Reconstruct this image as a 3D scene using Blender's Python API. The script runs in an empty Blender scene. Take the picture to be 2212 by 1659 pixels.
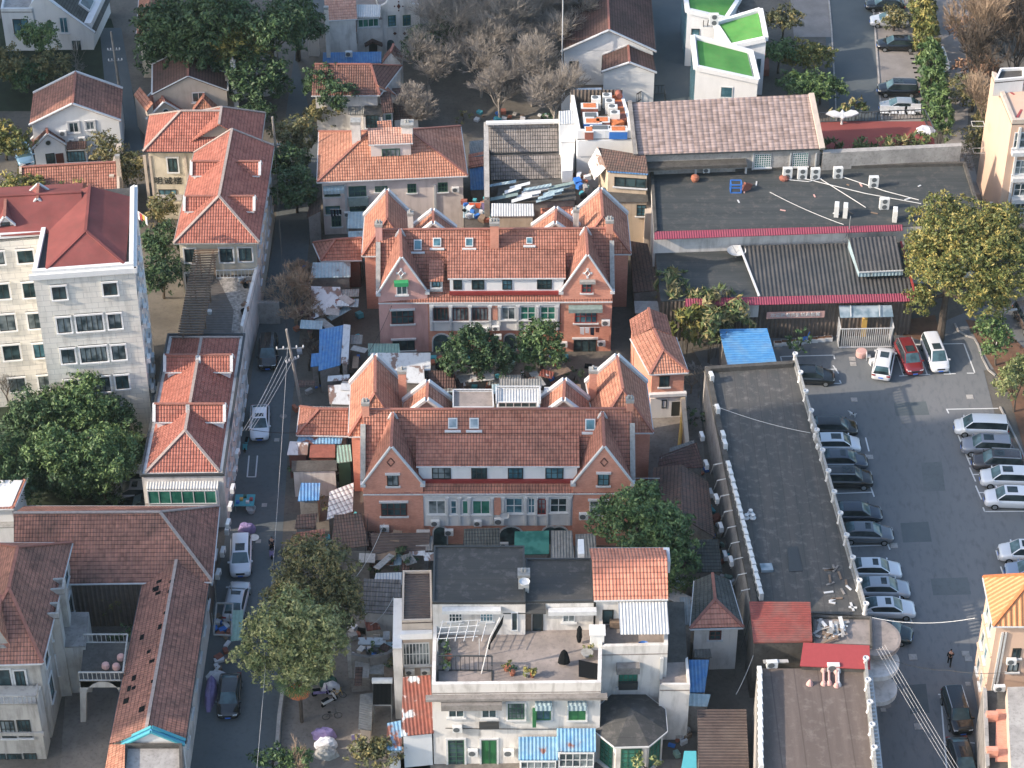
import bpy, math, random
import numpy as np
from mathutils import Vector, Matrix
R = math.radians
TOWERS = [(-112,119,24,19,92,'tall white unseen tower added outside the left edge to cast shade'), (-118,230,24,46,84,'long white unseen tower added outside the upper left to cast shade')]
rnd = random.Random(7)
SC = bpy.context.scene
COL = SC.collection
# ---------------------------------------------------------------- camera, sky, sun, exposure
FPX, CX, CY, PITCH, HCAM = 5075.0, 1106.0, 829.5, R(38.1), 142.0
cam_d = bpy.data.cameras.new('camera'); cam = bpy.data.objects.new('camera', cam_d); COL.objects.link(cam)
cam.location = (0, 0, HCAM); cam.rotation_euler = (R(90) - PITCH, 0, 0)
cam_d.sensor_width = 36; cam_d.lens = 36 * FPX / 2212; cam_d.clip_end = 3000; cam_d.clip_start = 1
SC.camera = cam
SUN_EL, SUN_AZ = R(28), R(254)          # azimuth: direction the sun stands in, clockwise from +Y
world = bpy.data.worlds.new('World'); SC.world = world; world.use_nodes = True
nt = world.node_tree; bg = nt.nodes['Background']
sky = nt.nodes.new('ShaderNodeTexSky'); sky.sky_type = 'NISHITA'; sky.sun_disc = False
sky.sun_elevation = SUN_EL; sky.sun_rotation = SUN_AZ; sky.dust_density = 2.5; sky.air_density = 1.1; sky.ozone_density = 1.6
nt.links.new(sky.outputs[0], bg.inputs[0]); bg.inputs[1].default_value = 0.15
sun_d = bpy.data.lights.new('sun', 'SUN'); sun = bpy.data.objects.new('sun', sun_d); COL.objects.link(sun)
sun_d.energy = 2.75; sun_d.angle = R(0.6); sun_d.color = (1.0, 0.84, 0.68)
sdir = Vector((math.sin(SUN_AZ) * math.cos(SUN_EL), math.cos(SUN_AZ) * math.cos(SUN_EL), math.sin(SUN_EL)))
sun.rotation_euler = sdir.to_track_quat('Z', 'Y').to_euler(); sun.location = (-60, 180, 90)
SC.view_settings.view_transform = 'Standard'; SC.view_settings.look = 'None'
SC.view_settings.exposure = 1.25; SC.view_settings.gamma = 1
# ---------------------------------------------------------------- pixel <-> world (2212 x 1659 picture units)
cF = Vector((0, math.cos(PITCH), -math.sin(PITCH))); cU = Vector((0, math.sin(PITCH), math.cos(PITCH))); cR = Vector((1, 0, 0))
CP = Vector((0, 0, HCAM))
def ray(x, y): return cF * FPX + cR * (x - CX) + cU * (CY - y)
def P(x, y, z=0.0):
    d = ray(x, y); t = (z - HCAM) / d.z
    return CP + d * t
def zfor(pt, py):
    """height at which the vertical line through pt shows at picture row py"""
    k = CY - py      # cU.(p-C)/cF.(p-C) = k/F
    Y = pt[1]
    c, s = math.cos(PITCH), math.sin(PITCH)
    # (Y*s + h*c)/(Y*c - h*s) = k/F , h = z-H
    h = Y * (k / FPX * c - s) / (c + k / FPX * s)
    return HCAM + h
def onwall(A, B, x, y):
    """pixel -> (distance along AB, height) on the vertical plane through A,B"""
    A = Vector((A[0], A[1], 0)); B = Vector((B[0], B[1], 0))
    u = (B - A); L = u.length; u /= L; n = Vector((u.y, -u.x, 0))
    d = ray(x, y); t = n.dot(A - CP) / n.dot(d); p = CP + d * t
    return (p - A).dot(u), p.z
def V2(p): return Vector((p[0], p[1], 0))
# ---------------------------------------------------------------- mesh builder
class MB:
    def __init__(s): s.v = []; s.f = []; s.m = []; s.mi = 0; s.uv = {}
    def add(s, pts): i = len(s.v); s.v += [tuple(p) for p in pts]; return i
    def poly(s, pts):
        i = s.add(pts); s.f.append(tuple(range(i, i + len(pts)))); s.m.append(s.mi); return s
    def hexa(s, p):   # p: 4 bottom (ccw from above), 4 top
        i = s.add(p)
        for q in ((3,2,1,0),(4,5,6,7),(0,1,5,4),(1,2,6,5),(2,3,7,6),(3,0,4,7)):
            s.f.append(tuple(i + k for k in q)); s.m.append(s.mi)
        return s
    def box(s, c, d, rz=0, ry=0, rx=0):
        M = Matrix.Translation(Vector(c)) @ Matrix.Rotation(rz, 4, 'Z') @ Matrix.Rotation(ry, 4, 'Y') @ Matrix.Rotation(rx, 4, 'X')
        x, y, z = d[0] / 2, d[1] / 2, d[2] / 2
        return s.hexa([M @ Vector(q) for q in ((-x,-y,-z),(x,-y,-z),(x,y,-z),(-x,y,-z),(-x,-y,z),(x,-y,z),(x,y,z),(-x,y,z))])
    def prism(s, poly, z0, z1, cap=True):
        n = len(poly)
        if sum(poly[k][0]*poly[(k+1)%n][1]-poly[(k+1)%n][0]*poly[k][1] for k in range(n)) < 0: poly = poly[::-1]
        i = s.add([(p[0], p[1], z0) for p in poly] + [(p[0], p[1], z1) for p in poly])
        for k in range(n):
            a, b = k, (k + 1) % n; s.f.append((i+a, i+b, i+n+b, i+n+a)); s.m.append(s.mi)
        if cap:
            s.f.append(tuple(i + n + k for k in range(n))); s.m.append(s.mi)
            s.f.append(tuple(i + k for k in reversed(range(n)))); s.m.append(s.mi)
        return s
    def tube(s, pts, r, n=6, r2=None, cap=True):
        pts = [Vector(p) for p in pts]; m = len(pts); base = len(s.v)
        for k, p in enumerate(pts):
            t = (pts[min(k+1, m-1)] - pts[max(k-1, 0)]).normalized()
            a = t.orthogonal().normalized() if abs(t.z) > .9 else Vector((0,0,1)).cross(t).normalized()
            b = t.cross(a); rr = r if r2 is None else r + (r2 - r) * k / max(m-1, 1)
            s.add([p + (a * math.cos(q * 2 * math.pi / n) + b * math.sin(q * 2 * math.pi / n)) * rr for q in range(n)])
        for k in range(m - 1):
            for q in range(n):
                q2 = (q + 1) % n
                s.f.append((base+k*n+q, base+k*n+q2, base+(k+1)*n+q2, base+(k+1)*n+q)); s.m.append(s.mi)
        if cap:
            s.f.append(tuple(base + q for q in reversed(range(n)))); s.m.append(s.mi)
            s.f.append(tuple(base + (m-1)*n + q for q in range(n))); s.m.append(s.mi)
        return s
    def lathe(s, c, prof, n=12):   # prof: (r, z)
        return s.rings([[(c[0] + r*math.cos(2*math.pi*q/n), c[1] + r*math.sin(2*math.pi*q/n), c[2] + z) for q in range(n)] for r, z in prof])
    def rings(s, rings):
        n = len(rings[0]); base = len(s.v)
        for r in rings: s.add(r)
        for k in range(len(rings) - 1):
            for q in range(n):
                q2 = (q + 1) % n
                s.f.append((base+k*n+q, base+k*n+q2, base+(k+1)*n+q2, base+(k+1)*n+q)); s.m.append(s.mi)
        s.f.append(tuple(base + q for q in reversed(range(n)))); s.m.append(s.mi)
        s.f.append(tuple(base + (len(rings)-1)*n + q for q in range(n))); s.m.append(s.mi)
        return s
    def wallbox(s, A, B, s0, z0, s1, z1, d0, d1):
        """box on wall line AB: along s0..s1, heights z0..z1, depth d0..d1 outwards (right-hand side of A->B)"""
        A = V2(A); B = V2(B); u = (B - A).normalized(); n = Vector((u.y, -u.x, 0))
        q = lambda a, d, z: A + u * a + n * d + Vector((0, 0, z))
        return s.hexa([q(s0,d1,z0), q(s1,d1,z0), q(s1,d0,z0), q(s0,d0,z0), q(s0,d1,z1), q(s1,d1,z1), q(s1,d0,z1), q(s0,d0,z1)])
    def slab(s, faces, t):
        """roof: list of faces (world points), closed underneath, thickness t"""
        key = {}; V = []; F = []
        for f in faces:
            idx = []
            for p in f:
                k = (round(p[0], 2), round(p[1], 2), round(p[2], 2))
                if k not in key: key[k] = len(V); V.append(Vector(p))
                if key[k] not in idx: idx.append(key[k])
            if len(idx) > 2: F.append(idx)
        # orient upwards
        for f in F:
            nrm = Vector((0,0,0))
            for k in range(len(f)):
                a, b = V[f[k]], V[f[(k+1) % len(f)]]; nrm += a.cross(b)
            if nrm.z < 0: f.reverse()
        cnt = {}
        for f in F:
            for k in range(len(f)): e = (f[k], f[(k+1) % len(f)]); cnt[tuple(sorted(e))] = cnt.get(tuple(sorted(e)), 0) + 1
        n = len(V); i = s.add(V + [v - Vector((0,0,t)) for v in V])
        for f in F:
            s.f.append(tuple(i + k for k in f)); s.m.append(s.mi)
            s.f.append(tuple(i + n + k for k in reversed(f))); s.m.append(s.mi)
            for k in range(len(f)):
                a, b = f[k], f[(k+1) % len(f)]
                if cnt[tuple(sorted((a, b)))] == 1: s.f.append((i+a, i+n+a, i+n+b, i+b)); s.m.append(s.mi)
        return s
    def build(s, name, mats, parent=None, smooth=False, **k):
        if not isinstance(mats, (list, tuple)): mats = [mats]
        off = Vector((0,0,0)); root = parent
        if parent is not None: off = ROOTLOC[parent.name]
        else:
            a = np.array(s.v); off = Vector(((a[:,0].min()+a[:,0].max())/2, (a[:,1].min()+a[:,1].max())/2, a[:,2].min()))
        me = bpy.data.meshes.new(name); vv = [(p[0]-off.x, p[1]-off.y, p[2]-off.z) for p in s.v]
        me.from_pydata(vv, [], s.f)
        for m in mats: me.materials.append(m)
        if len(mats) > 1: me.polygons.foreach_set('material_index', s.m)
        me.update()
        autouv(me)
        if smooth: me.polygons.foreach_set('use_smooth', [True] * len(me.polygons)); me.update()
        o = bpy.data.objects.new(name, me); COL.objects.link(o)
        if parent is not None: o.parent = parent
        else: o.location = off
        ROOTLOC[o.name] = off
        tag(o, **k)
        return o
ROOTLOC = {}
def autouv(me):
    uv = me.uv_layers.new(name='UVMap'); nl = len(me.loops); npoly = len(me.polygons)
    co = np.empty(len(me.vertices)*3); me.vertices.foreach_get('co', co); co = co.reshape(-1,3)
    vi = np.empty(nl, dtype=np.int64); me.loops.foreach_get('vertex_index', vi)
    nr = np.empty(npoly*3); me.polygons.foreach_get('normal', nr); nr = nr.reshape(-1,3)
    lt = np.empty(npoly, dtype=np.int64); me.polygons.foreach_get('loop_total', lt)
    n = np.repeat(nr, lt, axis=0)
    u = np.stack([-n[:,1], n[:,0], np.zeros(nl)], 1); L = np.linalg.norm(u, axis=1)
    flat = L < .12; u[flat] = (1,0,0); L[flat] = 1; u /= L[:,None]
    v = np.cross(n, u); v[flat] = (0,1,0)
    p = co[vi]
    out = np.stack([(p*u).sum(1), (p*v).sum(1)], 1)
    uv.data.foreach_set('uv', out.ravel())
def tag(o, label=None, cat=None, group=None, kind=None):
    if label: o['label'] = label
    if cat: o['category'] = cat
    if group: o['group'] = group
    if kind: o['kind'] = kind
    return o
def thing(name, label, cat, loc, group=None):
    o = bpy.data.objects.new(name, None); COL.objects.link(o); o.empty_display_size = .3
    o.location = loc; ROOTLOC[o.name] = Vector(loc); tag(o, label, cat, group); return o
def offs(poly, d):
    """inset (d>0) a ccw/cw polygon of world xy points"""
    n = len(poly); area = sum(poly[k][0]*poly[(k+1)%n][1]-poly[(k+1)%n][0]*poly[k][1] for k in range(n)); sg = 1 if area > 0 else -1
    out = []
    for k in range(n):
        p0, p1, p2 = V2(poly[k-1]), V2(poly[k]), V2(poly[(k+1)%n])
        e1 = (p1-p0).normalized(); e2 = (p2-p1).normalized()
        n1 = Vector((-e1.y, e1.x, 0))*sg; n2 = Vector((-e2.y, e2.x, 0))*sg
        b = n1 + n2; q = max(b.dot(n1), .3); out.append(p1 + b * (d / q))
    return out
# ---------------------------------------------------------------- materials
class NT:
    def __init__(s, name):
        s.m = bpy.data.materials.new(name); s.m.use_nodes = True; s.t = s.m.node_tree; s.b = s.t.nodes['Principled BSDF']
    def n(s, t, **k):
        o = s.t.nodes.new(t)
        for a, b in k.items(): setattr(o, a, b)
        return o
    def l(s, a, b): s.t.links.new(a, b)
    def math(s, op, a, b=0.0, c=0.0):
        o = s.n('ShaderNodeMath', operation=op)
        for i, q in enumerate((a, b, c)):
            if hasattr(q, 'links'): s.l(q, o.inputs[i])
            else: o.inputs[i].default_value = q
        return o.outputs[0]
    def mix(s, f, a, b, mode='MIX'):
        o = s.n('ShaderNodeMix', data_type='RGBA', blend_type=mode)
        for i, q in ((0, f), (6, a), (7, b)):
            if hasattr(q, 'links'): s.l(q, o.inputs[i])
            elif i == 0: o.inputs[i].default_value = q
            else: o.inputs[i].default_value = (*q[:3], 1)
        return o.outputs[2]
    def noise(s, vec, sc, det=3, rough=.55):
        o = s.n('ShaderNodeTexNoise'); o.inputs['Scale'].default_value = sc; o.inputs['Detail'].default_value = det; o.inputs['Roughness'].default_value = rough
        if vec is not None: s.l(vec, o.inputs['Vector'])
        return o.outputs['Fac']
    def ramp(s, f, a, b):
        o = s.n('ShaderNodeMapRange'); s.l(f, o.inputs[0]); o.inputs[1].default_value = a; o.inputs[2].default_value = b; o.clamp = True
        return o.outputs[0]
    def pos(s): return s.n('ShaderNodeNewGeometry').outputs['Position']
    def uv(s): return s.n('ShaderNodeUVMap').outputs[0]
    def map(s, vec, sc):
        o = s.n('ShaderNodeMapping'); s.l(vec, o.inputs[0]); o.inputs['Scale'].default_value = sc; return o.outputs[0]
    def bump(s, h, st, dist=.05):
        o = s.n('ShaderNodeBump'); o.inputs['Strength'].default_value = st; o.inputs['Distance'].default_value = dist
        s.l(h, o.inputs['Height']); s.l(o.outputs[0], s.b.inputs['Normal'])
    def out(s, col, rough=.8, spec=.3, metal=0):
        if hasattr(col, 'links'): s.l(col, s.b.inputs['Base Color'])
        else: s.b.inputs['Base Color'].default_value = (*col, 1)
        s.b.inputs['Roughness'].default_value = rough; s.b.inputs['Specular IOR Level'].default_value = spec; s.b.inputs['Metallic'].default_value = metal
        return s.m
SAT = .8
def C(h):   # '#rrggbb' sRGB -> linear
    r = [int(h[i:i+2], 16) / 255 for i in (1, 3, 5)]
    r = [c / 12.92 if c <= .04045 else ((c + .055) / 1.055) ** 2.4 for c in r]
    l = .3*r[0] + .59*r[1] + .11*r[2]; return tuple(max(0.0, l + (c - l) * SAT) for c in r)
def tile(name, a, b, moss=(.10,.07,.055), mossy=.3, row=.36, colw=.26, line=.62, bump=.9, bigvar=.32):
    t = NT(name); uv = t.uv(); sp = t.n('ShaderNodeSeparateXYZ'); t.l(uv, sp.inputs[0])
    u = t.math('DIVIDE', sp.outputs[0], colw); v = t.math('DIVIDE', sp.outputs[1], row)
    fu = t.math('FRACT', u); fv = t.math('FRACT', v); iu = t.math('FLOOR', u); iv = t.math('FLOOR', v)
    cb = t.n('ShaderNodeCombineXYZ'); t.l(iu, cb.inputs[0]); t.l(iv, cb.inputs[1])
    wn = t.n('ShaderNodeTexWhiteNoise'); t.l(cb.outputs[0], wn.inputs[0])
    col = t.mix(wn.outputs[0], a, b)
    pos = t.pos()
    n1 = t.noise(pos, .35, 4, .65); n2 = t.noise(t.map(pos, (1,1,.4)), 1.7, 3)
    f = t.math('MULTIPLY', t.ramp(n1, .42, .72), mossy * 1.6)
    f = t.math('ADD', f, t.math('MULTIPLY', t.ramp(n2, .5, .75), mossy))
    col = t.mix(f, col, moss)
    col = t.mix(t.math('MULTIPLY', t.ramp(n2, .35, .65), bigvar), col, tuple(min(1, c*1.5) for c in a))
    ln = t.math('MULTIPLY', t.math('LESS_THAN', fv, .2), line)
    ln = t.math('MULTIPLY', ln, t.ramp(t.noise(pos, 1.1, 3), .15, .5)); l2 = t.math('MULTIPLY', t.math('LESS_THAN', fu, .2), line * .25)
    col = t.mix(t.math('MAXIMUM', ln, l2), col, tuple(c * .35 for c in moss))
    h = t.math('ADD', t.math('MULTIPLY', fv, -.6), t.math('MULTIPLY', t.math('SINE', t.math('MULTIPLY', fu, math.pi)), 1.0))
    t.bump(h, bump, .06)
    return t.out(col, .85, .15)
def corr(name, a, b=None, stain=(.16,.13,.11), amt=.3, per=.22, axis=0, depth=.5, rust=None, rough=.55):
    t = NT(name); sp = t.n('ShaderNodeSeparateXYZ'); t.l(t.uv(), sp.inputs[0])
    w = t.math('SINE', t.math('MULTIPLY', sp.outputs[axis], 2 * math.pi / per))
    pos = t.pos(); n1 = t.noise(pos, .5, 4, .6); n2 = t.noise(pos, 2.2, 4)
    col = t.mix(t.ramp(n2, .3, .7), a, b or a)
    col = t.mix(t.math('MULTIPLY', t.ramp(n1, .45, .7), amt), col, stain)
    col = t.mix(t.math('MULTIPLY', t.ramp(w, .3, 1), depth * .55), col, tuple(c * .45 for c in a))
    if rust: col = t.mix(t.ramp(n1, rust[1], rust[1] + .05), col, rust[0])
    t.bump(w, depth, .05)
    return t.out(col, rough, .35)
def plaster(name, a, stain=None, amt=.35, streak=.4, rough=.85):
    t = NT(name); pos = t.pos(); stain = stain or tuple(c * .5 for c in a)
    n1 = t.noise(t.map(pos, (1.6,1.6,.25)), 1.1, 4, .6); n2 = t.noise(pos, .45, 4); n3 = t.noise(pos, 9, 2)
    col = t.mix(t.math('MULTIPLY', t.ramp(n1, .5, .75), streak), a, stain)
    col = t.mix(t.math('MULTIPLY', t.ramp(n2, .5, .72), amt), col, stain)
    col = t.mix(t.math('MULTIPLY', n3, .15), col, tuple(c * .7 for c in a))
    t.bump(n3, .15, .03)
    return t.out(col, rough, .2)
def mottled(name, a, b, sc=.6, sc2=4, rough=.9, stretch=(1,1,1), c=None, camt=.5, bump=.25, contrast=(.35,.65)):
    t = NT(name); pos = t.map(t.pos(), stretch)
    n1 = t.noise(pos, sc, 5, .6); n2 = t.noise(pos, sc2, 4, .6)
    col = t.mix(t.ramp(n1, *contrast), a, b)
    if c: col = t.mix(t.math('MULTIPLY', t.ramp(n2, .5, .72), camt), col, c)
    else: col = t.mix(t.math('MULTIPLY', t.ramp(n2, .3, .8), .25), col, tuple(q * .55 for q in a))
    t.bump(n2, bump, .04)
    return t.out(col, rough, .2)
def felt(name, a, b, c, per=1.0, axis=0, lw=.05, sc=.35):
    """bitumen sheet roof: seams every per metres, stains"""
    t = NT(name); pos = t.pos(); sp = t.n('ShaderNodeSeparateXYZ'); t.l(pos, sp.inputs[0])
    f = t.math('FRACT', t.math('DIVIDE', sp.outputs[axis], per))
    st = (3,.35,1) if axis == 0 else (.35,3,1)
    n1 = t.noise(t.map(pos, st), sc, 5, .6); n2 = t.noise(pos, 1.3, 5, .65); n3 = t.noise(pos, 12, 2)
    col = t.mix(t.ramp(n1, .4, .65), a, b)
    col = t.mix(t.math('MULTIPLY', t.ramp(n2, .52, .75), .7), col, c)
    col = t.mix(t.math('MULTIPLY', n3, .25), col, tuple(q * .4 for q in a))
    col = t.mix(t.math('MULTIPLY', t.math('LESS_THAN', f, lw), .45), col, tuple(q * .45 for q in a))
    t.bump(t.math('ADD', n3, t.math('MULTIPLY', n2, .5)), .3, .04)
    return t.out(col, .85, .25)
def brick(name, a, b, mortar, sx=.24, amt=.5):
    t = NT(name); br = t.n('ShaderNodeTexBrick'); t.l(t.uv(), br.inputs['Vector'])
    br.inputs['Color1'].default_value = (*a, 1); br.inputs['Color2'].default_value = (*b, 1); br.inputs['Mortar'].default_value = (*mortar, 1)
    br.inputs['Scale'].default_value = 1; br.inputs['Brick Width'].default_value = sx; br.inputs['Row Height'].default_value = .08; br.inputs['Mortar Size'].default_value = .012
    pos = t.pos(); n = t.noise(t.map(pos, (1,1,.6)), .8, 4, .6)
    col = t.mix(t.math('MULTIPLY', t.ramp(n, .45, .75), amt), br.outputs[0], tuple(c * .55 for c in a))
    return t.out(col, .9, .15)
def plain(name, a, rough=.6, spec=.4, metal=0, var=.18):
    t = NT(name)
    n = t.noise(t.pos(), 3.1, 3); col = t.mix(t.math('MULTIPLY', t.ramp(n, .35, .7), var), a, tuple(c * .5 for c in a))
    return t.out(col, rough, spec, metal)
def glass(name, a=(.02,.035,.04), b=(.05,.09,.10), rough=.12):
    t = NT(name); n = t.noise(t.pos(), .9, 2); t.bump(t.noise(t.pos(), 1.3, 1), .05, .05)
    return t.out(t.mix(t.ramp(n, .4, .6), a, b), rough, .5)
def leafm(name, a, b):
    t = NT(name); n = t.noise(t.pos(), .8, 3, .6)
    wn = t.n('ShaderNodeTexWhiteNoise'); gi = t.n('ShaderNodeNewGeometry'); wn.noise_dimensions = '1D'; t.l(gi.outputs['Random Per Island'], wn.inputs['W'])
    col = t.mix(t.ramp(n, .35, .65), a, b); col = t.mix(t.math('MULTIPLY', wn.outputs[0], .5), col, tuple(c * .45 for c in a))
    m = t.out(col, .55, .3)
    t.b.inputs['Subsurface Weight'].default_value = 0
    return m
SAT = .67
M = {}
# roof tiles
M['tile_orange'] = tile('orange_clay_tiles', C('#c57c55'), C('#a9603f'), C('#654637'), .3)
M['tile_red'] = tile('red_clay_tiles', C('#b56d50'), C('#95523b'), C('#553d34'), .42)
M['tile_glazed'] = tile('glazed_red_tiles', C('#b8634a'), C('#9c4c37'), C('#5e4239'), .25, line=.5)
M['tile_pale'] = tile('pale_salmon_tiles', C('#cc9276'), C('#b27359'), C('#75584a'), .3, line=.5)
M['tile_brown'] = tile('weathered_brown_tiles', C('#8a5a4a'), C('#6f463b'), C('#4a3a34'), .45)
M['tile_dark'] = tile('old_dark_tiles', C('#6c4a42'), C('#58403a'), C('#3d3733'), .5)
M['tile_grey'] = tile('grey_concrete_tiles', C('#8d8580'), C('#6f6864'), C('#4b4744'), .35, row=.42)
M['tile_pinkgrey'] = tile('pink_grey_slabs', C('#a88f87'), C('#80695f'), C('#665854'), .25, row=.34, colw=.6, bigvar=.35, line=.6)
M['tile_slate'] = tile('mossy_slate_tiles', C('#5c605c'), C('#4b504e'), C('#3a3d38'), .5)
M['tile_mossred'] = tile('mossy_patched_tiles', C('#7a5648'), C('#5d5049'), C('#40403a'), .6, bump=.8)
M['tile_old'] = tile('old_red_tiles', C('#b06d54'), C('#855442'), C('#50413a'), .5, bump=.8)
M['tile_white'] = tile('white_painted_tiles', C('#c9cccb'), C('#b4b6b6'), C('#8a7a70'), .2, row=.5, colw=.4)
M['tile_bright'] = tile('bright_orange_tiles', C('#d67d56'), C('#bf6642'), C('#96543e'), .15, row=.5, colw=.28, line=.6)
M['shingle_red'] = mottled('maroon_shingle', C('#93403a'), C('#7d3733'), .3, 1.5, c=C('#70413b'), camt=.4, bump=.2)
M['ridge'] = plain('ridge_tiles', C('#a3604c'), .85, .15, var=.5)
M['ridge_pale'] = plain('pale_ridge_mortar', C('#a8968c'), .85, .15, var=.5)
SAT = .85
# metals sheets
M['corr_blue'] = corr('blue_corrugated', C('#2f76b8'), C('#5590c0'), stain=C('#7e8b96'), amt=.45, per=.3)
M['corr_bluex'] = corr('blue_corrugated_across', C('#2f82c2'), C('#4f98cc'), stain=C('#7b94a5'), amt=.4, per=.32, axis=1)
M['corr_bluerag'] = corr('faded_blue_sheet', C('#4b8fbf'), C('#7aa9c4'), amt=.4, per=.3, rust=(C('#7b4a3c'), .60))
M['corr_white'] = corr('white_corrugated', C('#c3c6c6'), C('#b3b6b6'), amt=.15, per=.26)
M['corr_grey'] = corr('grey_corrugated', C('#8b8d8a'), C('#6f716e'), amt=.4, per=.26)
M['corr_rust'] = corr('rusty_corrugated', C('#8d4a38'), C('#743b30'), amt=.4, per=.3, rust=(C('#b9c3c6'), .57))
M['corr_dark'] = corr('dark_corrugated', C('#4b4b4b'), C('#3e3f40'), amt=.3, stain=C('#6a6460'), per=.42, depth=.8)
M['corr_brown'] = corr('brown_fibre_sheet', C('#5a4b45'), C('#4a3f3b'), amt=.4, per=.3, depth=.7, axis=1)
M['corr_magenta'] = corr('crimson_corrugated', C('#93364c'), C('#84304a'), amt=.15, per=.25)
M['corr_red'] = corr('red_corrugated', C('#96443a'), C('#7c3a32'), amt=.45, per=.22, axis=1)
M['corr_pale'] = corr('pale_blue_metal', C('#9db7c0'), C('#86a2ad'), amt=.35, per=.35, rust=(C('#6f6a66'), .62))
M['corr_peach'] = corr('orange_standing_seam', C('#cf8a4e'), C('#c07c44'), amt=.1, per=.45, depth=.8)
M['corr_green'] = corr('pale_green_sheet', C('#7fa598'), C('#6f9488'), amt=.3, per=.3)
M['patch'] = mottled('flaking_white_paint', C('#c3c7c8'), C('#80685d'), .8, 3, contrast=(.54,.58), stretch=(1,.5,1), c=C('#8f9192'))
# flats
M['felt_dark'] = felt('dark_roof_felt', C('#3d4345'), C('#4a4e4f'), C('#66625e'), 1.0, 1)
M['felt_ns'] = felt('long_roof_felt', C('#4c4e4e'), C('#585654'), C('#827d79'), 1.05, 0)
M['felt_brown'] = felt('brown_roof_felt', C('#645953'), C('#71655e'), C('#857b74'), 1.9, 0)
M['felt_plain'] = felt('flat_roof_bitumen', C('#424445'), C('#4b4b4a'), C('#706d6b'), 1.3, 1, .03)
M['terrace'] = mottled('terrace_concrete', C('#9a8f88'), C('#7f7772'), .5, 3, c=C('#6b6663'))
M['concrete'] = mottled('old_concrete', C('#8f8b87'), C('#77736f'), .7, 4, c=C('#56534f'))
M['concrete_lt'] = mottled('light_concrete', C('#a9a6a1'), C('#8f8c88'), .7, 4, c=C('#66625e'))
M['conc_dark'] = mottled('dark_stained_concrete', C('#5a5854'), C('#484643'), .9, 4, c=C('#2f2e2c'))
M['asphalt'] = mottled('asphalt', C('#555d60'), C('#62686a'), .12, 2.5, c=C('#454b4e'), camt=.35, rough=.92)
M['asphalt_lot'] = mottled('car_park_asphalt', C('#62676a'), C('#707274'), .09, 2.2, c=C('#53585b'), camt=.55, stretch=(1,.35,1), rough=.92)
M['asphalt_blue'] = mottled('grey_lane_paving', C('#50595d'), C('#5c6467'), .2, 9, rough=.92)
M['ground'] = mottled('bare_ground', C('#6a655d'), C('#57534d'), .3, 3, c=C('#454340'))
M['yard'] = mottled('yard_concrete', C('#807a73'), C('#6a655f'), .4, 3, c=C('#4c4945'))
M['soil'] = mottled('brown_soil', C('#7d5a44'), C('#5f4838'), .6, 3)
M['paver'] = mottled('parking_pavers', C('#8c8783'), C('#7c7773'), .5, 5)
M['grass'] = mottled('artificial_turf', C('#3f8634'), C('#52983f'), .35, 1.5, bump=.3, c=C('#64803f'), camt=.4)
M['lawn'] = mottled('dark_undergrowth', C('#2d3a2a'), C('#263024'), .8, 4, c=C('#1d251c'))  # dark green mottled ground cover
M['redfloor'] = mottled('red_rubber_floor', C('#8e453f'), C('#85403b'), .4, 9)
M['deck'] = corr('weathered_deck', C('#66625e'), C('#55514e'), amt=.5, per=.28, axis=1)
M['gravel'] = mottled('pale_gravel', C('#a8a49e'), C('#6c6965'), 3.5, 12)
M['paint_line'] = plain('road_paint', C('#c9cccc'), .7, .2)
# walls
M['white'] = plaster('white_render', C('#d6d7d6'), C('#8f9091'), .2, .25)
M['white_clean'] = plaster('clean_white_render', C('#dddfdf'), C('#a3a7a9'), .15, .15)
M['white_old'] = plaster('stained_white_render', C('#d2cfca'), C('#77736c'), .45, .55)
M['cream'] = plaster('cream_render', C('#c6bda9'), C('#7c7566'), .4, .5)
M['beige'] = plaster('beige_render', C('#bcae9f'), C('#8b7f74'), .35, .4)
M['stone'] = plaster('grey_stone', C('#adaba5'), C('#5e5c58'), .5, .6)
M['pinkish'] = plaster('pale_pink_render', C('#dccec5'), C('#8f827a'), .35, .4)
M['pink'] = plaster('pink_render', C('#cf9d94'), C('#845b55'), .35, .4)
M['peach'] = plaster('peach_render', C('#cbab93'), C('#a88a76'), .15, .15)
M['peach_dk'] = plaster('tan_render', C('#b09279'), C('#876d5a'), .25, .3)
SAT = .84
M['brick'] = brick('red_brick', C('#dc8f72'), C('#cb7c60'), C('#c89c88'))
SAT = .8
M['brick_dark'] = brick('dark_brick', C('#7d4a3d'), C('#6b3f35'), C('#7b5b50'))
SAT = .85
M['yellowwall'] = plaster('ochre_render', C('#c0ae96'), C('#7d6c58'), .5, .5)
M['blocks'] = None
t = NT('stone_block_cladding'); br = t.n('ShaderNodeTexBrick'); t.l(t.uv(), br.inputs['Vector'])
br.inputs['Color1'].default_value = (*C('#dedbd2'), 1); br.inputs['Color2'].default_value = (*C('#d4d1c8'), 1); br.inputs['Mortar'].default_value = (*C('#b0b0ad'), 1)
br.inputs['Scale'].default_value = 1; br.inputs['Brick Width'].default_value = 1.2; br.inputs['Row Height'].default_value = .6; br.inputs['Mortar Size'].default_value = .018
n_ = t.noise(t.map(t.pos(), (1.5,1.5,.3)), .9, 4); M['blocks'] = t.out(t.mix(t.math('MULTIPLY', t.ramp(n_, .5, .75), .4), br.outputs[0], C('#8a877f')), .8, .2)
M['slats'] = corr('timber_slat_wall', C('#6d625a'), C('#5b524c'), amt=.2, per=.4, depth=.9)
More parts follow.
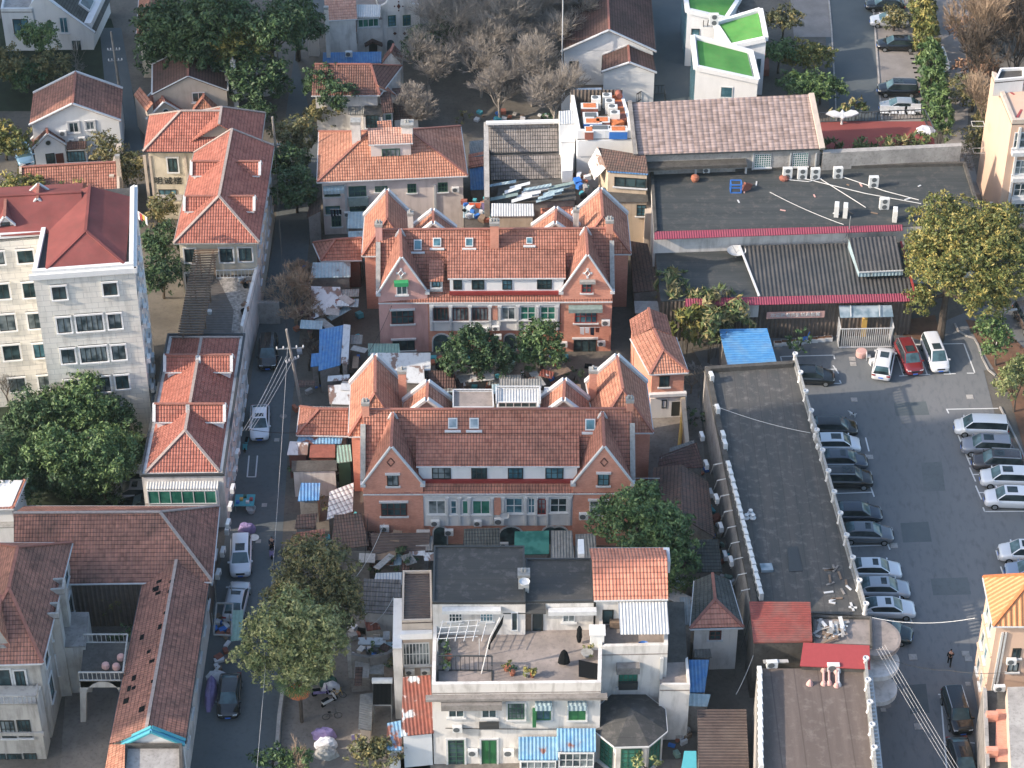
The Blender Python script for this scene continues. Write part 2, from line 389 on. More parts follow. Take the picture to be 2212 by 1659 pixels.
# small stuff
M['trim'] = plain('white_trim', C('#c6c9ca'), .6, .3, var=.3)
M['trim_dirty'] = plain('dirty_trim', C('#9a9b98'), .7, .3, var=.6)
M['gutter_dark'] = plain('dark_gutter', C('#3c4042'), .5, .4)
M['frame_white'] = plain('white_frames', C('#cfd3d4'), .4, .4)
M['frame_dark'] = plain('dark_frames', C('#2c3130'), .4, .4)
M['frame_brown'] = plain('brown_frames', C('#5a2f2a'), .5, .4)
M['frame_red'] = plain('red_frames', C('#8d2f2c'), .5, .4)
M['frame_green'] = plain('green_frames', C('#2f5c48'), .5, .4)
M['shutter_green'] = plain('green_shutters', C('#1f6a3c'), .5, .4)
M['glass'] = glass('window_glass'); M['glass_blue'] = glass('blue_glass', (.04,.10,.13), (.10,.22,.27))
M['glass_curtain'] = glass('curtained_glass', (.03,.05,.06), (.22,.26,.27), .3)
M['glass_green'] = glass('green_glass', (.02,.12,.09), (.05,.2,.15)); M['glass_sky'] = glass('skylight_glass', (.14,.2,.24), (.3,.36,.4))
M['ac_white'] = plain('ac_casing', C('#cdd0cf'), .5, .4, var=.1); M['ac_dark'] = plain('ac_grille', C('#5b6164'), .5, .3)
M['cable'] = plain('black_cable', C('#2a2d2e'), .6, .3); M['pipe'] = plain('white_pipe', C('#b9bcbc'), .5, .3)
M['pole'] = mottled('concrete_pole', C('#96928c'), C('#7f7b76'), 1.2, 6)
M['metal'] = plain('grey_metal', C('#7d8285'), .45, .5); M['metal_dk'] = plain('dark_metal', C('#3a3d3e'), .45, .5)
M['wood'] = plain('weathered_wood', C('#84705e'), .8, .2, var=.5); M['terracotta'] = plain('terracotta', C('#a8654a'), .8, .2)
M['blue'] = plain('blue_plastic', C('#1f6fc4'), .5, .4); M['red'] = plain('red_paint', C('#a03a3a'), .5, .4); M['teal'] = plain('teal_tarp', C('#3aa0ac'), .6, .3)
M['orange'] = plain('orange_duct', C('#c96f35'), .7, .2, var=.5); M['duct'] = plain('rust_duct', C('#95594a'), .8, .2, var=.5); M['yellow'] = plain('yellow_paint', C('#c9a03c'), .6, .3)
M['awn_green'] = plain('green_awning', C('#1f9a5c'), .6, .3); M['awn_grey'] = plain('faded_awning', C('#7f9490'), .8, .2, var=.5)
M['pinkstone'] = plain('pink_stone', C('#c99c93'), .8, .2)
M['bark'] = mottled('bark', C('#5b5148'), C('#463f39'), 2, 9); M['bark_pale'] = mottled('pale_twigs', C('#968f87'), C('#7b746c'), 2, 9)
M['bark_tan'] = mottled('tan_twigs', C('#a08a72'), C('#83705d'), 2, 9)
M['black'] = plain('black_cloth', C('#16191c'), .9, .1); M['cloth_white'] = plain('white_cloth', C('#c9cbd0'), .9, .1); M['cloth_purple'] = plain('purple_cloth', C('#8e7fae'), .9, .1, var=.5)
M['cloth_dark'] = plain('dark_cloth', C('#2c3444'), .9, .1); M['cloth_orange'] = plain('orange_cloth', C('#e05a2c'), .9, .1); M['skin'] = plain('skin', C('#b98a70'), .6, .3)
LEAF = {
 'dark': (leafm('dark_evergreen_leaves', C('#2f4a2c'), C('#3a5732')), leafm('mid_evergreen_leaves', C('#41603a'), C('#4f6c3c'))),
 'mid': (leafm('green_leaves', C('#3f5f34'), C('#4c6c38')), leafm('light_green_leaves', C('#5c7a40'), C('#6f8748'))),
 'light': (leafm('pale_green_leaves', C('#687641'), C('#78854a')), leafm('silvery_leaves', C('#909457'), C('#a0a266'))),
 'yellow': (leafm('olive_leaves', C('#5c682f'), C('#6c7433')), leafm('golden_leaves', C('#8f873c'), C('#a3943e'))),
 'olive': (leafm('dull_olive_leaves', C('#565e3a'), C('#66683f')), leafm('brown_olive_leaves', C('#77703f'), C('#857a48'))),
 'bamboo': (leafm('bamboo_leaves', C('#566a3c'), C('#64743f')), leafm('straw_leaves', C('#8a8350'), C('#9c8f5c'))),
 'brown': (leafm('rusty_leaves', C('#6f5440'), C('#7d5c44')), leafm('dry_leaves', C('#8f6c50'), C('#9a7658'))),
}
# ---------------------------------------------------------------- builders
def bar(mb, p, q, w, h, lift=0.0):
    p = Vector(p); q = Vector(q); t = (q - p).normalized()
    s = Vector((0,0,1)).cross(t)
    s = s.normalized() * (w / 2) if s.length > 1e-3 else Vector((w/2, 0, 0))
    n = t.cross(s).normalized(); 
    if n.z < 0: n = -n
    n = n * h; o = n * lift
    return mb.hexa([p-s+o, p+s+o, q+s+o, q-s+o, p-s+n+o, p+s+n+o, q+s+n+o, q-s+n+o])
def lerp(a, b, t): return Vector(a) + (Vector(b) - Vector(a)) * t
def up(p, z): return Vector((p[0], p[1], z))
def roof_shape(kind, c, ze, zr, ins=(0,0)):
    """returns faces, ridge/hip edges, eave edges, gable rakes"""
    FL, FR, BR, BL = [V2(p) for p in c]; e = lambda p: up(p, ze); r = lambda p: up(p, zr)
    if kind in ('x', 'y'):
        if kind == 'x': A, B, Cc, D = FL, FR, BR, BL
        else: A, B, Cc, D = BL, FL, FR, BR       # left eave A->B, right eave C->D ; ends: A-D (back) , B-C (front)
        if kind == 'x': m0, m1 = lerp(A, D, .5), lerp(B, Cc, .5)
        else: m0, m1 = lerp(A, D, .5), lerp(B, Cc, .5)
        L = (m1 - m0).length; u = (m1 - m0) / L
        a, b = ins
        p0, p1 = r(m0 + u * a), r(m1 - u * b)
        faces = [[e(A), e(B), p1, p0], [e(Cc), e(D), p0, p1]]; rid = [(p0, p1)]; rake = []
        if a > 0: faces.append([e(D), e(A), p0]); rid += [(e(A), p0), (e(D), p0)]
        else: rake.append((e(A), p0, e(D)))
        if b > 0: faces.append([e(B), e(Cc), p1]); rid += [(e(B), p1), (e(Cc), p1)]
        else: rake.append((e(B), p1, e(Cc)))
        ev = [(e(A), e(B)), (e(Cc), e(D))]
        if a > 0: ev.append((e(D), e(A)))
        if b > 0: ev.append((e(B), e(Cc)))
        return faces, rid, ev, rake
    if kind == 'flat': return [[e(FL), e(FR), e(BR), e(BL)]], [], [], []
    if kind == 'sf': return [[e(FL), e(FR), r(BR), r(BL)]], [], [(e(FL), e(FR))], []
    if kind == 'sb': return [[r(FL), r(FR), e(BR), e(BL)]], [], [(e(BR), e(BL))], []
    if kind == 'sl': return [[e(FL), r(FR), r(BR), e(BL)]], [], [(e(BL), e(FL))], []
    if kind == 'sr': return [[r(FL), e(FR), e(BR), r(BL)]], [], [(e(FR), e(BR))], []
class Bld: pass
def px4(c, z):
    """corners given as pixels (2-tuples) or world vectors"""
    return [V2(P(p[0], p[1], z)) if isinstance(p, tuple) else V2(p) for p in c]
def bld(label, c, ze, zr=None, ridge_y=None, kind='x', roof='tile_red', wall='white', z0=0.0, ov=.35, ins=(0,0), dep=None,
        cap='ridge', rake=None, gutter='trim', root=None, cz=None, name='house', cat='house', group=None, thick=.14, roofname='roof', walls=True, rw=.28):
    b = Bld()
    if len(c) == 2:
        a, q = px4(c, ze); u = (q - a).normalized(); n = Vector((-u.y, u.x, 0)); c = [a, q, q + n * dep, a + n * dep]
    elif cz: c = [V2(P(p[0], p[1], z)) for p, z in zip(c, cz)]
    else: c = px4(c, ze)
    b.c = c; b.ze = ze
    if ridge_y is not None:
        if kind in ('x',): m = lerp(lerp(c[0], c[3], .5), lerp(c[1], c[2], .5), .5)
        elif kind == 'y': m = lerp(lerp(c[0], c[1], .5), lerp(c[3], c[2], .5), 0.0)
        else: m = lerp(c[3], c[2], .5)
        if kind == 'y' and ins[1] > 0: m = m + (lerp(c[3], c[2], .5) - m).normalized() * ins[1]
        zr = zfor(m, ridge_y)
    b.zr = zr if zr is not None else ze
    if root is None:
        g = lerp(lerp(c[0], c[2], .5), lerp(c[1], c[3], .5), .5)
        root = thing(name, label, cat, (g.x, g.y, z0), group)
    b.root = root
    w = offs(c, ov) if ov else c; b.w = w
    b.F = (w[0], w[1]); b.R = (w[1], w[2]); b.K = (w[2], w[3]); b.L = (w[3], w[0])
    b.top = zr
    if walls:
        mb = MB()
        if kind in ('x', 'y', 'flat'):
            zt = ze - (.02 if kind != 'flat' else .1)
            mb.prism(w, z0, zt)
            if kind == 'x': ends = [(w[3], w[0], ins[0]), (w[1], w[2], ins[1])]
            elif kind == 'y': ends = [(w[3], w[2], ins[0]), (w[0], w[1], ins[1])]
            else: ends = []
            for A, B, i in ends:
                if i == 0:
                    m = lerp(A, B, .5); u = (B - A).normalized(); n = Vector((-u.y, u.x, 0)); cen = lerp(w[0], w[2], .5)
                    if n.dot(cen - m) < 0: n = -n
                    n = n * .25
                    zt2 = zt - .03
                    mb.hexa([up(A, zt2), up(B, zt2), up(B+n, zt2), up(A+n, zt2), up(m, b.zr-thick-.03), up(m, b.zr-thick-.0305), up(m+n, b.zr-thick-.03), up(m+n, b.zr-thick-.0305)])
        else:
            zz = {'sf': (ze,ze,b.zr,b.zr), 'sb': (b.zr,b.zr,ze,ze), 'sl': (ze,b.zr,b.zr,ze), 'sr': (b.zr,ze,ze,b.zr)}[kind]
            mb.hexa([up(p, z0) for p in w] + [up(p, z - thick - .02) for p, z in zip(w, zz)])
        mb.build('wall', M[wall], root)
    f, rid, ev, rk = roof_shape(kind, c, ze, b.zr, ins)
    b.faces = f
    ro = MB().slab(f, thick).build(roofname, M[roof], root)
    b.roof = ro
    if cap and rid:
        mb = MB()
        for p, q in rid: bar(mb, p, q, .26, .1, .0)
        mb.build('ridge_cap', M[cap], ro)
    if gutter and ev:
        for p, q in ev: 
            mb = MB(); bar(mb, Vector(p) - Vector((0,0,thick+.02)), Vector(q) - Vector((0,0,thick+.02)), .16, .12); mb.build('gutter', M[gutter], ro)
    if rake and rk:
        for a, m, q in rk: mb = MB(); bar(mb, a, m, rw, rw*.5); bar(mb, m, q, rw, rw*.5); mb.build('coping', M[rake], ro)
    return b
def parapet(b, z, h=.8, t=.25, mat='white', lines=None, name='parapet', capm=None, poly=None):
    c = poly or b.c; mb = MB(); n = len(c)
    inn = offs(c, t)
    for k in range(n):
        if lines is not None and k not in lines: continue
        k2 = (k + 1) % n
        mb.hexa([up(c[k], z), up(c[k2], z), up(inn[k2], z), up(inn[k], z), up(c[k], z+h), up(c[k2], z+h), up(inn[k2], z+h), up(inn[k], z+h)])
    return mb.build(name, M[mat], b.root)
def win(root, line, x0, y0, x1, y1, fr='frame_white', gl='glass', nx=2, ny=1, sill='trim', hood=None, sur=None, d=.07, fw=.09, name='window'):
    """window on wall line, given by its picture rectangle"""
    A, B = line; xm, ym = (x0 + x1) / 2, (y0 + y1) / 2
    s0, _ = onwall(A, B, x0, ym); s1, _ = onwall(A, B, x1, ym); _, z1 = onwall(A, B, xm, y0); _, z0 = onwall(A, B, xm, y1)
    if s1 < s0: s0, s1 = s1, s0
    return winm(root, line, s0, z0, s1, z1, fr, gl, nx, ny, sill, hood, sur, d, fw, name)
def winm(root, line, s0, z0, s1, z1, fr='frame_white', gl='glass', nx=2, ny=1, sill='trim', hood=None, sur=None, d=.07, fw=.09, name='window'):
    A, B = line
    if gl == 'glass' and rnd.random() < .35: gl = rnd.choice(('glass_curtain','glass_curtain','glass_blue'))
    mb = MB()
    mb.wallbox(A, B, s0, z0, s0 + fw, z1, -.05, d); mb.wallbox(A, B, s1 - fw, z0, s1, z1, -.05, d)
    mb.wallbox(A, B, s0 + fw, z1 - fw, s1 - fw, z1, -.05, d); mb.wallbox(A, B, s0 + fw, z0, s1 - fw, z0 + fw, -.05, d)
    for k in range(1, nx):
        s = s0 + (s1 - s0) * k / nx; mb.wallbox(A, B, s - .035, z0 + fw, s + .035, z1 - fw, 0, d - .015)
    for k in range(1, ny):
        z = z0 + (z1 - z0) * k / ny; mb.wallbox(A, B, s0 + fw, z - .03, s1 - fw, z + .03, 0, d - .02)
    w = mb.build(name, M[fr], root)
    MB().wallbox(A, B, s0 + fw*.5, z0 + fw*.5, s1 - fw*.5, z1 - fw*.5, -.04, .02).build('pane', M[gl], w)
    if sill: MB().wallbox(A, B, s0 - .15, z0 - .14, s1 + .15, z0 - .003, -.05, .2).build('sill', M[sill], w)
    if hood: MB().wallbox(A, B, s0 - .15, z1 + .003, s1 + .15, z1 + .16, -.05, .22).build('lintel', M[hood], w)
    if sur:
        q = MB(); g = .16
        q.wallbox(A, B, s0-g, z0-g, s0-.003, z1+g, -.05, .1).wallbox(A, B, s1+.003, z0-g, s1+g, z1+g, -.05, .1).wallbox(A, B, s0-.003, z1+.003, s1+.003, z1+g, -.05, .1)
        q.build('surround', M[sur], w)
    return w
def wallpart(root, name, line, x0, y0, x1, y1, mat, d0=-.05, d1=.1, parent=None, **k):
    A, B = line; xm, ym = (x0 + x1) / 2, (y0 + y1) / 2
    s0, _ = onwall(A, B, x0, ym); s1, _ = onwall(A, B, x1, ym); _, z1 = onwall(A, B, xm, y0); _, z0 = onwall(A, B, xm, y1)
    return MB().wallbox(A, B, min(s0, s1), z0, max(s0, s1), z1, d0, d1).build(name, M[mat], parent or root, **k)
ORD = ['first','second','third','fourth','fifth','sixth','seventh','eighth','ninth','tenth','eleventh','twelfth','thirteenth','fourteenth','fifteenth','sixteenth','seventeenth','eighteenth','nineteenth','twentieth']
def ac(loc, w=.85, h=.6, d=.32, rot=0.0, label='white air conditioner', group='air conditioner units', fans=1, mat='ac_white', top=False):
    """box with fan grilles on its -y face (rotated by rot); loc = base centre"""
    o = thing('air_conditioner', label, 'air conditioner', loc, group)
    T = Matrix.Translation(Vector(loc)) @ Matrix.Rotation(rot, 4, 'Z')
    def loc_mb(f):
        mb = MB(); f(mb); mb.v = [tuple(T @ Vector(p)) for p in mb.v]; return mb
    def casing(mb):
        e = .03
        mb.rings([[(-w/2+q, -d/2+q, z), (w/2-q, -d/2+q, z), (w/2-q, d/2-q, z), (-w/2+q, d/2-q, z)] for q, z in ((0, .05), (0, h-e), (e, h))])
        mb.box((-w*.36, 0, .025), (.06, d, .05)).box((w*.36, 0, .025), (.06, d, .05))
    loc_mb(casing).build('casing', M[mat], o)
    def fan(mb):
        for k in range(fans):
            zc = h * (k + .5) / fans + .02; r = min(w * .34, h / fans * .4); xc = 0 if fans > 1 else -w * .1
            if top: mb.rings([[(xc + r*math.cos(a*math.pi/6), r*math.sin(a*math.pi/6), h + q) for a in range(12)] for q in (-.01, .015)])
            else: mb.rings([[(xc + r*math.cos(a*math.pi/6), -d/2 - q, zc + r*math.sin(a*math.pi/6)) for a in range(12)] for q in (-.01, .015)])
    loc_mb(fan).build('fan_grille', M['ac_dark'], o)
    return o
def ac_wall(line, x0, y0, x1, y1, label, group='air conditioners on the walls', d=.34, gap=.06):
    A, B = line; xm, ym = (x0 + x1) / 2, (y0 + y1) / 2
    s0, _ = onwall(A, B, x0, ym); s1, _ = onwall(A, B, x1, ym); _, z1 = onwall(A, B, xm, y0); _, z0 = onwall(A, B, xm, y1)
    A = V2(A); B = V2(B); u = (B-A).normalized(); n = Vector((u.y, -u.x, 0))
    h = min(abs(z1 - z0) * .8, .85)
    p = A + u * ((s0 + s1) / 2) + n * (gap + d / 2)
    return ac((p.x, p.y, z0), abs(s1 - s0) * .95, h, d, math.atan2(u.y, u.x), label, group)
def sheet(name, label, cat, pts, mat, t=.06, group=None, parent=None):
    """thin slab through picture points with heights (x, y, z)"""
    w = [P(*p) for p in pts]
    return MB().slab([w], t).build(name, M[mat], parent, **({} if parent else dict(label=label, cat=cat, group=group)))
def flat(name, pts, z, mat, kind='structure'):
    mb = MB(); w = [P(x, y, z) for x, y in pts]
    n = sum(w[k].x*w[(k+1)%len(w)].y-w[(k+1)%len(w)].x*w[k].y for k in range(len(w)))
    if n < 0: w.reverse()
    return mb.poly(w).build(name, M[mat], kind=kind)
def shed(label, c, ze, zr=None, kind='sf', roof='corr_grey', wall='concrete', z0=0, name='shed', cat='shed', ov=.15, **k):
    return bld(label, c, ze, zr if zr is not None else ze, kind=kind, roof=roof, wall=wall, z0=z0, name=name, cat=cat, ov=ov, thick=k.pop('thick', .08), cap=None, gutter=k.pop('gutter', None), **k)
# ---------------------------------------------------------------- cars
CARMAT = {}
def paintm(hexc):
    if hexc not in CARMAT:
        t = NT('car_paint_' + hexc[1:]); t.out(C(hexc), .22, .6, .15); t.b.inputs['Coat Weight'].default_value = .6; CARMAT[hexc] = t.m
    return CARMAT[hexc]
CM = {}
def carmats():
    CM['tyre'] = plain('tyre_rubber', C('#1c1e1f'), .9, .2); CM['rim'] = plain('alloy_rim', C('#8f9497'), .35, .5, .5); CM['glass'] = glass('car_glass', (.012,.02,.024), (.03,.045,.05), .06)
    CM['wind'] = glass('windscreen', (.03,.06,.07), (.07,.13,.15), .06)
    CM['head'] = plain('headlight_lens', C('#d5dadc'), .15, .6, var=.05); CM['tail'] = plain('tail_light', C('#8c1f20'), .2, .5, var=.05); CM['plate'] = plain('blue_plate', C('#2f6fd0'), .5, .3, var=.02)
    CM['trim'] = plain('chrome_trim', C('#b5babc'), .2, .6, .6, var=.05); CM['dark'] = plain('black_plastic', C('#1e2122'), .6, .3)
carmats()
SHAPES = {  # L, W, H, belt, hood z, windscreen base x, roof front x, roof rear x, rear glass base x (fractions from rear 0 to front 1), trunk z
 'sedan': (4.85, 1.9, 1.54, .96, .93, .765, .60, .25, .07, 1.0),
 'coupe': (4.75, 1.9, 1.5, .95, .92, .75, .58, .28, .05, .98),
 'hatch': (4.5, 1.88, 1.58, .98, .95, .785, .62, .14, .03, 1.0),
 'suv': (4.8, 1.94, 1.74, 1.06, 1.04, .785, .635, .09, .02, 1.06),
 'mpv': (5.1, 1.92, 1.78, 1.02, .98, .83, .68, .05, .012, 1.06),
}
def car(label, kind, x, y, ang, colr, sunroof=True, rails=False, group='parked cars', grille='dark', name='parked_car', cat='car', z=0.0):
    L, W, H, zb, zh, xwb, xrf, xrr, xrb, zt = SHAPES[kind]
    loc = V2(P(x, y, z + .75)); o = thing(name, label, cat, (loc.x, loc.y, z), group)
    T = Matrix.Translation(Vector((loc.x, loc.y, z))) @ Matrix.Rotation(R(ang), 4, 'Z')
    X = lambda f: (f - .5) * L
    def bd(mb, nm, m, par=None, smooth=False):
        mb.v = [tuple(T @ Vector(p)) for p in mb.v]; return mb.build(nm, m, par or o, smooth=smooth)
    pm = paintm(colr); hw = W / 2
    # body loft: fraction, halfwidth, bottom z, shoulder z, centre-top z
    st = [(0, .72, .42, .62, .64), (.008, .84, .34, .80, .86 if kind in ('sedan','coupe') else .95), (.03, .95, .28, zt-.1, zt-.03), (.09, .985, .24, zb-.03, zt), (xrb+.12, 1, .22, zb, zb+.02), (.5, 1, .22, zb, zb+.02), (xwb-.04, 1, .22, zb-.01, zb+.01),
          (xwb+.03, .995, .22, zb-.05, zh+.04), (.86, .985, .24, zh-.12, zh-.01), (.93, .965, .26, zh-.17, zh-.06), (.97, .89, .27, zh-.27, zh-.14), (.992, .74, .31, zh-.42, zh-.30), (1, .62, .40, .52, .56)]
    rings = []
    for f, wv, z0, zs, zc in st:
        h = hw * wv; x_ = X(f)
        rings.append([(x_, -h*.86, z0), (x_, -h*.985, z0+.10), (x_, -h, (z0+zs)/2+.05), (x_, -h*.975, zs), (x_, -h*.84, (zs+zc)/2+.03), (x_, -h*.45, zc), (x_, h*.45, zc), (x_, h*.84, (zs+zc)/2+.03), (x_, h*.975, zs), (x_, h, (z0+zs)/2+.05), (x_, h*.985, z0+.10), (x_, h*.86, z0)])
    mb = MB(); mb.rings([r[::-1] for r in rings]); body = bd(mb, 'body', pm, smooth=True)
    # greenhouse: one lofted glass shell, painted roof skin and pillars on it
    def stn(f, g):
        z = zb + (H - zb) * g; wt = hw * (.9 - .17 * g); x_ = X(f)
        return [(x_, -hw*.9, zb-.08), (x_, -hw*.9, zb-.01), (x_, -wt, z - .075*g), (x_, -wt*.86, z - .02*g), (x_, -wt*.45, z+.005), (x_, wt*.45, z+.005), (x_, wt*.86, z - .02*g), (x_, wt, z - .075*g), (x_, hw*.9, zb-.01), (x_, hw*.9, zb-.08)]
    rear = [(xrb + (xrr-xrb)*q, math.sin(q*math.pi/2)**.85*.95) for q in (0, .2, .45, .72, 1)]; mid = [(xrr + (xrf-xrr)*q, .95 + .05*math.sin(q*math.pi) + .03*q) for q in (.3, .6, .85)]
    frnt = [(xwb + (xrf-xwb)*q, (q**.9)*.97) for q in (1, .75, .5, .25, 0)]
    S = rear + mid + frnt; st2 = [stn(*q) for q in S]
    mb = MB(); mb.rings([r[::-1] for r in st2]); bd(mb, 'side_windows', CM['glass'])
    def skin(mb, idx, cols, off=.014):
        for a, b_ in zip(idx, idx[1:]):
            for c in cols: mb.poly([(p[0], p[1]*1.008, p[2]+off) for p in (st2[a][c], st2[b_][c], st2[b_][c+1], st2[a][c+1])])
    n_ = len(S); mb = MB(); skin(mb, range(n_-5, n_), (3,4,5), .008); bd(mb, 'windscreen', CM['wind'], smooth=True)
    mb = MB(); skin(mb, range(1, 5), (3,4,5), .008); bd(mb, 'rear_window', CM['wind'], smooth=True)
    mb = MB(); skin(mb, range(4, n_-4), (2,3,4,5,6)); skin(mb, range(n_-5, n_), (2,6)); skin(mb, range(0, 5), (2,6))
    for s_ in (0, 1):
        for a, w in ((2 if kind in ('sedan','coupe') else 3, 0),):
            c0, c1 = (1, 2) if not s_ else (8, 7); p, q, r_, t_ = st2[a-1][c0], st2[a+1][c0], st2[a+1][c1], st2[a][c1]
            mb.poly([(v[0], v[1]*1.012, v[2]) for v in (p, q, t_, st2[a-1][c1])])
    bd(mb, 'roof_panel', pm, smooth=True)
    if sunroof:
        mb = MB(); l = .5 if kind in ('sedan','coupe') else .95; xs = X(xrf) - .22 - l/2
        mb.box((xs, 0, H+.022), (l, hw*.86, .02)); bd(mb, 'sunroof', CM['glass'])
    if rails:
        for s in (-1, 1):
            mb = MB(); bar(mb, (X(xrr)+.05, s*hw*.7, H-.05), (X(xrf)-.05, s*hw*.7, H-.03), .05, .08); bd(mb, 'roof_rail', CM['trim'])
    for fx in (.19, .81):
        for s in (-1, 1):
            mb = MB(); r = .34 if kind in ('suv','mpv') else .32
            def disc(rr, y0, y1): mb.rings([[(X(fx)+rr*math.cos(q*math.pi/8), yy, r+rr*math.sin(q*math.pi/8)) for q in range(16)] for yy in (y0, y1)])
            disc(r, s*(hw-.2), s*(hw+.012)); wh = bd(mb, 'wheel', CM['tyre'])
            mb = MB(); disc(r*.62, s*(hw-.1), s*(hw+.025)); bd(mb, 'rim', CM['rim'], wh)
    for s in (-1, 1):
        mb = MB(); mb.hexa([(X(.935),s*hw*.78,zh-.36),(X(.985),s*hw*.74,zh-.37),(X(.988),s*hw*.45,zh-.37),(X(.95),s*hw*.45,zh-.36),(X(.905),s*hw*.93,zh-.19),(X(.975),s*hw*.82,zh-.2),(X(.986),s*hw*.45,zh-.22),(X(.95),s*hw*.5,zh-.15)]); bd(mb, 'headlight', CM['head'])
        mb = MB(); mb.box((X(.016), s*hw*.74, zt-.2), (.16, hw*.38, .15)); bd(mb, 'tail_light', CM['tail'])
        mb = MB(); mb.box((X(xwb)-.12, s*(hw*.94+.1), zb+.06), (.12, .2, .13)); bd(mb, 'mirror', pm)
    mb = MB(); mb.box((X(.992), 0, zh-.36), (.08, hw*.8, .17)); bd(mb, 'grille', CM['trim' if grille == 'chrome' else 'dark'])
    mb = MB(); mb.box((X(1)+.0, 0, .44), (.05, .46, .13)); bd(mb, 'licence_plate', CM['plate'])
    mb = MB(); mb.box((X(0)-.0, 0, .62), (.05, .46, .13)); bd(mb, 'licence_plate', CM['plate'])
    return o
# ---------------------------------------------------------------- trees
def fast_mesh(name, co, faces, mats, mi, k=4):
    me = bpy.data.meshes.new(name); nf = len(faces)
    me.vertices.add(len(co)); me.vertices.foreach_set('co', co.astype(np.float32).ravel())
    me.loops.add(nf * k); me.loops.foreach_set('vertex_index', faces.astype(np.int32).ravel())
    me.polygons.add(nf); me.polygons.foreach_set('loop_start', np.arange(0, nf*k, k, dtype=np.int32)); me.polygons.foreach_set('loop_total', np.full(nf, k, dtype=np.int32))
    for m in mats: me.materials.append(m)
    me.polygons.foreach_set('material_index', mi.astype(np.int32)); me.update(calc_edges=True); return me
def leaves(pts, nrm, size, asp, rng, mats, pal, frac2=.35, name='crown', droop=0.0):
    n = len(pts); a = rng.normal(size=(n,3)); a /= np.linalg.norm(a, axis=1)[:,None]
    nn = nrm * .8 + a * .75; nn /= np.linalg.norm(nn, axis=1)[:,None]
    t = np.cross(nn, rng.normal(size=(n,3))); t[:,2] -= droop; t /= np.linalg.norm(t, axis=1)[:,None]
    b = np.cross(nn, t); s = size * rng.uniform(.5, 1.5, n)[:,None]
    co = np.stack([pts - t*s*.5*asp, pts + b*s*.32, pts + t*s*.5*asp, pts - b*s*.32], 1).reshape(-1,3)
    f = np.arange(n*4).reshape(n,4); mi = pal
    return fast_mesh(name, co, f, mats, mi)
TREES = 0
def crown(ells, dens, size, kind, rng, clump=.55, asp=1.5, lightfrac=.35, box=False, droop=0.0, name='crown'):
    P_, N_, C_ = [], [], []
    for (c, r) in ells:
        c = np.array(c); r = np.array(r, dtype=float); area = 4 * math.pi * ((r[0]*r[1])**1.6/3 + (r[0]*r[2])**1.6/3 + (r[1]*r[2])**1.6/3) ** (1/1.6)
        nc = max(int(area * dens / 16), 6)
        d = rng.normal(size=(nc,3))
        if box: d = rng.uniform(-1,1,(nc,3)); d /= np.abs(d).max(1)[:,None]
        else: d /= np.linalg.norm(d, axis=1)[:,None]
        d = d[d[:,2] > -.55] if not box else d; nc = len(d)
        rad = rng.uniform(.72, 1.04, nc)[:,None] + (rng.normal(size=nc)*.05)[:,None]
        cc = c + d * r * rad
        light = rng.uniform(size=nc) < lightfrac
        k = 16; off = rng.normal(size=(nc,k,3)); off /= np.linalg.norm(off, axis=2)[:,:,None]; off *= (rng.uniform(.3,1,(nc,k,1)))*clump; off[:,:,2] *= .7
        pts = cc[:,None,:] + off
        nr = off / clump + d[:,None,:] * .8 + np.array([0,0,.35]); nr /= np.linalg.norm(nr, axis=2)[:,:,None]
        P_.append(pts.reshape(-1,3)); N_.append(nr.reshape(-1,3))
        lt = np.repeat(light, k); lt ^= (rng.uniform(size=nc*k) < .15); C_.append(lt.astype(int))
    P_ = np.concatenate(P_); N_ = np.concatenate(N_); C_ = np.concatenate(C_)
    keep = P_[:,2] > .05
    return leaves(P_[keep], N_[keep], size, asp, rng, LEAF[kind], C_[keep], name=name, droop=droop)
def tree(label, bx, by, ells, kind='mid', size=.3, dens=10, trunk=.25, clump=.55, lightfrac=.35, cat='tree', name='tree', group=None, z0=0.0, asp=1.5, droop=0.0, box=False, seed=None, branches=True):
    """ells: (px, py, z, rx, ry, rz) ellipsoids whose centre shows at picture (px,py) and stands at height z"""
    global TREES; TREES += 1
    rng = np.random.default_rng(seed or TREES * 13)
    base = P(bx, by, z0); o = thing(name, label, cat, (base.x, base.y, z0), group)
    size *= .86; dens *= 1.25
    E = [(tuple(P(e[0], e[1], e[2]) - base), (e[3], e[4], e[5])) for e in ells]
    # break every big ellipsoid into lobes for an uneven outline
    L = []
    for c, r in E:
        m = max(r)
        if m > 1.6 and not box:
            nl = int(7 + m * 2.2)
            L.append((c, tuple(q * .72 for q in r)))
            for k in range(nl):
                d = rng.normal(size=3); d /= np.linalg.norm(d); d[2] = abs(d[2]) * (1 if rng.uniform() < .75 else -.5)
                f = rng.uniform(.62, .8); q = rng.uniform(.26, .42)
                L.append((tuple(np.array(c) + d * np.array(r) * f), tuple(np.array(r) * q)))
        else: L.append((c, r))
    me = crown([(np.array(c) , r) for c, r in L], dens, size, kind, rng, clump, asp, lightfrac, box, droop)
    co = bpy.data.objects.new('crown', me); COL.objects.link(co); co.parent = o
    mb = MB(); top = E[0][0]
    b0 = Vector((0,0,0)); tp = Vector(top); mid = Vector((tp.x*.35 + .1, tp.y*.35, tp.z*.5))
    mb.tube([b0, mid, tp], trunk, 7, trunk*.35)
    if branches:
        for c, r in E[1:] + [(tuple(tp + Vector((rng.uniform(-1,1)*E[0][1][0]*.6, rng.uniform(-1,1)*E[0][1][1]*.6, rng.uniform(0,.5)*E[0][1][2]))), None) for _ in range(5)]:
            mb.tube([mid * .9, (mid + Vector(c)) * .5 + Vector((0,0,-.2)), Vector(c)], trunk*.45, 5, trunk*.12)
    mb.v = [tuple(Vector(p) + base) for p in mb.v]; mb.build('trunk', M['bark'], o)
    return o
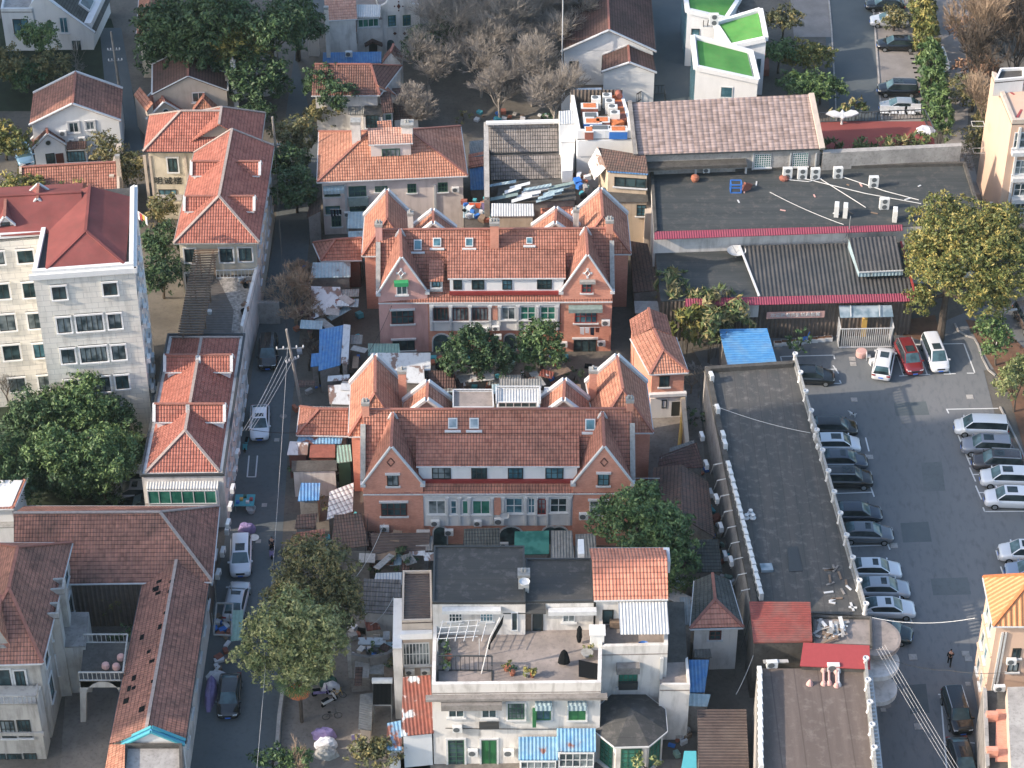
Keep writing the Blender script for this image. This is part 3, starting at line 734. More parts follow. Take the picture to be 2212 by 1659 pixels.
def bare_tree(label, bx, by, h, spread, mat='bark_pale', trunk=.18, depth=5, seed=1, cat='tree', name='bare_tree', group=None, z0=0.0, lean=(0,0), fork=.25, twig=.012, kids=(3,4)):
    rr = random.Random(seed); base = P(bx, by, z0); o = thing(name, label, cat, tuple(base), group)
    mb = MB(); seg = []
    def grow(p, d, l, r, k):
        q = p + d * l * .5 + Vector((rr.uniform(-.08,.08), rr.uniform(-.08,.08), 0)) * l; e = q + (d + Vector((rr.uniform(-.25,.25), rr.uniform(-.25,.25), rr.uniform(-.05,.15)))).normalized() * l * .5
        r2 = max(r * .62, twig); seg.append((p, q, e, r, r2, k))
        if k <= 0: return
        for i in range(rr.randint(*kids)):
            t = rr.uniform(.45, 1.0); st = p.lerp(e, t) if i else e
            a = rr.uniform(0, 2*math.pi); sp = spread * rr.uniform(.5, 1.15)
            nd = (d + Vector((math.cos(a)*sp, math.sin(a)*sp, rr.uniform(-.15,.35)))).normalized()
            grow(st, nd, l * rr.uniform(.6, .82), r2 * rr.uniform(.7,.95), k - 1)
    grow(base.copy(), Vector((lean[0], lean[1], 1)).normalized(), h * fork, trunk, depth)
    tr = MB()
    for p, q, e, r, r2, k in seg:
        m = tr if k >= depth - 1 else mb
        if k > 1: m.tube([p, q, e], r, 5 if k > 2 else 3, r2, cap=False)
        else: m.tube([p, e], r, 3, r2*.7, cap=False)
    tr.build('trunk', M[mat], o); mb.build('branches', M[mat], o)
    return o
def hedge(label, ells, kind='bamboo', size=.3, dens=9, name='hedge', cat='hedge', clump=.4, lightfrac=.4, group=None, asp=2.4, box=False, z0=0.0, droop=.6):
    """plants without visible trunk; several overlapping clumps make one thing"""
    global TREES; TREES += 1; rng = np.random.default_rng(TREES*17)
    E = [(P(e[0], e[1], e[2]), e[3:6]) for e in ells]
    b = Vector((E[0][0].x, E[0][0].y, z0)); o = thing(name, label, cat, tuple(b), group)
    me = crown([(tuple(c - b), r) for c, r in E], dens, size, kind, rng, clump, asp, lightfrac, box, droop, name='foliage')
    co = bpy.data.objects.new('foliage', me); COL.objects.link(co); co.parent = o
    mb = MB()
    for c, r in E:
        for k in range(3):
            a = rng.uniform(0, 6.28); q = Vector((c.x + math.cos(a)*r[0]*.4, c.y + math.sin(a)*r[1]*.4, c.z + r[2]*.4))
            mb.tube([(c.x + math.cos(a)*r[0]*.15, c.y + math.sin(a)*r[1]*.15, z0), q], .04, 4, .02)
    mb.build('stems', M['bark'], o); return o
def cable(label, pts, r=.02, sag=0.0, mat='cable', n=10, name='cable', cat='cable', group=None):
    out = []
    for k in range(len(pts)-1):
        a, b = Vector(pts[k]), Vector(pts[k+1])
        for i in range(n + (1 if k == len(pts)-2 else 0)):
            t = i / n; out.append(a.lerp(b, t) - Vector((0,0,4*sag*t*(1-t))))
    return MB().tube(out, r, 4).build(name, M[mat], label=label, cat=cat, group=group)
def pole(label, bx, by, h, arms=(), lean=(0,0), r=.17, mat='pole', name='utility_pole', cat='pole', group='utility poles'):
    b = P(bx, by, 0); o = thing(name, label, cat, tuple(b), group)
    top = b + Vector((lean[0], lean[1], h)); MB().tube([b, b.lerp(top, .5), top], r, 10, r*.65).build('shaft', M[mat], o)
    for z, w, a in arms:
        c = b.lerp(top, z / h); u = Vector((math.cos(a), math.sin(a), 0)) * w / 2
        m = MB(); bar(m, c - u, c + u, .1, .1); ar = m.build('crossarm', M['metal'], o)
        m = MB()
        for k in range(5):
            q = c - u + u * 2 * (k + .1) / 4.2; m.lathe((q.x, q.y, q.z + .1), [(.06,0),(.09,.08),(.05,.14),(.08,.2),(.03,.26)], 8)
        m.build('insulators', M['trim'], ar)
    return o, top

def wallpoly(root, line, pts, mat, d0=-.05, d1=.1, name='panel', parent=None, **k):
    """extruded outline drawn on a wall plane, given by picture points"""
    A, B = V2(line[0]), V2(line[1]); u = (B - A).normalized(); n = Vector((u.y, -u.x, 0))
    q = [onwall(A, B, x, y) for x, y in pts]
    ar = sum(q[i][0]*q[(i+1)%len(q)][1] - q[(i+1)%len(q)][0]*q[i][1] for i in range(len(q)))
    if ar < 0: q.reverse()
    f = lambda s, z, d: A + u*s + n*d + Vector((0,0,z))
    mb = MB(); m = len(q); i = mb.add([f(s, z, d0) for s, z in q] + [f(s, z, d1) for s, z in q])
    for a in range(m):
        b = (a+1) % m; mb.f.append((i+a, i+b, i+m+b, i+m+a)); mb.m.append(0)
    mb.f.append(tuple(i+m+a for a in range(m))); mb.m.append(0); mb.f.append(tuple(i+a for a in reversed(range(m)))); mb.m.append(0)
    return mb.build(name, M[mat], parent or root, **k)
def circ(x, y, rx, ry, n=16, a0=0, a1=360): return [(x + rx*math.cos(R(a0+(a1-a0)*i/n)), y - ry*math.sin(R(a0+(a1-a0)*i/n))) for i in range(n + (a1-a0 < 360))]
def arch(x0, x1, y0, y1): 
    xm, r = (x0+x1)/2, (x1-x0)/2
    return [(x0, y1), (x1, y1)] + circ(xm, y0 + r*.8, r, r*.8, 10, 0, 180)
def chim(root, x0, x1, ytop, ybase, ztop, zbase, mat='brick', pots=2, capm='trim_dirty', name='chimney'):
    """chimney whose front face spans picture columns x0..x1; ytop is the row of its top at height ztop"""
    a, b = P(x0, ytop, ztop), P(x1, ytop, ztop); w = (b - a).length; c = (a + b) / 2 + Vector((0, w*.3, 0))
    o = MB().box((c.x, c.y, (ztop+zbase)/2), (w*.85, w*.75, ztop-zbase)).build(name, M[mat], root)
    MB().box((c.x, c.y, ztop-.06), (w, w*.9, .3)).build('cap', M[capm], o)
    for k in range(pots):
        MB().lathe((c.x + (k-(pots-1)/2)*.28, c.y, ztop+.09), [(.1,0),(.12,.05),(.09,.3),(.12,.34),(.06,.36)], 8).build('chimney_pot', M['trim_dirty'], o)
    return o

def text(body, name, size, mat, line, px, py, d=.05, parent=None, sp=1.0):
    cv = bpy.data.curves.new(name, 'FONT'); cv.body = body; cv.size = size; cv.extrude = .03; cv.space_character = sp; cv.align_x = 'CENTER'; cv.align_y = 'CENTER'
    t = bpy.data.objects.new('tmp', cv); COL.objects.link(t); bpy.context.view_layer.update()
    me = bpy.data.meshes.new_from_object(t.evaluated_get(bpy.context.evaluated_depsgraph_get())); bpy.data.objects.remove(t)
    me.materials.clear(); me.materials.append(M[mat]); o = bpy.data.objects.new(name, me); COL.objects.link(o); o.parent = parent
    A, B = V2(line[0]), V2(line[1]); u = (B - A).normalized(); n = Vector((u.y, -u.x, 0)); s, z = onwall(A, B, px, py)
    o.location = A + u*s + n*d + Vector((0,0,z)) - ROOTLOC[parent.name]; o.rotation_euler = (R(90), 0, math.atan2(u.y, u.x)); return o
# ================================================================ setting
def sheet0(name, pts, z, mat): return flat(name, pts, z, mat)
MB().poly([(-600,-100,0),(600,-100,0),(600,1200,0),(-600,1200,0)]).build('ground', M['ground'], kind='structure')
flat('street', [(395,1800),(625,1800),(612,1500),(600,1330),(612,1130),(625,930),(650,700),(668,520),(700,300),(716,120),(735,-60),(665,-60),(636,120),(610,300),(592,520),(560,700),(530,900),(498,1100),(470,1250),(425,1500)], .02, 'asphalt')
flat('car_park', [(1500,760),(1660,725),(1990,715),(2120,660),(2300,640),(2300,780),(2125,800),(2150,900),(2400,1300),(2400,1900),(1700,1900),(1800,1300)], .02, 'asphalt_lot')
flat('parking_road', [(1775,-80),(1885,-80),(1912,290),(1795,290)], .024, 'asphalt_blue')
flat('side_lane', [(1395,-80),(1500,-80),(1520,300),(1410,300)], .02, 'asphalt_blue')
flat('parking_strip', [(1878,-80),(1975,-80),(2000,300),(1905,300)], .028, 'paver')
flat('parking_strip_left', [(1700,-80),(1788,-80),(1795,80),(1715,80)], .028, 'paver')
flat('footpath', [(2000,-80),(2100,-80),(2090,300),(2120,420),(2060,420),(2030,250)], .02, 'paver')
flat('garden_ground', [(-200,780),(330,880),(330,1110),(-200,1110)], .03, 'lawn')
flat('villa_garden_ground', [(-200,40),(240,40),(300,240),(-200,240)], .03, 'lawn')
flat('grove_ground', [(740,-40),(1300,-40),(1200,330),(690,330),(640,120)], .03, 'ground')
flat('garden_lane', [(215,60),(262,60),(310,330),(240,330)], .034, 'asphalt_blue')
flat('courtyard', [(655,1330),(930,1330),(930,1800),(600,1800),(612,1500)], .03, 'yard')
flat('brick_house_yard', [(1395,840),(1510,840),(1530,1090),(1395,1090)], .03, 'yard')
flat('alley', [(150,1380),(290,1240),(245,1800),(120,1800)], .03, 'yard')
flat('planting_bed', [(2130,770),(2180,850),(2220,1000),(2260,1000),(2260,800),(2160,700),(2085,690)], .05, 'soil')
flat('tree_bed', [(1960,690),(2020,680),(2030,720),(1990,735),(1950,725)], .05, 'soil')
flat('white_house_forecourt', [(850,1640),(1600,1640),(1600,1800),(850,1800)], .03, 'yard')
for i_, (x, y, w, h) in enumerate(((1930,870,70,26),(1990,1000,44,60),(1945,1130,60,40),(2010,1250,80,34),(1960,1480,40,60),(580,1040,14,60),(545,1330,26,40))): flat('road_patch', [(x,y),(x+w,y-3),(x+w+8,y+h),(x+6,y+h+2)], .024, 'asphalt' if i_ % 2 else 'asphalt_blue')
# painted bays
def line(pts, w=.13, z=.03):
    mb = MB()
    for a, b in zip(pts, pts[1:]):
        p, q = P(a[0], a[1], z), P(b[0], b[1], z); t = (q - p).normalized(); s = Vector((-t.y, t.x, 0)) * w / 2; p = p - t*w/2; q = q + t*w/2
        mb.poly([p - s, q - s, q + s, p + s])
    return mb.build('bay_marking', M['paint_line'], kind='structure')
def tmark(x, y, dx, L): line([(x - dx*.0 - 6, y - 14), (x + 6, y + 14)]); line([(x, y), (x + L, y - L*.02)], z=.034)
line([(1692,794),(1686,770),(1801,767),(1803,775)]); line([(1790,798),(1806,797)]); line([(1800,790),(1811,806)],z=.034); line([(1745,829),(1817,828),(1814,822)])
line([(1920,748),(1945,745),(2082,742),(2106,806),(2090,806)]); line([(1938,770),(1952,811)]); line([(1944,812),(1960,811)],z=.034)
line([(1985,760),(2003,809)]); line([(1986,810),(2008,809)],z=.034); line([(2035,765),(2053,808)]); line([(2040,808),(2063,807)],z=.034)
line([(2045,884),(2155,882)]); line([(2045,884),(2049,892)],z=.034)
for x, y, L in ((2076,955,16),(2090,990,20),(2101,1025,22),(2114,1064,22),): tmark(x, y, 1, L)
line([(2124,1097),(2127,1105),(2260,1104)]); line([(2152,1190),(2157,1208)]); line([(2154,1196),(2180,1195)],z=.034); line([(2162,1225),(2170,1248)]); line([(2167,1239),(2190,1238)],z=.034)
line([(1870,946),(1877,974)]); line([(1803,1066),(1885,1063)]); line([(1881,1052),(1888,1072)],z=.034)
line([(1832,1180),(1920,1177)]); line([(1914,1168),(1922,1186)],z=.034); line([(1895,1345),(1970,1344),(1966,1335)])
line([(1660+372,1500),(2045,1659)]); line([(2028,1500),(2042,1500)],z=.034); line([(2095,1604),(2112,1606)],z=.034); line([(2043,1602),(2050,1603)],z=.034)
line([(538,985),(534,1030),(552,1030),(556,985)]); line([(560,870),(576,840)],w=.08)
def kerb(pts, name='kerb'):
    mb = MB()
    for a, b in zip(pts, pts[1:]): bar(mb, P(a[0], a[1], 0), P(b[0], b[1], 0), .18, .13)
    return mb.build(name, M['concrete_lt'], kind='structure')
kerb([(2062,700),(2070,716),(2090,728),(2104,731),(2112,745),(2122,775),(2135,800),(2150,812)]); kerb([(2160,880),(2200,960),(2222,1010)])
kerb([(1785,-60),(1796,60),(1804,200),(1808,300)]); kerb([(1880,-60),(1890,60),(1905,260)])
# manhole covers
for i, (x, y, w) in enumerate(((1841,776,14),(1843,787,14),(1845,864,14),(2095,858,15),(1879,988,14),(1931,1179,15),(1972,1420,16),(2086,1413,15),(2092,1424,14),(1984,1570,16),(598,951,11),(571,1092,11),(558,1170,11),(1908,1534,10),(2091,1478,10),(1712,749,9),(2200,776,12))):
    p = P(x, y, 0); mb = MB(); s = w / 46; mb.box((p.x, p.y, .045), (s*2, s*2, .04)); mb.box((p.x, p.y, .068), (s*1.6, s*1.6, .008))
    mb.build('manhole_cover', M['concrete_lt'], label='pale square drain cover, ' + ['north cover of the pair right of the lobby cage','south cover of the pair right of the lobby cage','alone in the sunlit car park','north east of the car park beyond the minivan bay','beside the dark blue sedan in the left row','beside the grey sedan in the left row','in the lower car park left of the walking person','right of the walking person, upper of two','right of the walking person, lower of two','lower right car park beneath the blue wires','in the street before the red hip roof annex','in the street by the blue roofed shed','in the street beside the scooter rider','against the balustraded roof at the bottom','beside the black car at the bottom right','by the white planter boxes','east of the round kerbed bed'][i], cat='drain cover', group='drain covers')
MB().lathe(tuple(P(612, 899, .02)), [(.36,0),(.36,.03),(.3,.035)], 18).build('manhole_cover', M['concrete'], label='round manhole cover in the street beside the white hatchback', cat='manhole', group='drain covers')
MB().lathe(tuple(P(1914, 1523, .02)), [(.42,0),(.42,.03),(.3,.035)], 18).build('manhole_cover', M['concrete'], label='round manhole cover in the lane beside the curved white canopy', cat='manhole', group='drain covers')
# ================================================================ central twin houses
def central(label, d, tone):
    """large brick house with two steep front gables; d holds its picture rows and columns"""
    L, Rr = d['eave']
    b = bld(label, [L, Rr], 6.3, ridge_y=d['ridge'], kind='x', roof=tone, wall='brick', dep=10.4, ov=.3, name='brick_house', cat='house', gutter='trim', thick=.16)
    r = b.root
    # gables: (footL, footR, apex row, wall material)
    b.g = []
    for k, (fl, fr, ay, wm) in enumerate(d['gables']):
        g = bld('', [fl, fr], 7.3, ridge_y=ay, kind='y', roof=d['gt'], wall=wm, dep=4.7, ov=0.0, root=r, gutter=None, rake='trim', thick=.12)
        # walls a touch proud of the main block
        b.g.append(g)
        for sgn in (0, 1):
            q = g.c[sgn]; MB().box((q.x, q.y + .1, 7.25), (.45, .5, .3)).build('kneeler', M['trim'], r)
    # long shed dormer
    (x0, y0), (x1, y1) = d['dorm']; yb = d['dormb']
    s = bld('', [(x0, y0), (x1, y1), (x1 - 1, yb), (x0 - 1, yb)], 8.9, 10.2, kind='sf', cz=(8.9, 8.9, 10.2, 10.2), roof=d['dt'], wall='white_clean', z0=6.9, ov=.2, root=r, roofname='dormer_roof', thick=.12)
    for w in d['dwin']: win(r, s.F, *w, fr='frame_dark', gl='glass', nx=3 if w[2]-w[0] > 30 else 2, ny=2, sill=None)
    wallpart(r, 'flashing', s.F, x0+4, d['band'][0], x1-4, d['band'][1], 'frame_red', .0, .22)
    # veranda storey
    F = b.F; v = d['ver']
    wallpart(r, 'veranda_wall', F, v[0], v[1], v[2], v[3], 'white', -.1, .16)
    FF = tuple(p + Vector((0, -.16, 0)) for p in F)
    for w in d['vwin']: win(r, FF, *w[:4], fr=w[4], gl=w[5], nx=w[6], ny=w[7], sill='trim')
    wallpart(r, 'cornice', FF, v[0], v[1], v[2], v[1]+4, 'trim', 0, .18)
    for x in d['pil']:
        wallpart(r, 'column', FF, x-2.5, v[1]+6, x+2.5, v[3], 'trim', 0, .16)
        wallpart(r, 'capital', FF, x-4.5, v[1]+4, x+4.5, v[1]+8, 'trim', 0, .26)
    x0, x1 = d['pier']; wallpart(r, 'pier', FF, x0, v[1]+5, x1, v[3]-22, 'brick', 0, .1)
    for x0, x1, y0, y1 in d['arch']: 
        wallpoly(r, F, arch(x0-3, x1+3, y0-3, y1), 'trim', -.05, .06, 'arch_surround'); wallpoly(r, F, arch(x0, x1, y0, y1), 'glass', -.05, .1, 'arched_door')
    # gable windows
    for gi, x0, y0, x1, y1, fr, nx, ny in d['gwin']:
        win(r, b.g[gi].F, x0, y0, x1, y1, fr=fr, nx=nx, ny=ny, sill='trim', hood='trim')
    # rear wings
    for (c4, zr, hip, mt) in d['wings']:
        w = bld('', c4, 6.8 if hip else 7.3, zr, kind='y', roof=d['wt'], wall=mt, ov=.25, ins=(0, hip), root=r, gutter='trim' if hip else None, rake='trim', roofname='wing_roof', rw=.5)
        b.last = w; d.setdefault('W', []).append(w)
    for c in d['chim']: chim(r, *c)
    # raised side copings from the gable foot up the roof
    f, _, _, _ = roof_shape('x', b.c, 6.3, b.zr)
    mb = MB()
    for A, Rg in ((f[0][0], f[0][3]), (f[0][1], f[0][2])): bar(mb, lerp(A, Rg, .12) + Vector((0,0,.05)), lerp(A, Rg, .82) + Vector((0,0,.05)), .45, .3)
    mb.build('coping', M['trim_dirty'], r)
    # skylights on the front slope
    A, B_, T1, T0 = [Vector(p) for p in f[0]]; n = (B_-A).cross(T0-A).normalized()
    for x0, y0, x1, y1, gm in d['sky']:
        def hit(x, y):
            dd = ray(x, y); t = n.dot(A - CP) / n.dot(dd); return CP + dd * t
        q = [hit(x0, y1), hit(x1, y1), hit(x1, y0), hit(x0, y0)]; cc = sum(q, Vector()) / 4
        mb = MB(); mb.hexa([p - n*.05 for p in q] + [p + n*.14 for p in q]); fr = mb.build('skylight', M['trim'], r)
        q2 = [cc + (p - cc)*.78 for p in q]; mb = MB(); mb.hexa([p + n*.1 for p in q2] + [p + n*.155 for p in q2]); mb.build('pane', M[gm], fr)
        mb = MB(); a, c = q[0] - (T0-A).normalized()*.25, q[1] - (T0-A).normalized()*.25; bar(mb, a - (B_-A).normalized()*.3, c + (B_-A).normalized()*.3, .35, .1); mb.build('flashing', M['trim'], r)
    return b
H2 = central('long brick house in the middle of the picture with two steep red brick front gables', dict(
    eave=((784,1066),(1367,1064)), ridge=884, gt='tile_red', dt='tile_red', wt='tile_orange',
    gables=[((784,1047),(913,1046),966,'brick'), ((1238,1045),(1367,1045),965,'brick')],
    dorm=((899,1007),(1252,1007)), dormb=938, band=(1034,1041),
    dwin=[(933,1009,974,1034),(1018,1009,1052,1034),(1097,1009,1130,1034),(1178,1009,1217,1034)],
    ver=(915,1068,1237,1133), pil=(966,992,1014,1063,1086,1135,1158,1182,1230), pier=(1067,1082),
    vwin=[(925,1080,963,1110,'frame_white','glass_curtain',2,1),(973,1080,987,1110,'frame_white','glass',1,2),(998,1080,1012,1110,'frame_white','glass_green',1,1),(1020,1080,1059,1110,'frame_white','glass_green',2,1),
          (1092,1075,1129,1108,'frame_white','glass_blue',2,2),(1140,1075,1156,1108,'frame_white','glass_blue',2,2),(1161,1077,1179,1110,'frame_red','glass',2,3),(1188,1075,1225,1106,'frame_white','glass',2,2)],
    arch=[(937,965,1138,1180),(1078,1130,1138,1180),(1172,1206,1138,1180),(1190,1226,1138,1160)],
    gwin=[(0,836,1024,861,1049,'frame_dark',2,1),(0,823,1084,879,1114,'frame_brown',4,2),(1,1291,1022,1316,1048,'frame_dark',2,2),(1,1273,1080,1312,1110,'frame_white',2,2)],
    wings=[([(753,942),(872,942),(868,824),(758,828)],9.9,2.4,'brick'),([(1288,934),(1411,934),(1396,826),(1266,826)],9.9,2.4,'brick'),
           ([(866,905),(980,905),(978,866),(872,866)],9.5,0,'white_old'),([(1162,905),(1272,905),(1271,862),(1167,862)],9.5,0,'white_old')],
    chim=[(780,798,872,0,12.6,7,'brick',2),(1352,1370,866,0,12.6,7,'brick',2),(858,878,803,0,10.3,6,'brick',1),(1272,1291,802,0,10.3,6,'brick',1)],
    sky=[(968,903,988,926,'glass_sky'),(1014,903,1034,926,'glass_sky'),(1264,905,1286,930,'glass_blue')]), 'tile_red')
H1 = central('long house behind the middle one with one pink and one red brick steep front gable', dict(
    eave=((817,653),(1323,650)), ridge=495, gt='tile_red', dt='tile_red', wt='tile_orange',
    gables=[((817,635),(923,631),556,'pink'), ((1212,631),(1323,630),551,'brick')],
    dorm=((967,601),(1222,600)), dormb=540, band=(628,635),
    dwin=[(979,604,998,625),(1019,604,1046,625),(1085,604,1106,625),(1160,603,1192,624)],
    ver=(928,654,1209,712), pil=(932,973,1015,1058,1079,1118,1161,1203), pier=(1062,1075),
    vwin=[(936,664,969,692,'frame_brown','glass',4,1),(978,664,1012,692,'frame_brown','glass',4,1),(1020,664,1054,692,'frame_brown','glass',4,1),(1083,663,1113,690,'frame_white','glass_curtain',2,1),(1124,661,1157,690,'frame_white','glass_green',2,2),(1167,661,1200,690,'frame_white','glass_green',2,2)],
    arch=[(936,972,722,765),(1090,1114,722,765),(1125,1160,722,765)],
    gwin=[(0,856,613,880,636,'frame_white',2,1),(0,845,669,894,699,'frame_brown',4,2),(0,848,733,896,756,'frame_dark',3,1),(1,1256,611,1279,632,'frame_red',2,2),(1,1241,668,1290,697,'frame_red',4,2),(1,1239,731,1288,760,'frame_dark',3,1)],
    wings=[([(782,552),(894,552),(888,464),(788,466)],9.8,2.2,'brick'),([(1242,548),(1363,548),(1354,462),(1238,462)],9.8,2.2,'brick'),
           ([(886,520),(988,520),(984,492),(888,492)],9.4,0,'white_old'),([(1146,520),(1252,520),(1252,488),(1150,488)],9.4,0,'white_old')],
    chim=[(809,826,486,0,12.4,7,'pink',2),(1308,1326,478,0,12.4,7,'brick',2),(1057,1079,483,0,12.9,8,'brick',3),(879,893,462,0,10.2,6,'white_old',1),(1238,1252,455,0,10.2,6,'white_old',1)],
    sky=[(894,518,911,541,'glass_blue'),(935,514,953,533,'glass_blue'),(1005,514,1022,533,'glass_blue'),(1137,513,1150,527,'glass_blue')]), 'tile_red')
# small dormer patch and awnings, ornaments on the pink and brick gables
s = bld('', [(926,606),(958,606)], 8.6, 9.6, kind='sf', dep=2.2, roof='tile_red', wall='white_old', z0=7.2, ov=.1, root=H1.root, gutter=None, roofname='dormer_roof'); win(H1.root, s.F, 933,607,951,620, fr='frame_dark', gl='glass_blue', sill='trim')
wallpart(H1.root, 'awning', H1.g[0].F, 851,604,882,612, 'awn_green', .05, .6, label='small bright green awning over the top window')
wallpart(H1.root, 'awning', H1.g[1].F, 1252,603,1286,608, 'trim_dirty', .05, .5)
wallpart(H1.root, 'awning', H1.g[1].F, 1228,658,1301,666, 'awn_grey', .05, .8, label='faded striped awning over the first floor window')
for g, x in ((H1.g[0], 866), (H1.g[1], 1269)):
    mb = MB(); A, B_ = g.F
    for sx, sy in ((0,-9),(8,0),(0,9),(-8,0)):
        s0, z0 = onwall(A, B_, x+sx, 590+sy); mb.wallbox(A, B_, s0-.11, z0-.11, s0+.11, z0+.11, .0, .04)
    for (ax, ay), (bx, by) in (((0,-7),(6,0)),((6,0),(0,7)),((0,7),(-6,0)),((-6,0),(0,-7))):
        a = onwall(A, B_, x+ax, 590+ay); c = onwall(A, B_, x+bx, 590+by); u = (B_-A).normalized(); n = Vector((u.y,-u.x,0))
        p = A+u*a[0]+Vector((0,0,a[1])); q = A+u*c[0]+Vector((0,0,c[1])); mb.tube([p+n*.04, q+n*.04], .05, 4)
    mb.build('diamond_ornament', M['frame_white'], (H1.root))
for g, x in ((H2.g[0], 844), (H2.g[1], 1305)):
    mb = MB(); A, B_ = g.F
    for (ax, ay), (bx, by) in (((0,-9),(8,0)),((8,0),(0,9)),((0,9),(-8,0)),((-8,0),(0,-9))):
        a = onwall(A, B_, x+ax, 998+ay); c = onwall(A, B_, x+bx, 998+by); u = (B_-A).normalized(); n = Vector((u.y,-u.x,0))
        mb.tube([A+u*a[0]+n*.03+Vector((0,0,a[1])), A+u*c[0]+n*.03+Vector((0,0,c[1]))], .06, 4)
    mb.build('diamond_ornament', M['brick_dark'], H2.root)
# side wall windows of the wings
for b, xs in ((H2, [(1370,938,1386,947),(1367,970,1392,1000)]), (H1, [(1325,585,1344,608)])):
    w = b.last if False else None
# rear roof terraces between the wings of the middle house
def terrace_rail(root, pts, z, h, mat='trim', n=14, name='railing'):
    mb = MB(); w = [P(x, y, z) for x, y in pts]
    for a, b in zip(w, w[1:]):
        bar(mb, a + Vector((0,0,h)), b + Vector((0,0,h)), .12, .08); bar(mb, a, b, .12, .06)
        k = max(2, int((b-a).length / .35))
        for i in range(k+1): p = a.lerp(b, i/k); mb.box((p.x, p.y, p.z + h/2), (.05,.05,h))
    return mb.build(name, M[mat], root)
s = bld('', [(979,884),(1066,884),(1064,846),(979,846)], 8.2, kind='flat', roof='terrace', wall='shutter_green', z0=6, ov=.0, root=H2.root, gutter=None, roofname='terrace')
terrace_rail(H2.root, [(979,884),(1066,884),(1064,846),(979,846),(979,884)], 8.2, .2)
s = bld('', [(1072,886),(1167,886),(1166,840),(1072,840)], 8.6, kind='flat', roof='corr_white', wall='white', z0=6, ov=.0, root=H2.root, gutter=None, roofname='terrace'); win(H2.root, s.F, 1076,868,1160,880, nx=5, sill=None)
terrace_rail(H2.root, [(1072,872),(1072,840),(1166,840),(1167,872)], 8.6, .25)
# ================================================================ north west houses
def rc(c, n): return c
# white gabled house
b = bld('white rendered house with a half sunlit gable roof and a small gabled porch', [(63,271),(261,261),(265,191),(72,201)], 4.9, ridge_y=225, kind='y', roof='tile_old', wall='white_clean', ov=.25, rake='trim', name='gabled_house', cat='house', gutter=None)
wA = b
for q in ((149,264,170,286),(186,262,204,280)): win(b.root, b.F, *q, fr='trim', nx=2, sur='trim')
s = bld('', [(71,322),(142,313)], 2.6, ridge_y=290, kind='y', dep=2.0, roof='tile_brown', wall='white_clean', ov=.12, root=b.root, gutter=None, rake='trim', roofname='porch_roof')
wallpoly(b.root, s.F, circ(104,308,7.5,6.5), 'trim', -.05, .06, 'round_window'); wallpoly(b.root, s.F, circ(104,308,5.5,4.8), 'glass', -.05, .09, 'pane')
win(b.root, s.F, 99,331,119,354, fr='frame_dark', ny=3, nx=2); wallpart(b.root, 'door', s.F, 121,331,138,354, 'frame_brown', -.05, .08)
s2 = bld('', [(144,322),(186,320)], 2.5, 2.7, kind='sf', dep=1.2, roof='tile_dark', wall='white_clean', ov=.1, root=b.root, gutter=None, roofname='canopy'); win(b.root, s2.F, 145,326,184,349, fr='frame_dark', gl='glass_blue', nx=5)
ac_wall(b.F, 128,277,144,291, 'upper air conditioner between the windows of the white gabled house'); ac_wall(b.F, 169,291,185,304, 'air conditioner above the glazed porch of the white gabled house'); ac_wall(b.F, 147,296,160,306, 'small air conditioner left of another above the dark porch canopy')
# dark gabled beige house
FL, FR, ze, zr = (328,205), (492,196), 5.2, 0
a, q = P(*FL, ze), P(*FR, ze); root = thing('gabled_house', 'beige house with a dark brown stepped gable roof and white chimney', 'house', ((a.x+q.x)/2, (a.y+q.y)/2 + 3, 0)); zr = zfor((a+q)/2, 165)
zm = ze + (zr-ze)*.42
rf = [[P(328,205,ze),P(406,165,zr),P(406,102,zr),P(329,139,ze)], [P(406,165,zr),P(492,196,ze),P(493,158,ze),P(406,129,zr)], [P(406,129,zr),P(456,147,zm),P(455,122,zm),P(406,102,zr)]]
mb = MB(); mb.slab(rf, .14); ro = mb.build('roof', M['tile_dark'], root); mb = MB(); bar(mb, P(406,165,zr), P(406,102,zr), .26, .1); mb.build('ridge_cap', M['ridge'], ro)
mb = MB()
for e in ((0,1),(1,2)):
    pass
for p, w in ((P(328,205,ze),P(406,165,zr)),(P(406,165,zr),P(492,196,ze)),(P(492,196,ze),P(493,158,ze)),(P(329,139,ze),P(328,205,ze)),(P(329,139,ze),P(406,102,zr)),(P(406,102,zr),P(455,122,zm)),(P(456,147,zm),P(493,158,ze)),(P(455,122,zm),P(456,147,zm))): bar(mb, p, w, .16, .08)
mb.build('coping', M['trim'], ro)
fl, fr, br, bl = V2(P(330,205,ze)), V2(P(489,196,ze)), V2(P(490,160,ze)), V2(P(332,142,ze)); fl.y += .15; fr.y += .15
mb = MB(); mb.prism([fl, fr, br, V2(P(453,124,zm)), bl], 0, ze-.03); m_ = (fl+fr)/2; n = Vector((0,.25,0))
mb.hexa([up(fl,ze-.06), up(fr,ze-.06), up(fr+n,ze-.06), up(fl+n,ze-.06), up(m_,zr-.18), up(m_,zr-.181), up(m_+n,zr-.18), up(m_+n,zr-.181)]); mb.build('wall', M['beige'], root)
win(root, (fl, fr), 415,199,443,220, fr='trim', nx=2)
bd2 = root
chim(root, 497,508,134,0,8.2,1,'white_clean',1)
s = bld('', [(317,240),(332,236)], 4.2, 5.0, kind='sl', dep=4, roof='tile_orange', wall='beige', ov=.05, root=root, gutter=None)
s = bld('', [(317,258),(399,246)], 3.0, ridge_y=221, kind='y', dep=3.6, roof='tile_red', wall='beige', ov=.1, root=root, gutter=None, rake='trim', roofname='porch_roof')
wallpoly(root, s.F, circ(358,240,7,6), 'trim', -.05, .06, 'round_window'); wallpoly(root, s.F, circ(358,240,5.5,4.6), 'glass', -.05, .09, 'pane')
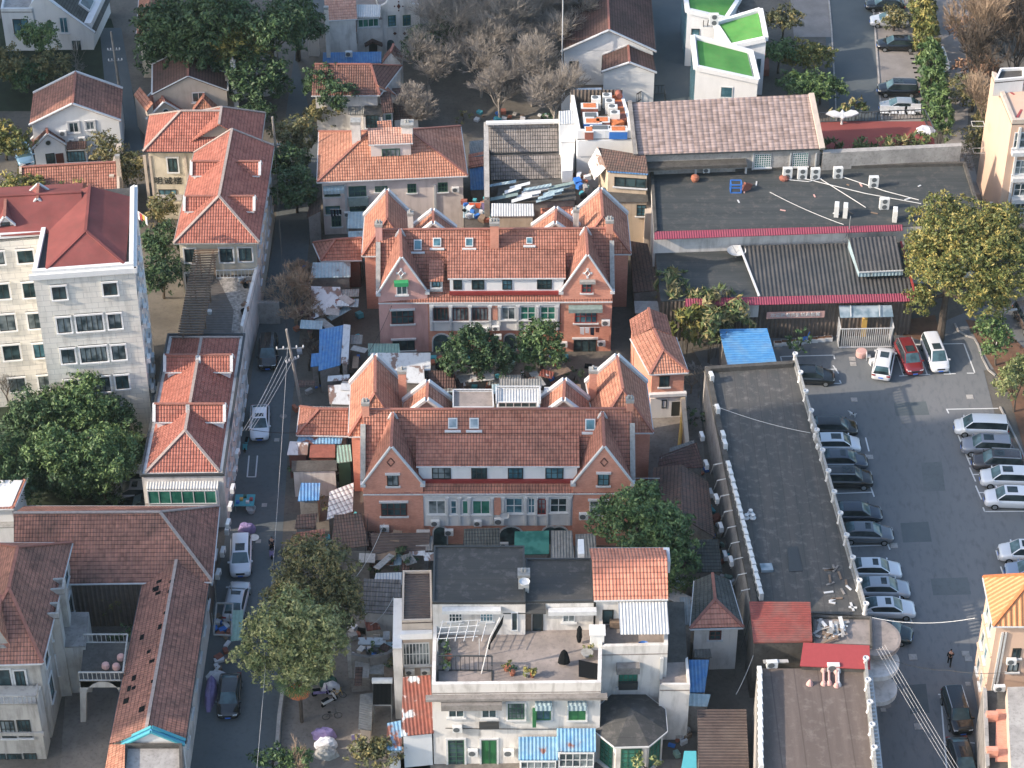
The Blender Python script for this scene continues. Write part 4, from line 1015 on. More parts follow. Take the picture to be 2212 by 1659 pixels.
s = bld('', [(415,242),(466,241)], 3.4, ridge_y=212, kind='y', dep=3.2, roof='tile_orange', wall='beige', ov=.1, root=root, gutter=None, rake=None, ins=(0,.4), roofname='porch_roof')
MB().box(tuple(P(500,196,4)), (1.2,.15,4)).build('pier', M['beige'], root)
# villa, top left corner
b = bld('pale grey villa with a dark slate gable roof in the top left corner', [(62,18),(202,72)], 6.2, kind='flat', roof='white', wall='white', dep=.5, ov=0, name='villa', cat='house', gutter=None, walls=False)
r = b.root; bpy.data.objects.remove(b.roof)
A, B_ = P(60,108,0), P(203,108,0)
wl = (V2(A), V2(B_))
wallpoly(r, wl, [(60,118),(62,16),(82,-12),(95,-12),(203,72),(203,128)], 'white', -.3, 0, 'wall')
zA, zB = onwall(*wl, 95, -8)[1], onwall(*wl, 203, 70)[1]; pa, pb = P(95,-8,zA), P(205,70,zB); back = Vector((.8,9,0))
mb = MB().slab([[pa, pb, pb+back, pa+back]], .2); ro = mb.build('roof', M['tile_slate'], r)
mb = MB(); bar(mb, pa + Vector((0,-.1,0)), pb + Vector((0,-.1,0)), .4, .12); mb.build('coping', M['trim'], ro)
q = [lerp(lerp(pa,pb,u), lerp(pa+back,pb+back,u), v) for u, v in ((.55,.32),(.78,.32),(.78,.62),(.55,.62))]; nn = (pb-pa).cross(back).normalized()
mb = MB(); mb.hexa([p for p in q] + [p + nn*.2 for p in q]); sk = mb.build('skylight', M['trim'], ro); cc = sum(q, Vector())/4; q = [cc+(p-cc)*.8 for p in q]; MB().hexa([p+nn*.1 for p in q]+[p+nn*.22 for p in q]).build('pane', M['glass'], sk)
for x0,y0,x1,y1,g in ((129,37,147,71,'glass_blue'),(155,86,177,114,'glass')): win(r, wl, x0,y0,x1,y1, gl=g, fr='trim', nx=2)
MB().prism([V2(B_)+Vector((0,.32,0)), V2(B_)+Vector((.8,9,0)), V2(A)+Vector((.8,9,0)), V2(A)+Vector((0,.32,0))], 0, 3.5).build('wall', M['white'], r)
s = bld('', [(2,25),(70,25),(78,-12),(10,-12)], 5.3, kind='flat', roof='concrete_lt', wall='white', ov=0, root=r, gutter=None); parapet(s, 5.3, .4); win(r, s.F, 29,41,62,76, fr='frame_dark', gl='glass_blue', nx=2)
# red roof, top
b = bld('red tiled hip roof house in the shade at the top left beside tall trees', [(294,82),(352,82),(372,-30),(302,-30)], 5.5, 7.6, kind='y', ins=(1,2.2), roof='tile_orange', wall='cream', name='tiled_house', cat='house'); win(b.root, b.F, 300,88,312,98)
# red roof long house in front of the gabled house
b = bld('low house with a red tiled roof and cream end gable behind the office block', [(45,428),(256,416)], 4.5, ridge_y=356, kind='x', dep=6.4, roof='tile_red', wall='cream', name='tiled_house', cat='house', rake='beige', gutter='trim')
chim(b.root, 248,258,338,0,8.0,4,'beige',0)
MB().box(tuple(P(255,392,2.8)), (.5,6.4,5.6)).build('end_wall', M['beige'], b.root)
# ================================================================ hall of clear sincerity (cream building with characters)
b = bld('cream building with bright red hip roofs, rows of dormers and gold characters on its front', [(375,525),(560,524),(592,315),(419,330)], 9.2, ridge_y=424, kind='y', ins=(.3,4.3), roof='tile_glazed', wall='cream', name='academy_building', cat='building', ov=.45, cap='ridge_pale', gutter='trim_dirty')
AC_ = b; r = b.root
zmain = b.zr
s1 = bld('', [(392,318),(563,316),(573,244),(402,246)], 8.9, zmain-.2, kind='y', ins=(3.2,0), roof='tile_glazed', wall='cream', root=r, ov=.45, cap='ridge_pale', gutter='trim_dirty')
s2 = bld('', [(309,327),(480,327),(484,248),(322,249)], 8.9, zmain-.25, kind='x', ins=(3.9,0), roof='tile_glazed', wall='cream', root=r, ov=.45, cap='ridge_pale', gutter='gutter_dark')
for x0, x1, yf, yb in ((413,478,379,349),(496,561,379,349),(398,470,456,424),(478,549,456,424)):
    d = bld('', [(x0,yf),(x1,yf)], 10.25, ridge_y=yb, kind='x', dep=2.0, roof='tile_glazed', wall='white_clean', z0=9.3, root=r, ov=.2, rake='trim', gutter='trim', roofname='dormer_roof')
for q in ((399,537,422,566),(475,536,503,565),(516,535,544,563)): win(r, b.F, *q, fr='frame_dark', sur='trim', nx=2, ny=1)
win(r, b.F, 402,590,420,622, fr='frame_dark', sur='trim')
for q in ((363,341,384,371),): win(r, s2.F, *q, fr='frame_dark', sur='trim', nx=2)
win(r, s2.F, 343,409,382,426, fr='frame_dark', nx=3)
for x0, x1 in ((316,322),(328,333),(404,409)): wallpart(r, 'pilaster', s2.F, x0, 336, x1, 470, 'beige', -.05, .08)
text('明诚楼', 'sign_characters', .95, 'frame_dark', s2.F, 363, 391, .05, r, 1.15)
s = bld('', [(334,434),(392,433)], 3.2, kind='flat', dep=1.6, roof='concrete_lt', wall='cream', z0=2.8, root=r, ov=0, gutter=None, roofname='canopy')
# roof terrace with pergola
t_ = bld('', [(388,724),(526,722),(560,586),(405,600)], 5.0, kind='flat', roof='deck', wall='white_old', root=r, ov=0, gutter=None, roofname='terrace')
parapet(t_, 5.0, .9, .3, 'white_old', lines=(1,))
flat('gravel_bed', [(470,600),(552,598),(520,720),(500,718),(505,670)], 5.02, 'gravel', kind=None).parent = None
g_ = bpy.data.objects['gravel_bed']; g_['label'] = 'bed of pale gravel on the roof terrace beside the pergola'; g_['category'] = 'gravel bed'
terrace_rail(r, [(468,601),(553,598)], 5.0, .9, name='balustrade')
pg = thing('pergola', 'long grey timber pergola with many cross slats running over the roof terrace', 'pergola', tuple(P(430,700,5.0)))
pt0, pt1 = (P(424,543,8.2), P(467,541,8.2)), (P(388,722,7.6), P(435,722,7.6))
for k in range(2): mb = MB(); bar(mb, pt0[k].lerp(pt1[k], -.0) + Vector((.3-.6*k,0,-.2)), pt1[k] + Vector((.3-.6*k,0,-.2)), .14, .2); mb.build('beam', M['wood'], pg)
for i in range(34):
    t = i / 33; a, c = pt0[0].lerp(pt1[0], t), pt0[1].lerp(pt1[1], t); mb = MB(); bar(mb, a - Vector((.2,0,0)), c + Vector((.2,0,0)), .1, .14); mb.build('slat', M['wood'], pg)
for t in (0,.33,.66,1):
    for k in range(2): p = pt0[k].lerp(pt1[k], t) + Vector((.3-.6*k,0,0)); MB().box((p.x,p.y,(p.z-.2+5)/2), (.16,.16,p.z-5.2)).build('post', M['wood'], pg)
for i, (x, y, rr) in enumerate(((518,608,.25),(524,606,.22),(453,678,.3),(531,620,.4),(529,678,.5))):
    p = P(x, y, 5.0); o = thing('potted_plant' if i > 2 else 'plant_pot', ['white flower pot at the back of the roof terrace, left of two','white flower pot at the back of the roof terrace, right of two','white bucket on the dark timber deck of the roof terrace','dry reddish plant in a tub by the terrace balustrade','dry reddish plant in a tub along the east terrace wall'][i], 'plant pot', tuple(p), 'pots on the pergola terrace')
    MB().lathe(tuple(p), [(rr*.6,0),(rr*.8,.4),(rr*.85,.42)], 10).build('pot', M['trim' if i<3 else 'black'], o)
    if i > 2:
        me = crown([((0,0,.75), (rr*1.1,rr*1.1,.5))], 14, .18, 'brown', np.random.default_rng(i), .2, 1.5, .5); c_ = bpy.data.objects.new('foliage', me); COL.objects.link(c_); c_.parent = o
# lower wing
b2 = bld('', [(315,1021),(474,1019),(518,729),(372,729)], 6.3, ridge_y=930, kind='y', ins=(2.6,3.5), roof='tile_glazed', wall='white_old', root=r, ov=-.35, cap='ridge_pale', gutter=None)
parapet(b2, 6.2, .25, .2, 'gutter_dark', poly=offs(b2.c, -.5))
for x0, x1, yf, yb in ((356,426,803,767),(430,500,803,767),(333,405,911,873),(406,485,911,873)):
    d = bld('', [(x0,yf),(x1,yf)], 7.4, ridge_y=yb, kind='x', dep=2.0, roof='tile_glazed', wall='white_clean', z0=6.4, root=r, ov=.2, rake='trim', gutter='trim', roofname='dormer_roof')
for i in range(9):
    t = .06 + i*.105; L = (b2.w[2]-b2.w[1]).length
    winm(r, b2.R, L*t, 3.9, L*t+1.0, 5.2, 'trim', 'glass', 2, 1, 'trim'); winm(r, b2.R, L*t, 1.0, L*t+1.0, 2.4, 'trim', 'glass', 2, 1, 'trim')
for i in range(7):
    t = .06 + i*.13; L = (b.w[2]-b.w[1]).length; winm(r, b.R, L*t, 6.6, L*t+1.0, 8.2, 'trim', 'glass', 2, 1, 'trim'); winm(r, b.R, L*t, 3.0, L*t+1.0, 4.6, 'trim', 'glass', 2, 1, 'trim')
b3 = bld('', [(312,1100),(462,1096),(473,1030),(320,1032)], 3.0, kind='flat', roof='terrace', wall='white_old', root=r, ov=0, gutter=None, roofname='terrace')
terrace_rail(r, [(332,1096),(466,1093)], 3.0, .8, name='balustrade')
cs = bld('white framed glass conservatory on the terrace below the red hip roof', [(316,1056),(470,1055)], 5.4, 5.7, kind='sf', dep=1.9, roof='corr_white', wall='frame_white', z0=3.0, ov=.05, name='conservatory', cat='conservatory', gutter=None)
win(cs.root, cs.F, 319,1059,468,1088, fr='frame_white', gl='glass_green', nx=6, sill=None)
# ================================================================ white office block, left
b = bld('tall white stone-clad office block with a maroon hip roof behind its parapet', [(70,593),(289,577),(291,405),(108,415)], 19.8, kind='flat', roof='felt_plain', wall='blocks', name='office_block', cat='office building', ov=0, gutter=None)
OB = b; r = b.root
parapet(b, 19.8, .35, .4, 'white', lines=(0,1,3))
mb = MB(); c = b.c
for k in (0,1): mb.wallbox(c[k], c[k+1], -.3, 19.3, (V2(c[k+1])-V2(c[k])).length+.3, 19.85, .003, .25)
mb.build('cornice', M['white_clean'], r)
s = bld('', [(97,585),(271,573),(283,425),(112,436)], 20.0, ridge_y=499, kind='y', ins=(0,3.7), roof='shingle_red', wall='white', z0=19.5, ov=.2, root=r, gutter=None, cap='shingle_red')
zrr = s.zr
w_ = bld('', [(-140,527),(97,509),(112,436),(-120,460)], 19.5, kind='flat', roof='felt_plain', wall='blocks', root=r, ov=0, gutter=None, thick=.3)
parapet(w_, 19.5, .5, .6, 'white_clean', lines=(0,))
s = bld('', [(-140,515),(180,500),(180,395),(-140,412)], 19.9, zrr, kind='x', roof='shingle_red', wall='white', z0=19.4, ov=.2, root=r, gutter=None, cap='shingle_red')
for x0,y0,x1,y1 in ((113,617,143,646),(223,609,253,637),(124,684,153,718),(165,679,222,714),(234,676,262,709),(133,752,162,784),(174,747,231,781),(242,744,271,776),(142,820,170,850),(183,813,238,846),(250,809,278,839),(150,885,178,915),(192,880,248,911),(258,876,286,906)):
    big = x1-x0 > 40; cur = (y0 in (684,679,676)); win(r, b.F, x0,y0,x1,y1, fr='frame_dark', gl='glass_curtain' if cur or y0 in (752,747,744) else 'glass', nx=5 if big else 2, ny=1, sill='white_clean', hood='white_clean', sur='white_clean', fw=.06)
for x0,y0,x1,y1 in ((-28,543,9,571),(38,539,72,567),(-8,612,20,645),(50,609,79,642),(-2,678,33,714),(61,675,90,709),(7,744,43,777),(73,741,99,772),(20,815,55,845),(84,810,110,840)):
    win(r, w_.F, x0,y0,x1,y1, fr='frame_dark', nx=2, sill='white_clean', hood='white_clean', sur='white_clean', fw=.06)
p = bld('', [(60,449),(106,446)], 20.5, ridge_y=430, kind='y', dep=2.5, roof='shingle_red', wall='white', z0=20.2, ov=.1, root=r, gutter=None, rake='trim', roofname='dormer_roof')
p = bld('', [(-6,490),(32,487)], 20.3, ridge_y=469, kind='y', dep=3, roof='shingle_red', wall='white', z0=19.9, ov=.1, root=r, gutter=None, rake='trim', roofname='dormer_roof'); win(r, p.F, 2,480,22,489, fr='frame_dark', sill=None)
L = (V2(b.c[2])-V2(b.c[1])).length
for fl in range(5):
    for i in range(4): winm(r, b.R, 1.2+i*2.4, 1.3+fl*3.8, 2.4+i*2.4, 3.0+fl*3.8, 'trim', 'glass', 2, 1, 'trim')
k = 0
for fl in range(5):
    for i in range(3):
        A_, B_ = b.R; u = (B_-A_).normalized(); pp = A_ + u*(.7+i*2.4+.4*(fl%2)) + Vector((.3,0,0)); ac((pp.x, pp.y, 1.0+fl*3.8), .85,.6,.34, math.atan2(u.y,u.x), 'air conditioner on the office block side wall, %s floor, %s from the front' % (ORD[fl], ORD[i]), 'air conditioners on the office block side wall'); k += 1
# ================================================================ bottom left group
b = bld('low house with a long weathered red tile roof between the garden and the dark courtyard', [(30,1262),(458,1256),(474,1093),(52,1093)], 5.6, ridge_y=1107, kind='x', ins=(0,4.5), roof='tile_old', wall='slats', name='tiled_house', cat='house', ov=.5, cap='ridge_pale')
BL1 = b
# roof is lower at the back : give it openings
for x, y in ((56,1183),(250,1264-27),(303,1257-30),(330,1285-25)):
    pass
b = bld('narrow house with a long tile roof full of slipped tiles and blue barge boards', [(236,1606),(400,1604),(458,1212),(316,1218)], 5.4, ridge_y=1581, kind='y', ins=(0,0), roof='tile_old', wall='white_old', name='tiled_house', cat='house', ov=.3, cap='ridge_pale', gutter='gutter_dark')
LR = b; f = b.faces[0]; A_, B_, p1, p0 = [Vector(q) for q in f]; nn = (B_-A_).cross(p0-A_).normalized()
if nn.z < 0: nn = -nn
rr = random.Random(5)
bld('', [(218,1712),(268,1712),(270,1608),(236,1608)], 5.3, 6.2, kind='sl', cz=(5.3,6.2,6.2,5.3), roof='tile_orange', wall='white_old', root=b.root, ov=.1, gutter=None, thick=.1)
gb = bld('', [(262,1612),(398,1610)], 5.5, ridge_y=1582, kind='y', dep=.5, roof='corr_bluex', wall='white', ov=.1, root=b.root, gutter=None, rake='teal', cap=None, roofname='barge_board')
s = bld('flat roofed brick lean-to with loose concrete slabs at the bottom left', [(262,1690),(396,1690),(394,1612),(270,1612)], 5.6, kind='flat', roof='concrete_lt', wall='concrete', ov=0, name='extension', cat='extension', gutter=None); parapet(s, 5.6, .35, .25, 'conc_dark')
for i in range(8):
    L = (b.w[2]-b.w[1]).length; winm(b.root, b.R, 1.5+i*3.2, 2.9, 2.7+i*3.2, 4.3, 'trim', 'glass', 2, 1, 'trim')
# slipped tile holes
for i in range(17):
    u, v = rr.uniform(.12,.9), rr.uniform(.15,.92); q = lerp(lerp(A_,B_,u), lerp(p0,p1,u), v); e1 = (B_-A_).normalized()*rr.choice((.35,.6)); e2 = (p0-A_).normalized()*rr.choice((.35,.5))
    MB().hexa([q-nn*.02, q+e1-nn*.02, q+e1+e2-nn*.02, q+e2-nn*.02, q+nn*.012, q+e1+nn*.012, q+e1+e2+nn*.012, q+e2+nn*.012]).build('missing_tile_patch', M['black'], b.roof)
# far left house with stone front
b = bld('grey stone-fronted villa with a steep brown tile roof and columned balcony at the bottom left', [(-70,1437),(92,1432),(156,1172),(-20,1172)], 9.0, zr=12.6, kind='y', ins=(4.6,5), roof='tile_old', wall='stone', name='stone_villa', cat='house', ov=.4, gutter='trim')
SV = b; r = b.root
zf = onwall(*b.F, 40, 1502)[1]
for q in ((-30,1446,24,1490),(34,1448,56,1492)): win(r, b.F, *q, fr='frame_dark', nx=2, sur='trim')
s = bld('', [(-60,1520),(80,1520)], 6.4, kind='flat', roof='stone', wall='stone', dep=2.0, root=r, ov=0, gutter=None, roofname='balcony'); terrace_rail(r, [(-60,1520),(80,1520),(84,1494)], 6.4, .85, 'stone', name='balustrade')
wallpart(r, 'string_course', s.F, -60, 1580, 96, 1586, 'stone', 0, .2)
for q in ((2,1556,33,1593),(38,1555,67,1592)): win(r, s.F, *q, fr='frame_dark', nx=3, ny=2)
for q in ((-8,1628,15,1665),(18,1628,50,1668),(54,1627,82,1668)): win(r, s.F, *q, fr='frame_dark', nx=3, ny=2)
L = (b.w[2]-b.w[1]).length
for i in range(4):
    winm(r, b.R, 1.5+i*3.2, 6.6, 2.7+i*3.2, 8.4, 'frame_dark', 'glass', 2, 1, 'trim', sur='trim'); winm(r, b.R, 1.5+i*3.2, 2.6, 2.7+i*3.2, 4.8, 'frame_dark', 'glass', 2, 1, 'trim', sur='trim')
ch = bld('', [(104,1284),(140,1282)], 9.2, kind='flat', dep=1.4, roof='concrete', wall='stone', root=r, ov=0, gutter=None, roofname='parapet_roof'); parapet(ch, 9.2, .5, .2, 'stone')
ch = bld('', [(92,1337),(128,1335)], 9.0, kind='flat', dep=1.4, roof='concrete', wall='stone', root=r, ov=0, gutter=None, roofname='parapet_roof'); parapet(ch, 9.0, .5, .2, 'stone')
d = bld('', [(-22,1405),(28,1402)], 9.4, ridge_y=1352, kind='y', dep=3.5, roof='tile_orange', wall='stone', z0=8.5, root=r, ov=.1, gutter=None, rake=None, roofname='dormer_roof'); wallpoly(r, d.F, circ(3,1405,20,14,12,0,180), 'stone', 0, .3, 'curved_pediment')
bld('', [(128,1398),(184,1396),(192,1322),(140,1322)], 5.4, kind='flat', roof='concrete', wall='stone', root=r, ov=0, gutter=None, roofname='ledge')
# bridge terrace with balustrade over an arch
s = bld('grey stone terrace with balustrades bridging the alley on a wide arch', [(172,1470),(268,1470),(278,1388),(182,1388)], 5.0, kind='flat', roof='conc_dark', wall='stone', ov=0, name='bridge_terrace', cat='terrace', gutter=None, z0=4.2, roofname='deck')
wallpoly(s.root, s.F, [(172,1472),(268,1472),(264,1560),(254,1560)] + circ(222,1500,36,28,10,0,180)[::1] + [(186,1560),(174,1560)], 'stone', -.6, .0, 'arch_wall')
terrace_rail(s.root, [(172,1470),(268,1470),(278,1388),(182,1388)], 5.0, .9, 'stone', name='balustrade')
for i, (x, y) in enumerate(((229,1444),(252,1446),(262,1426))):
    MB().lathe(tuple(P(x, y, 5.05)), [(.22,0),(.34,.2),(.3,.5),(.2,.6)], 10).build('clay_jar', M['pinkstone'], label=['pink clay jar at the front of the bridge terrace, left of two','pale clay jar at the front right corner of the bridge terrace','clay jar halfway back on the right side of the bridge terrace'][i], cat='jar', group='jars on the bridge terrace')
# small house at left edge
b = bld('small red tiled house with a pale blue gable wall at the left edge', [(-60,1100),(30,1098),(58,1032),(-40,1032)], 6.4, ridge_y=1080, kind='y', ins=(0,2.0), roof='tile_red', wall='white', name='small_house', cat='house', ov=.3)
sh = bld('', [(-30,1140),(38,1138)], 4.6, kind='flat', dep=1.6, roof='trim_dirty', wall='white', root=b.root, ov=0, gutter=None, roofname='balcony')
# garden wall panels
# ================================================================ peach building bottom right
b = bld('peach rendered building with an orange standing-seam hip roof at the lower right edge', [(2145,1352),(2330,1352),(2310,1248),(2124,1246)], 11.2, zr=14.2, kind='x', ins=(3.4,0), roof='corr_peach', wall='peach', name='peach_building', cat='building', ov=.4, cap='orange', gutter='trim')
r = b.root; PB = b
for q in ((2186,1400,2205,1420),(2176,1432,2200,1450)): win(r, b.F, *q, fr='frame_dark', nx=2)
L = (b.w[0]-b.w[3]).length
for z in (8.4, 5.2, 2.2): winm(r, b.L, L*.55, z, L*.55+.9, z+1.5, 'trim', 'glass', 1, 1, 'trim'); winm(r, b.L, L*.2, z, L*.2+.9, z+1.5, 'trim', 'glass', 1, 1, 'trim')
mb = MB(); mb.wallbox(b.w[3], b.w[0], 0, 7.2, L, 7.4, .003, .12); mb.build('string_course', M['peach'], r); mb = MB(); mb.wallbox(b.w[3], b.w[0], 0, 4.0, L, 4.2, .003, .12); mb.build('string_course', M['peach'], r)
for x0,x1 in ((2152,2157),(2160,2164)): wallpart(r, 'drainpipe', b.F, x0,1365,x1,1490, 'pipe', 0, .14)
ac_wall(b.F, 2173,1415,2195,1430, 'air conditioner under the top window of the peach building')
s = bld('grey walled two-storey annex with dirty flat roofs in front of the peach building', [(2128,1668),(2330,1668),(2330,1490),(2122,1492)], 5.2, kind='flat', roof='conc_dark', wall='concrete', name='annex', cat='building', ov=0, gutter=None); parapet(s, 5.2, .5, .3, 'concrete_lt', lines=(3,))
sheet('roof_patch', 'torn patch of red brick paving on the annex roof at the right edge', 'roof patch', [(2150,1645,5.3),(2188,1645,5.3),(2182,1532,5.3),(2152,1532,5.3)], 'brick', .05)
ac(tuple(P(2158,1492,5.2)), .9,.6,.35,.05,'air conditioner standing on the annex roof by the peach wall')
for i, y in enumerate((1555,1632)): 
    p = P(2141, y, 5.2); o = MB().box((p.x,p.y,5.6),(.9,.5,.8)).build('chimney_stack', M['brick'], label=['small striped brick stack on the annex roof edge, rear one','small striped brick stack on the annex roof edge, front one'][i], cat='chimney', group='stacks on the annex'); MB().box((p.x,p.y,6.05),(1.0,.6,.1)).build('cap', M['trim'], o) if False else None
s = bld('pale stone parapet wing with white pipes at the right edge below the peach building', [(2186,1700),(2330,1700),(2330,1480),(2176,1484)], 6.6, kind='flat', roof='concrete_lt', wall='beige', name='annex', cat='building', ov=0, gutter=None)
# ================================================================ top right building
b = bld('peach and white apartment block with a red roof at the upper right edge', [(2186,268),(2400,262),(2380,160),(2142,162)], 13.5, kind='flat', roof='conc_dark', wall='peach', name='apartment_block', cat='apartment building', ov=.0, gutter=None)
r = b.root; parapet(b, 13.5, .5, .4, 'beige', lines=(0,1,3))
s = bld('', [(2192,262),(2390,256),(2370,178),(2152,180)], 13.8, ridge_y=222, kind='x', ins=(2.2,0), roof='red', wall='peach', z0=13.4, ov=0, root=r, gutter=None, cap='red', roofname='roof')
wl = b.F
for y0, y1 in ((285,318),(345,375),(395,422),(438,460)): win(r, wl, 2190,y0,2260,y1, fr='frame_white', gl='glass_curtain', nx=5, ny=2)
for y in (322,378,424): wallpart(r, 'balcony_ledge', wl, 2184,y,2260,y+8, 'trim', 0, .7)
wallpart(r, 'corner_column', wl, 2186,275,2191,470, 'trim', 0, .2)
s = bld('', [(2148,178),(2212,172),(2212,150),(2160,152)], 15.2, kind='flat', roof='conc_dark', wall='white', root=r, ov=0, gutter=None, z0=13.5, roofname='stair_head'); parapet(s, 15.2, .3, .2, 'white')
L = (b.c[0]-b.c[3]).length
ac((b.c[0].x-.3, b.c[0].y+2, 1.6), .9,.7,.35, R(-90), 'air conditioner low on the side wall of the upper right apartment block')
for i, (x, y) in enumerate(((2124,262),(2127,320))):
    p = P(x, y, 9 - i*4); mb = MB(); terr = [p, p+Vector((-1.3,0,0)), p+Vector((-1.3,-1,0)), p+Vector((0,-1,0)), p]
    mb.tube(terr, .04, 4); mb.build('drying_rack', M['pipe'], label=['white clothes rack high on the side of the upper right block','white clothes rack lower on the side of the upper right block'][i], cat='drying rack', group='drying racks')
# ================================================================ pink hip-roofed house
b = bld('pale pink house with a wide red hip roof, white dormer and laundry on its front', [(685,393),(1010,379),(995,272),(689,284)], 7.0, ridge_y=282, kind='x', ins=(5.6,5.8), roof='tile_orange', wall='pinkish', name='hip_roof_house', cat='house', ov=.45)
PH = b; r = b.root
s = bld('', [(796,312),(892,308)], 10.0, 10.5, kind='sf', dep=2.4, roof='tile_pale', wall='pinkish', z0=8.0, ov=.22, root=r, roofname='dormer_roof'); win(r, s.F, 825,321,864,345, fr='frame_green', gl='glass_curtain', nx=4, ny=1); wallpart(r, 'flashing', s.F, 800,346,889,351, 'frame_red', 0, .25)
for a in ((757,779,264,0,11.6,8.5,'white_old',0),(865,893,270,0,11.3,8.5,'white_old',2)): chim(r, *a)
s = bld('', [(817,284),(848,282)], 10.3, 10.6, kind='sf', dep=1.6, roof='tile_orange', wall='white_old', z0=9, ov=.05, root=r, gutter=None, roofname='dormer_roof')
for q in ((700,402,735,424),(753,402,791,424),(810,402,837,414),(880,397,899,416),(946,394,967,414),(703,445,735,462),(755,440,792,456),(716,462,737,489)): win(r, b.F, *q, fr='frame_green', nx=3, ny=2)
wallpart(r, 'awning', b.F, 698,400,744,408, 'corr_pale', .05, 1.0); 
wallpart(r, 'balcony_grille', b.F, 752,424,796,440, 'awn_grey', .02, .5)
for x0 in (746,938): wallpart(r, 'drainpipe', b.F, x0,398,x0+5,500, 'pipe', 0, .15)
ac_wall(b.F, 975,399,992,412, 'air conditioner beside the right hand window of the pink hip roofed house'); ac_wall(b.F, 743,452,757,466, 'air conditioner beside the drying laundry on the pink hip roofed house'); ac_wall(b.F, 763,430,778,442, 'air conditioner below the middle window of the pink hip roofed house')
mb = MB(); f = b.faces
sheet('skylight', None, None, [(909,288,9.2),(916,304,8.7),(923,303,8.5),(916,286,9.0)], 'glass_sky', .05, parent=r)
s = shed('small red roofed brick annex at the left foot of the pink house', [(663,470),(694,468),(694,436),(668,440)], 3.6, 4.4, 'sl', 'tile_mossred', 'concrete')
s = shed('pale blue corrugated lean-to beneath the laundry at the pink house', [(750,493),(785,493)], 3.2, 3.8, 'sf', 'corr_pale', 'concrete', dep=2.2)
# laundry
def clothes(label, pts, cols, z, cat='laundry', group='laundry'):
    a, c = P(*pts[0], z), P(*pts[1], z); o = thing('washing_line', label, cat, tuple(a), group); MB().tube([a, c], .025, 5).build('rod', M['pipe'], o); n = len(cols)
    for i, m in enumerate(cols):
        p = a.lerp(c, (i+.5)/n); w = (c-a).length/n*.42; u = (c-a).normalized(); h = rnd.uniform(.6,1.0)
        q = [p-u*w, p+u*w, p+u*w*.9-Vector((0,0,h)), p-u*w*.8-Vector((0,0,h*.9))]; n_ = u.cross(Vector((0,0,1)))*.03
        MB().hexa([v-n_ for v in q]+[v+n_ for v in q]).build('garment', M[m], o)
    return o
clothes('dark shirts drying on a rod under the windows of the pink house', [(713,452),(738,452)], ['cloth_dark','black','cloth_dark','black'], 4.6)
clothes('orange cloth and purple clothes hanging over the messy yard', [(1012,438),(1052,438)], ['cloth_orange','cloth_orange','cloth_purple'], 5.5)
clothes('white and dark clothes below the faded awning on the brick gable', [(1252,707),(1296,707)], ['cloth_white','cloth_white','cloth_dark','frame_brown'], 3.6)
clothes('pair of black trousers hanging from the white veranda wall', [(1140,688),(1155,688)], ['black'], 4.2)
clothes('lilac clothes hanging in the courtyard beside the corrugated fence', [(758,1588),(788,1584)], ['cloth_purple','cloth_purple','cloth_white'], 1.9)
clothes('colourful clothes hanging from a balcony on the office block side', [(296,455),(318,470)], ['cloth_white','red','yellow','cloth_white'], 14)
# ================================================================ spanish style house at the top
b = bld('whitewashed house with a curved mission gable and red roofed wing at the top centre', [(822,22),(906,14)], 6.6, kind='flat', dep=7, roof='terrace', wall='white_old', name='mission_house', cat='house', ov=0, gutter=None)
r = b.root; wallpoly(r, b.F, [(822,26),(824,12),(832,8),(838,0),(850,-8),(872,-8),(884,-2),(890,8),(905,10),(905,24)], 'white_old', -.3, .05, 'gable_parapet')
for q in ((838,33,855,56),(870,32,887,55)): win(r, b.F, *q, fr='frame_green', nx=2, ny=3)
for x, y in ((853,72),(874,72)): wallpoly(r, b.F, [(x,y-3.5),(x+4,y),(x,y+3.5),(x-4,y)], 'frame_brown', 0, .06, 'diamond_ornament')
wallpoly(r, b.F, [(861,7),(865,13),(861,19),(857,13)], 'frame_brown', 0, .1, 'diamond_ornament')
for x,y in ((861,3),(861,22),(852,13),(870,13)): wallpoly(r, b.F, circ(x,y,1.6,1.6,8), 'frame_brown', 0, .1, 'dot_ornament')
wallpoly(r, b.F, arch(836,851,86,116), 'glass', 0, .06, 'arched_door')
s = bld('', [(770,44),(826,40)], 5.6, kind='flat', dep=6.4, roof='terrace', wall='white_old', root=r, ov=0, gutter=None)
wallpoly(r, s.F, arch(797,815,92,114), 'frame_dark', 0, .06, 'arched_door'); wallpoly(r, s.F, [(787,93),(804,83),(826,92),(824,95),(804,87),(788,96)], 'tile_dark', 0, .7, 'door_hood'); win(r, s.F, 773,40,818,58, fr='frame_white', gl='glass_green', nx=4)
s2 = bld('', [(769,36),(821,36)], 6.6, 7.2, kind='sf', dep=1.8, roof='corr_white', wall='white', z0=6.4, root=r, ov=.05, gutter=None, roofname='balcony_roof')
s = bld('', [(704,44),(772,40)], 6.8, 9.0, kind='sf', dep=3.6, roof='tile_pale', wall='white_old', root=r, ov=.2)
s = bld('', [(706,72),(771,68)], 4.6, 5.8, kind='sf', dep=2.6, roof='tile_orange', wall='white_old', root=r, ov=.1)
s = bld('', [(706,96),(772,92)], 2.9, kind='flat', dep=2.6, roof='conc_dark', wall='white_old', root=r, ov=.0, gutter=None); win(r, s.F, 730,96,757,110, fr='frame_white', nx=2)
chim(r, 699,709,17,0,9.5,2,'white_old',0)
b = shed('bright blue corrugated roof below the whitewashed mission house', [(697,137),(824,135),(824,113),(698,115)], 2.6, 3.3, 'sf', 'corr_blue', 'white_old', cz=(2.6,2.6,3.2,3.2))
ac(tuple(P(754,122,3.3)), .8,.7,.4,0,'air conditioner sitting on the bright blue roof at the top')
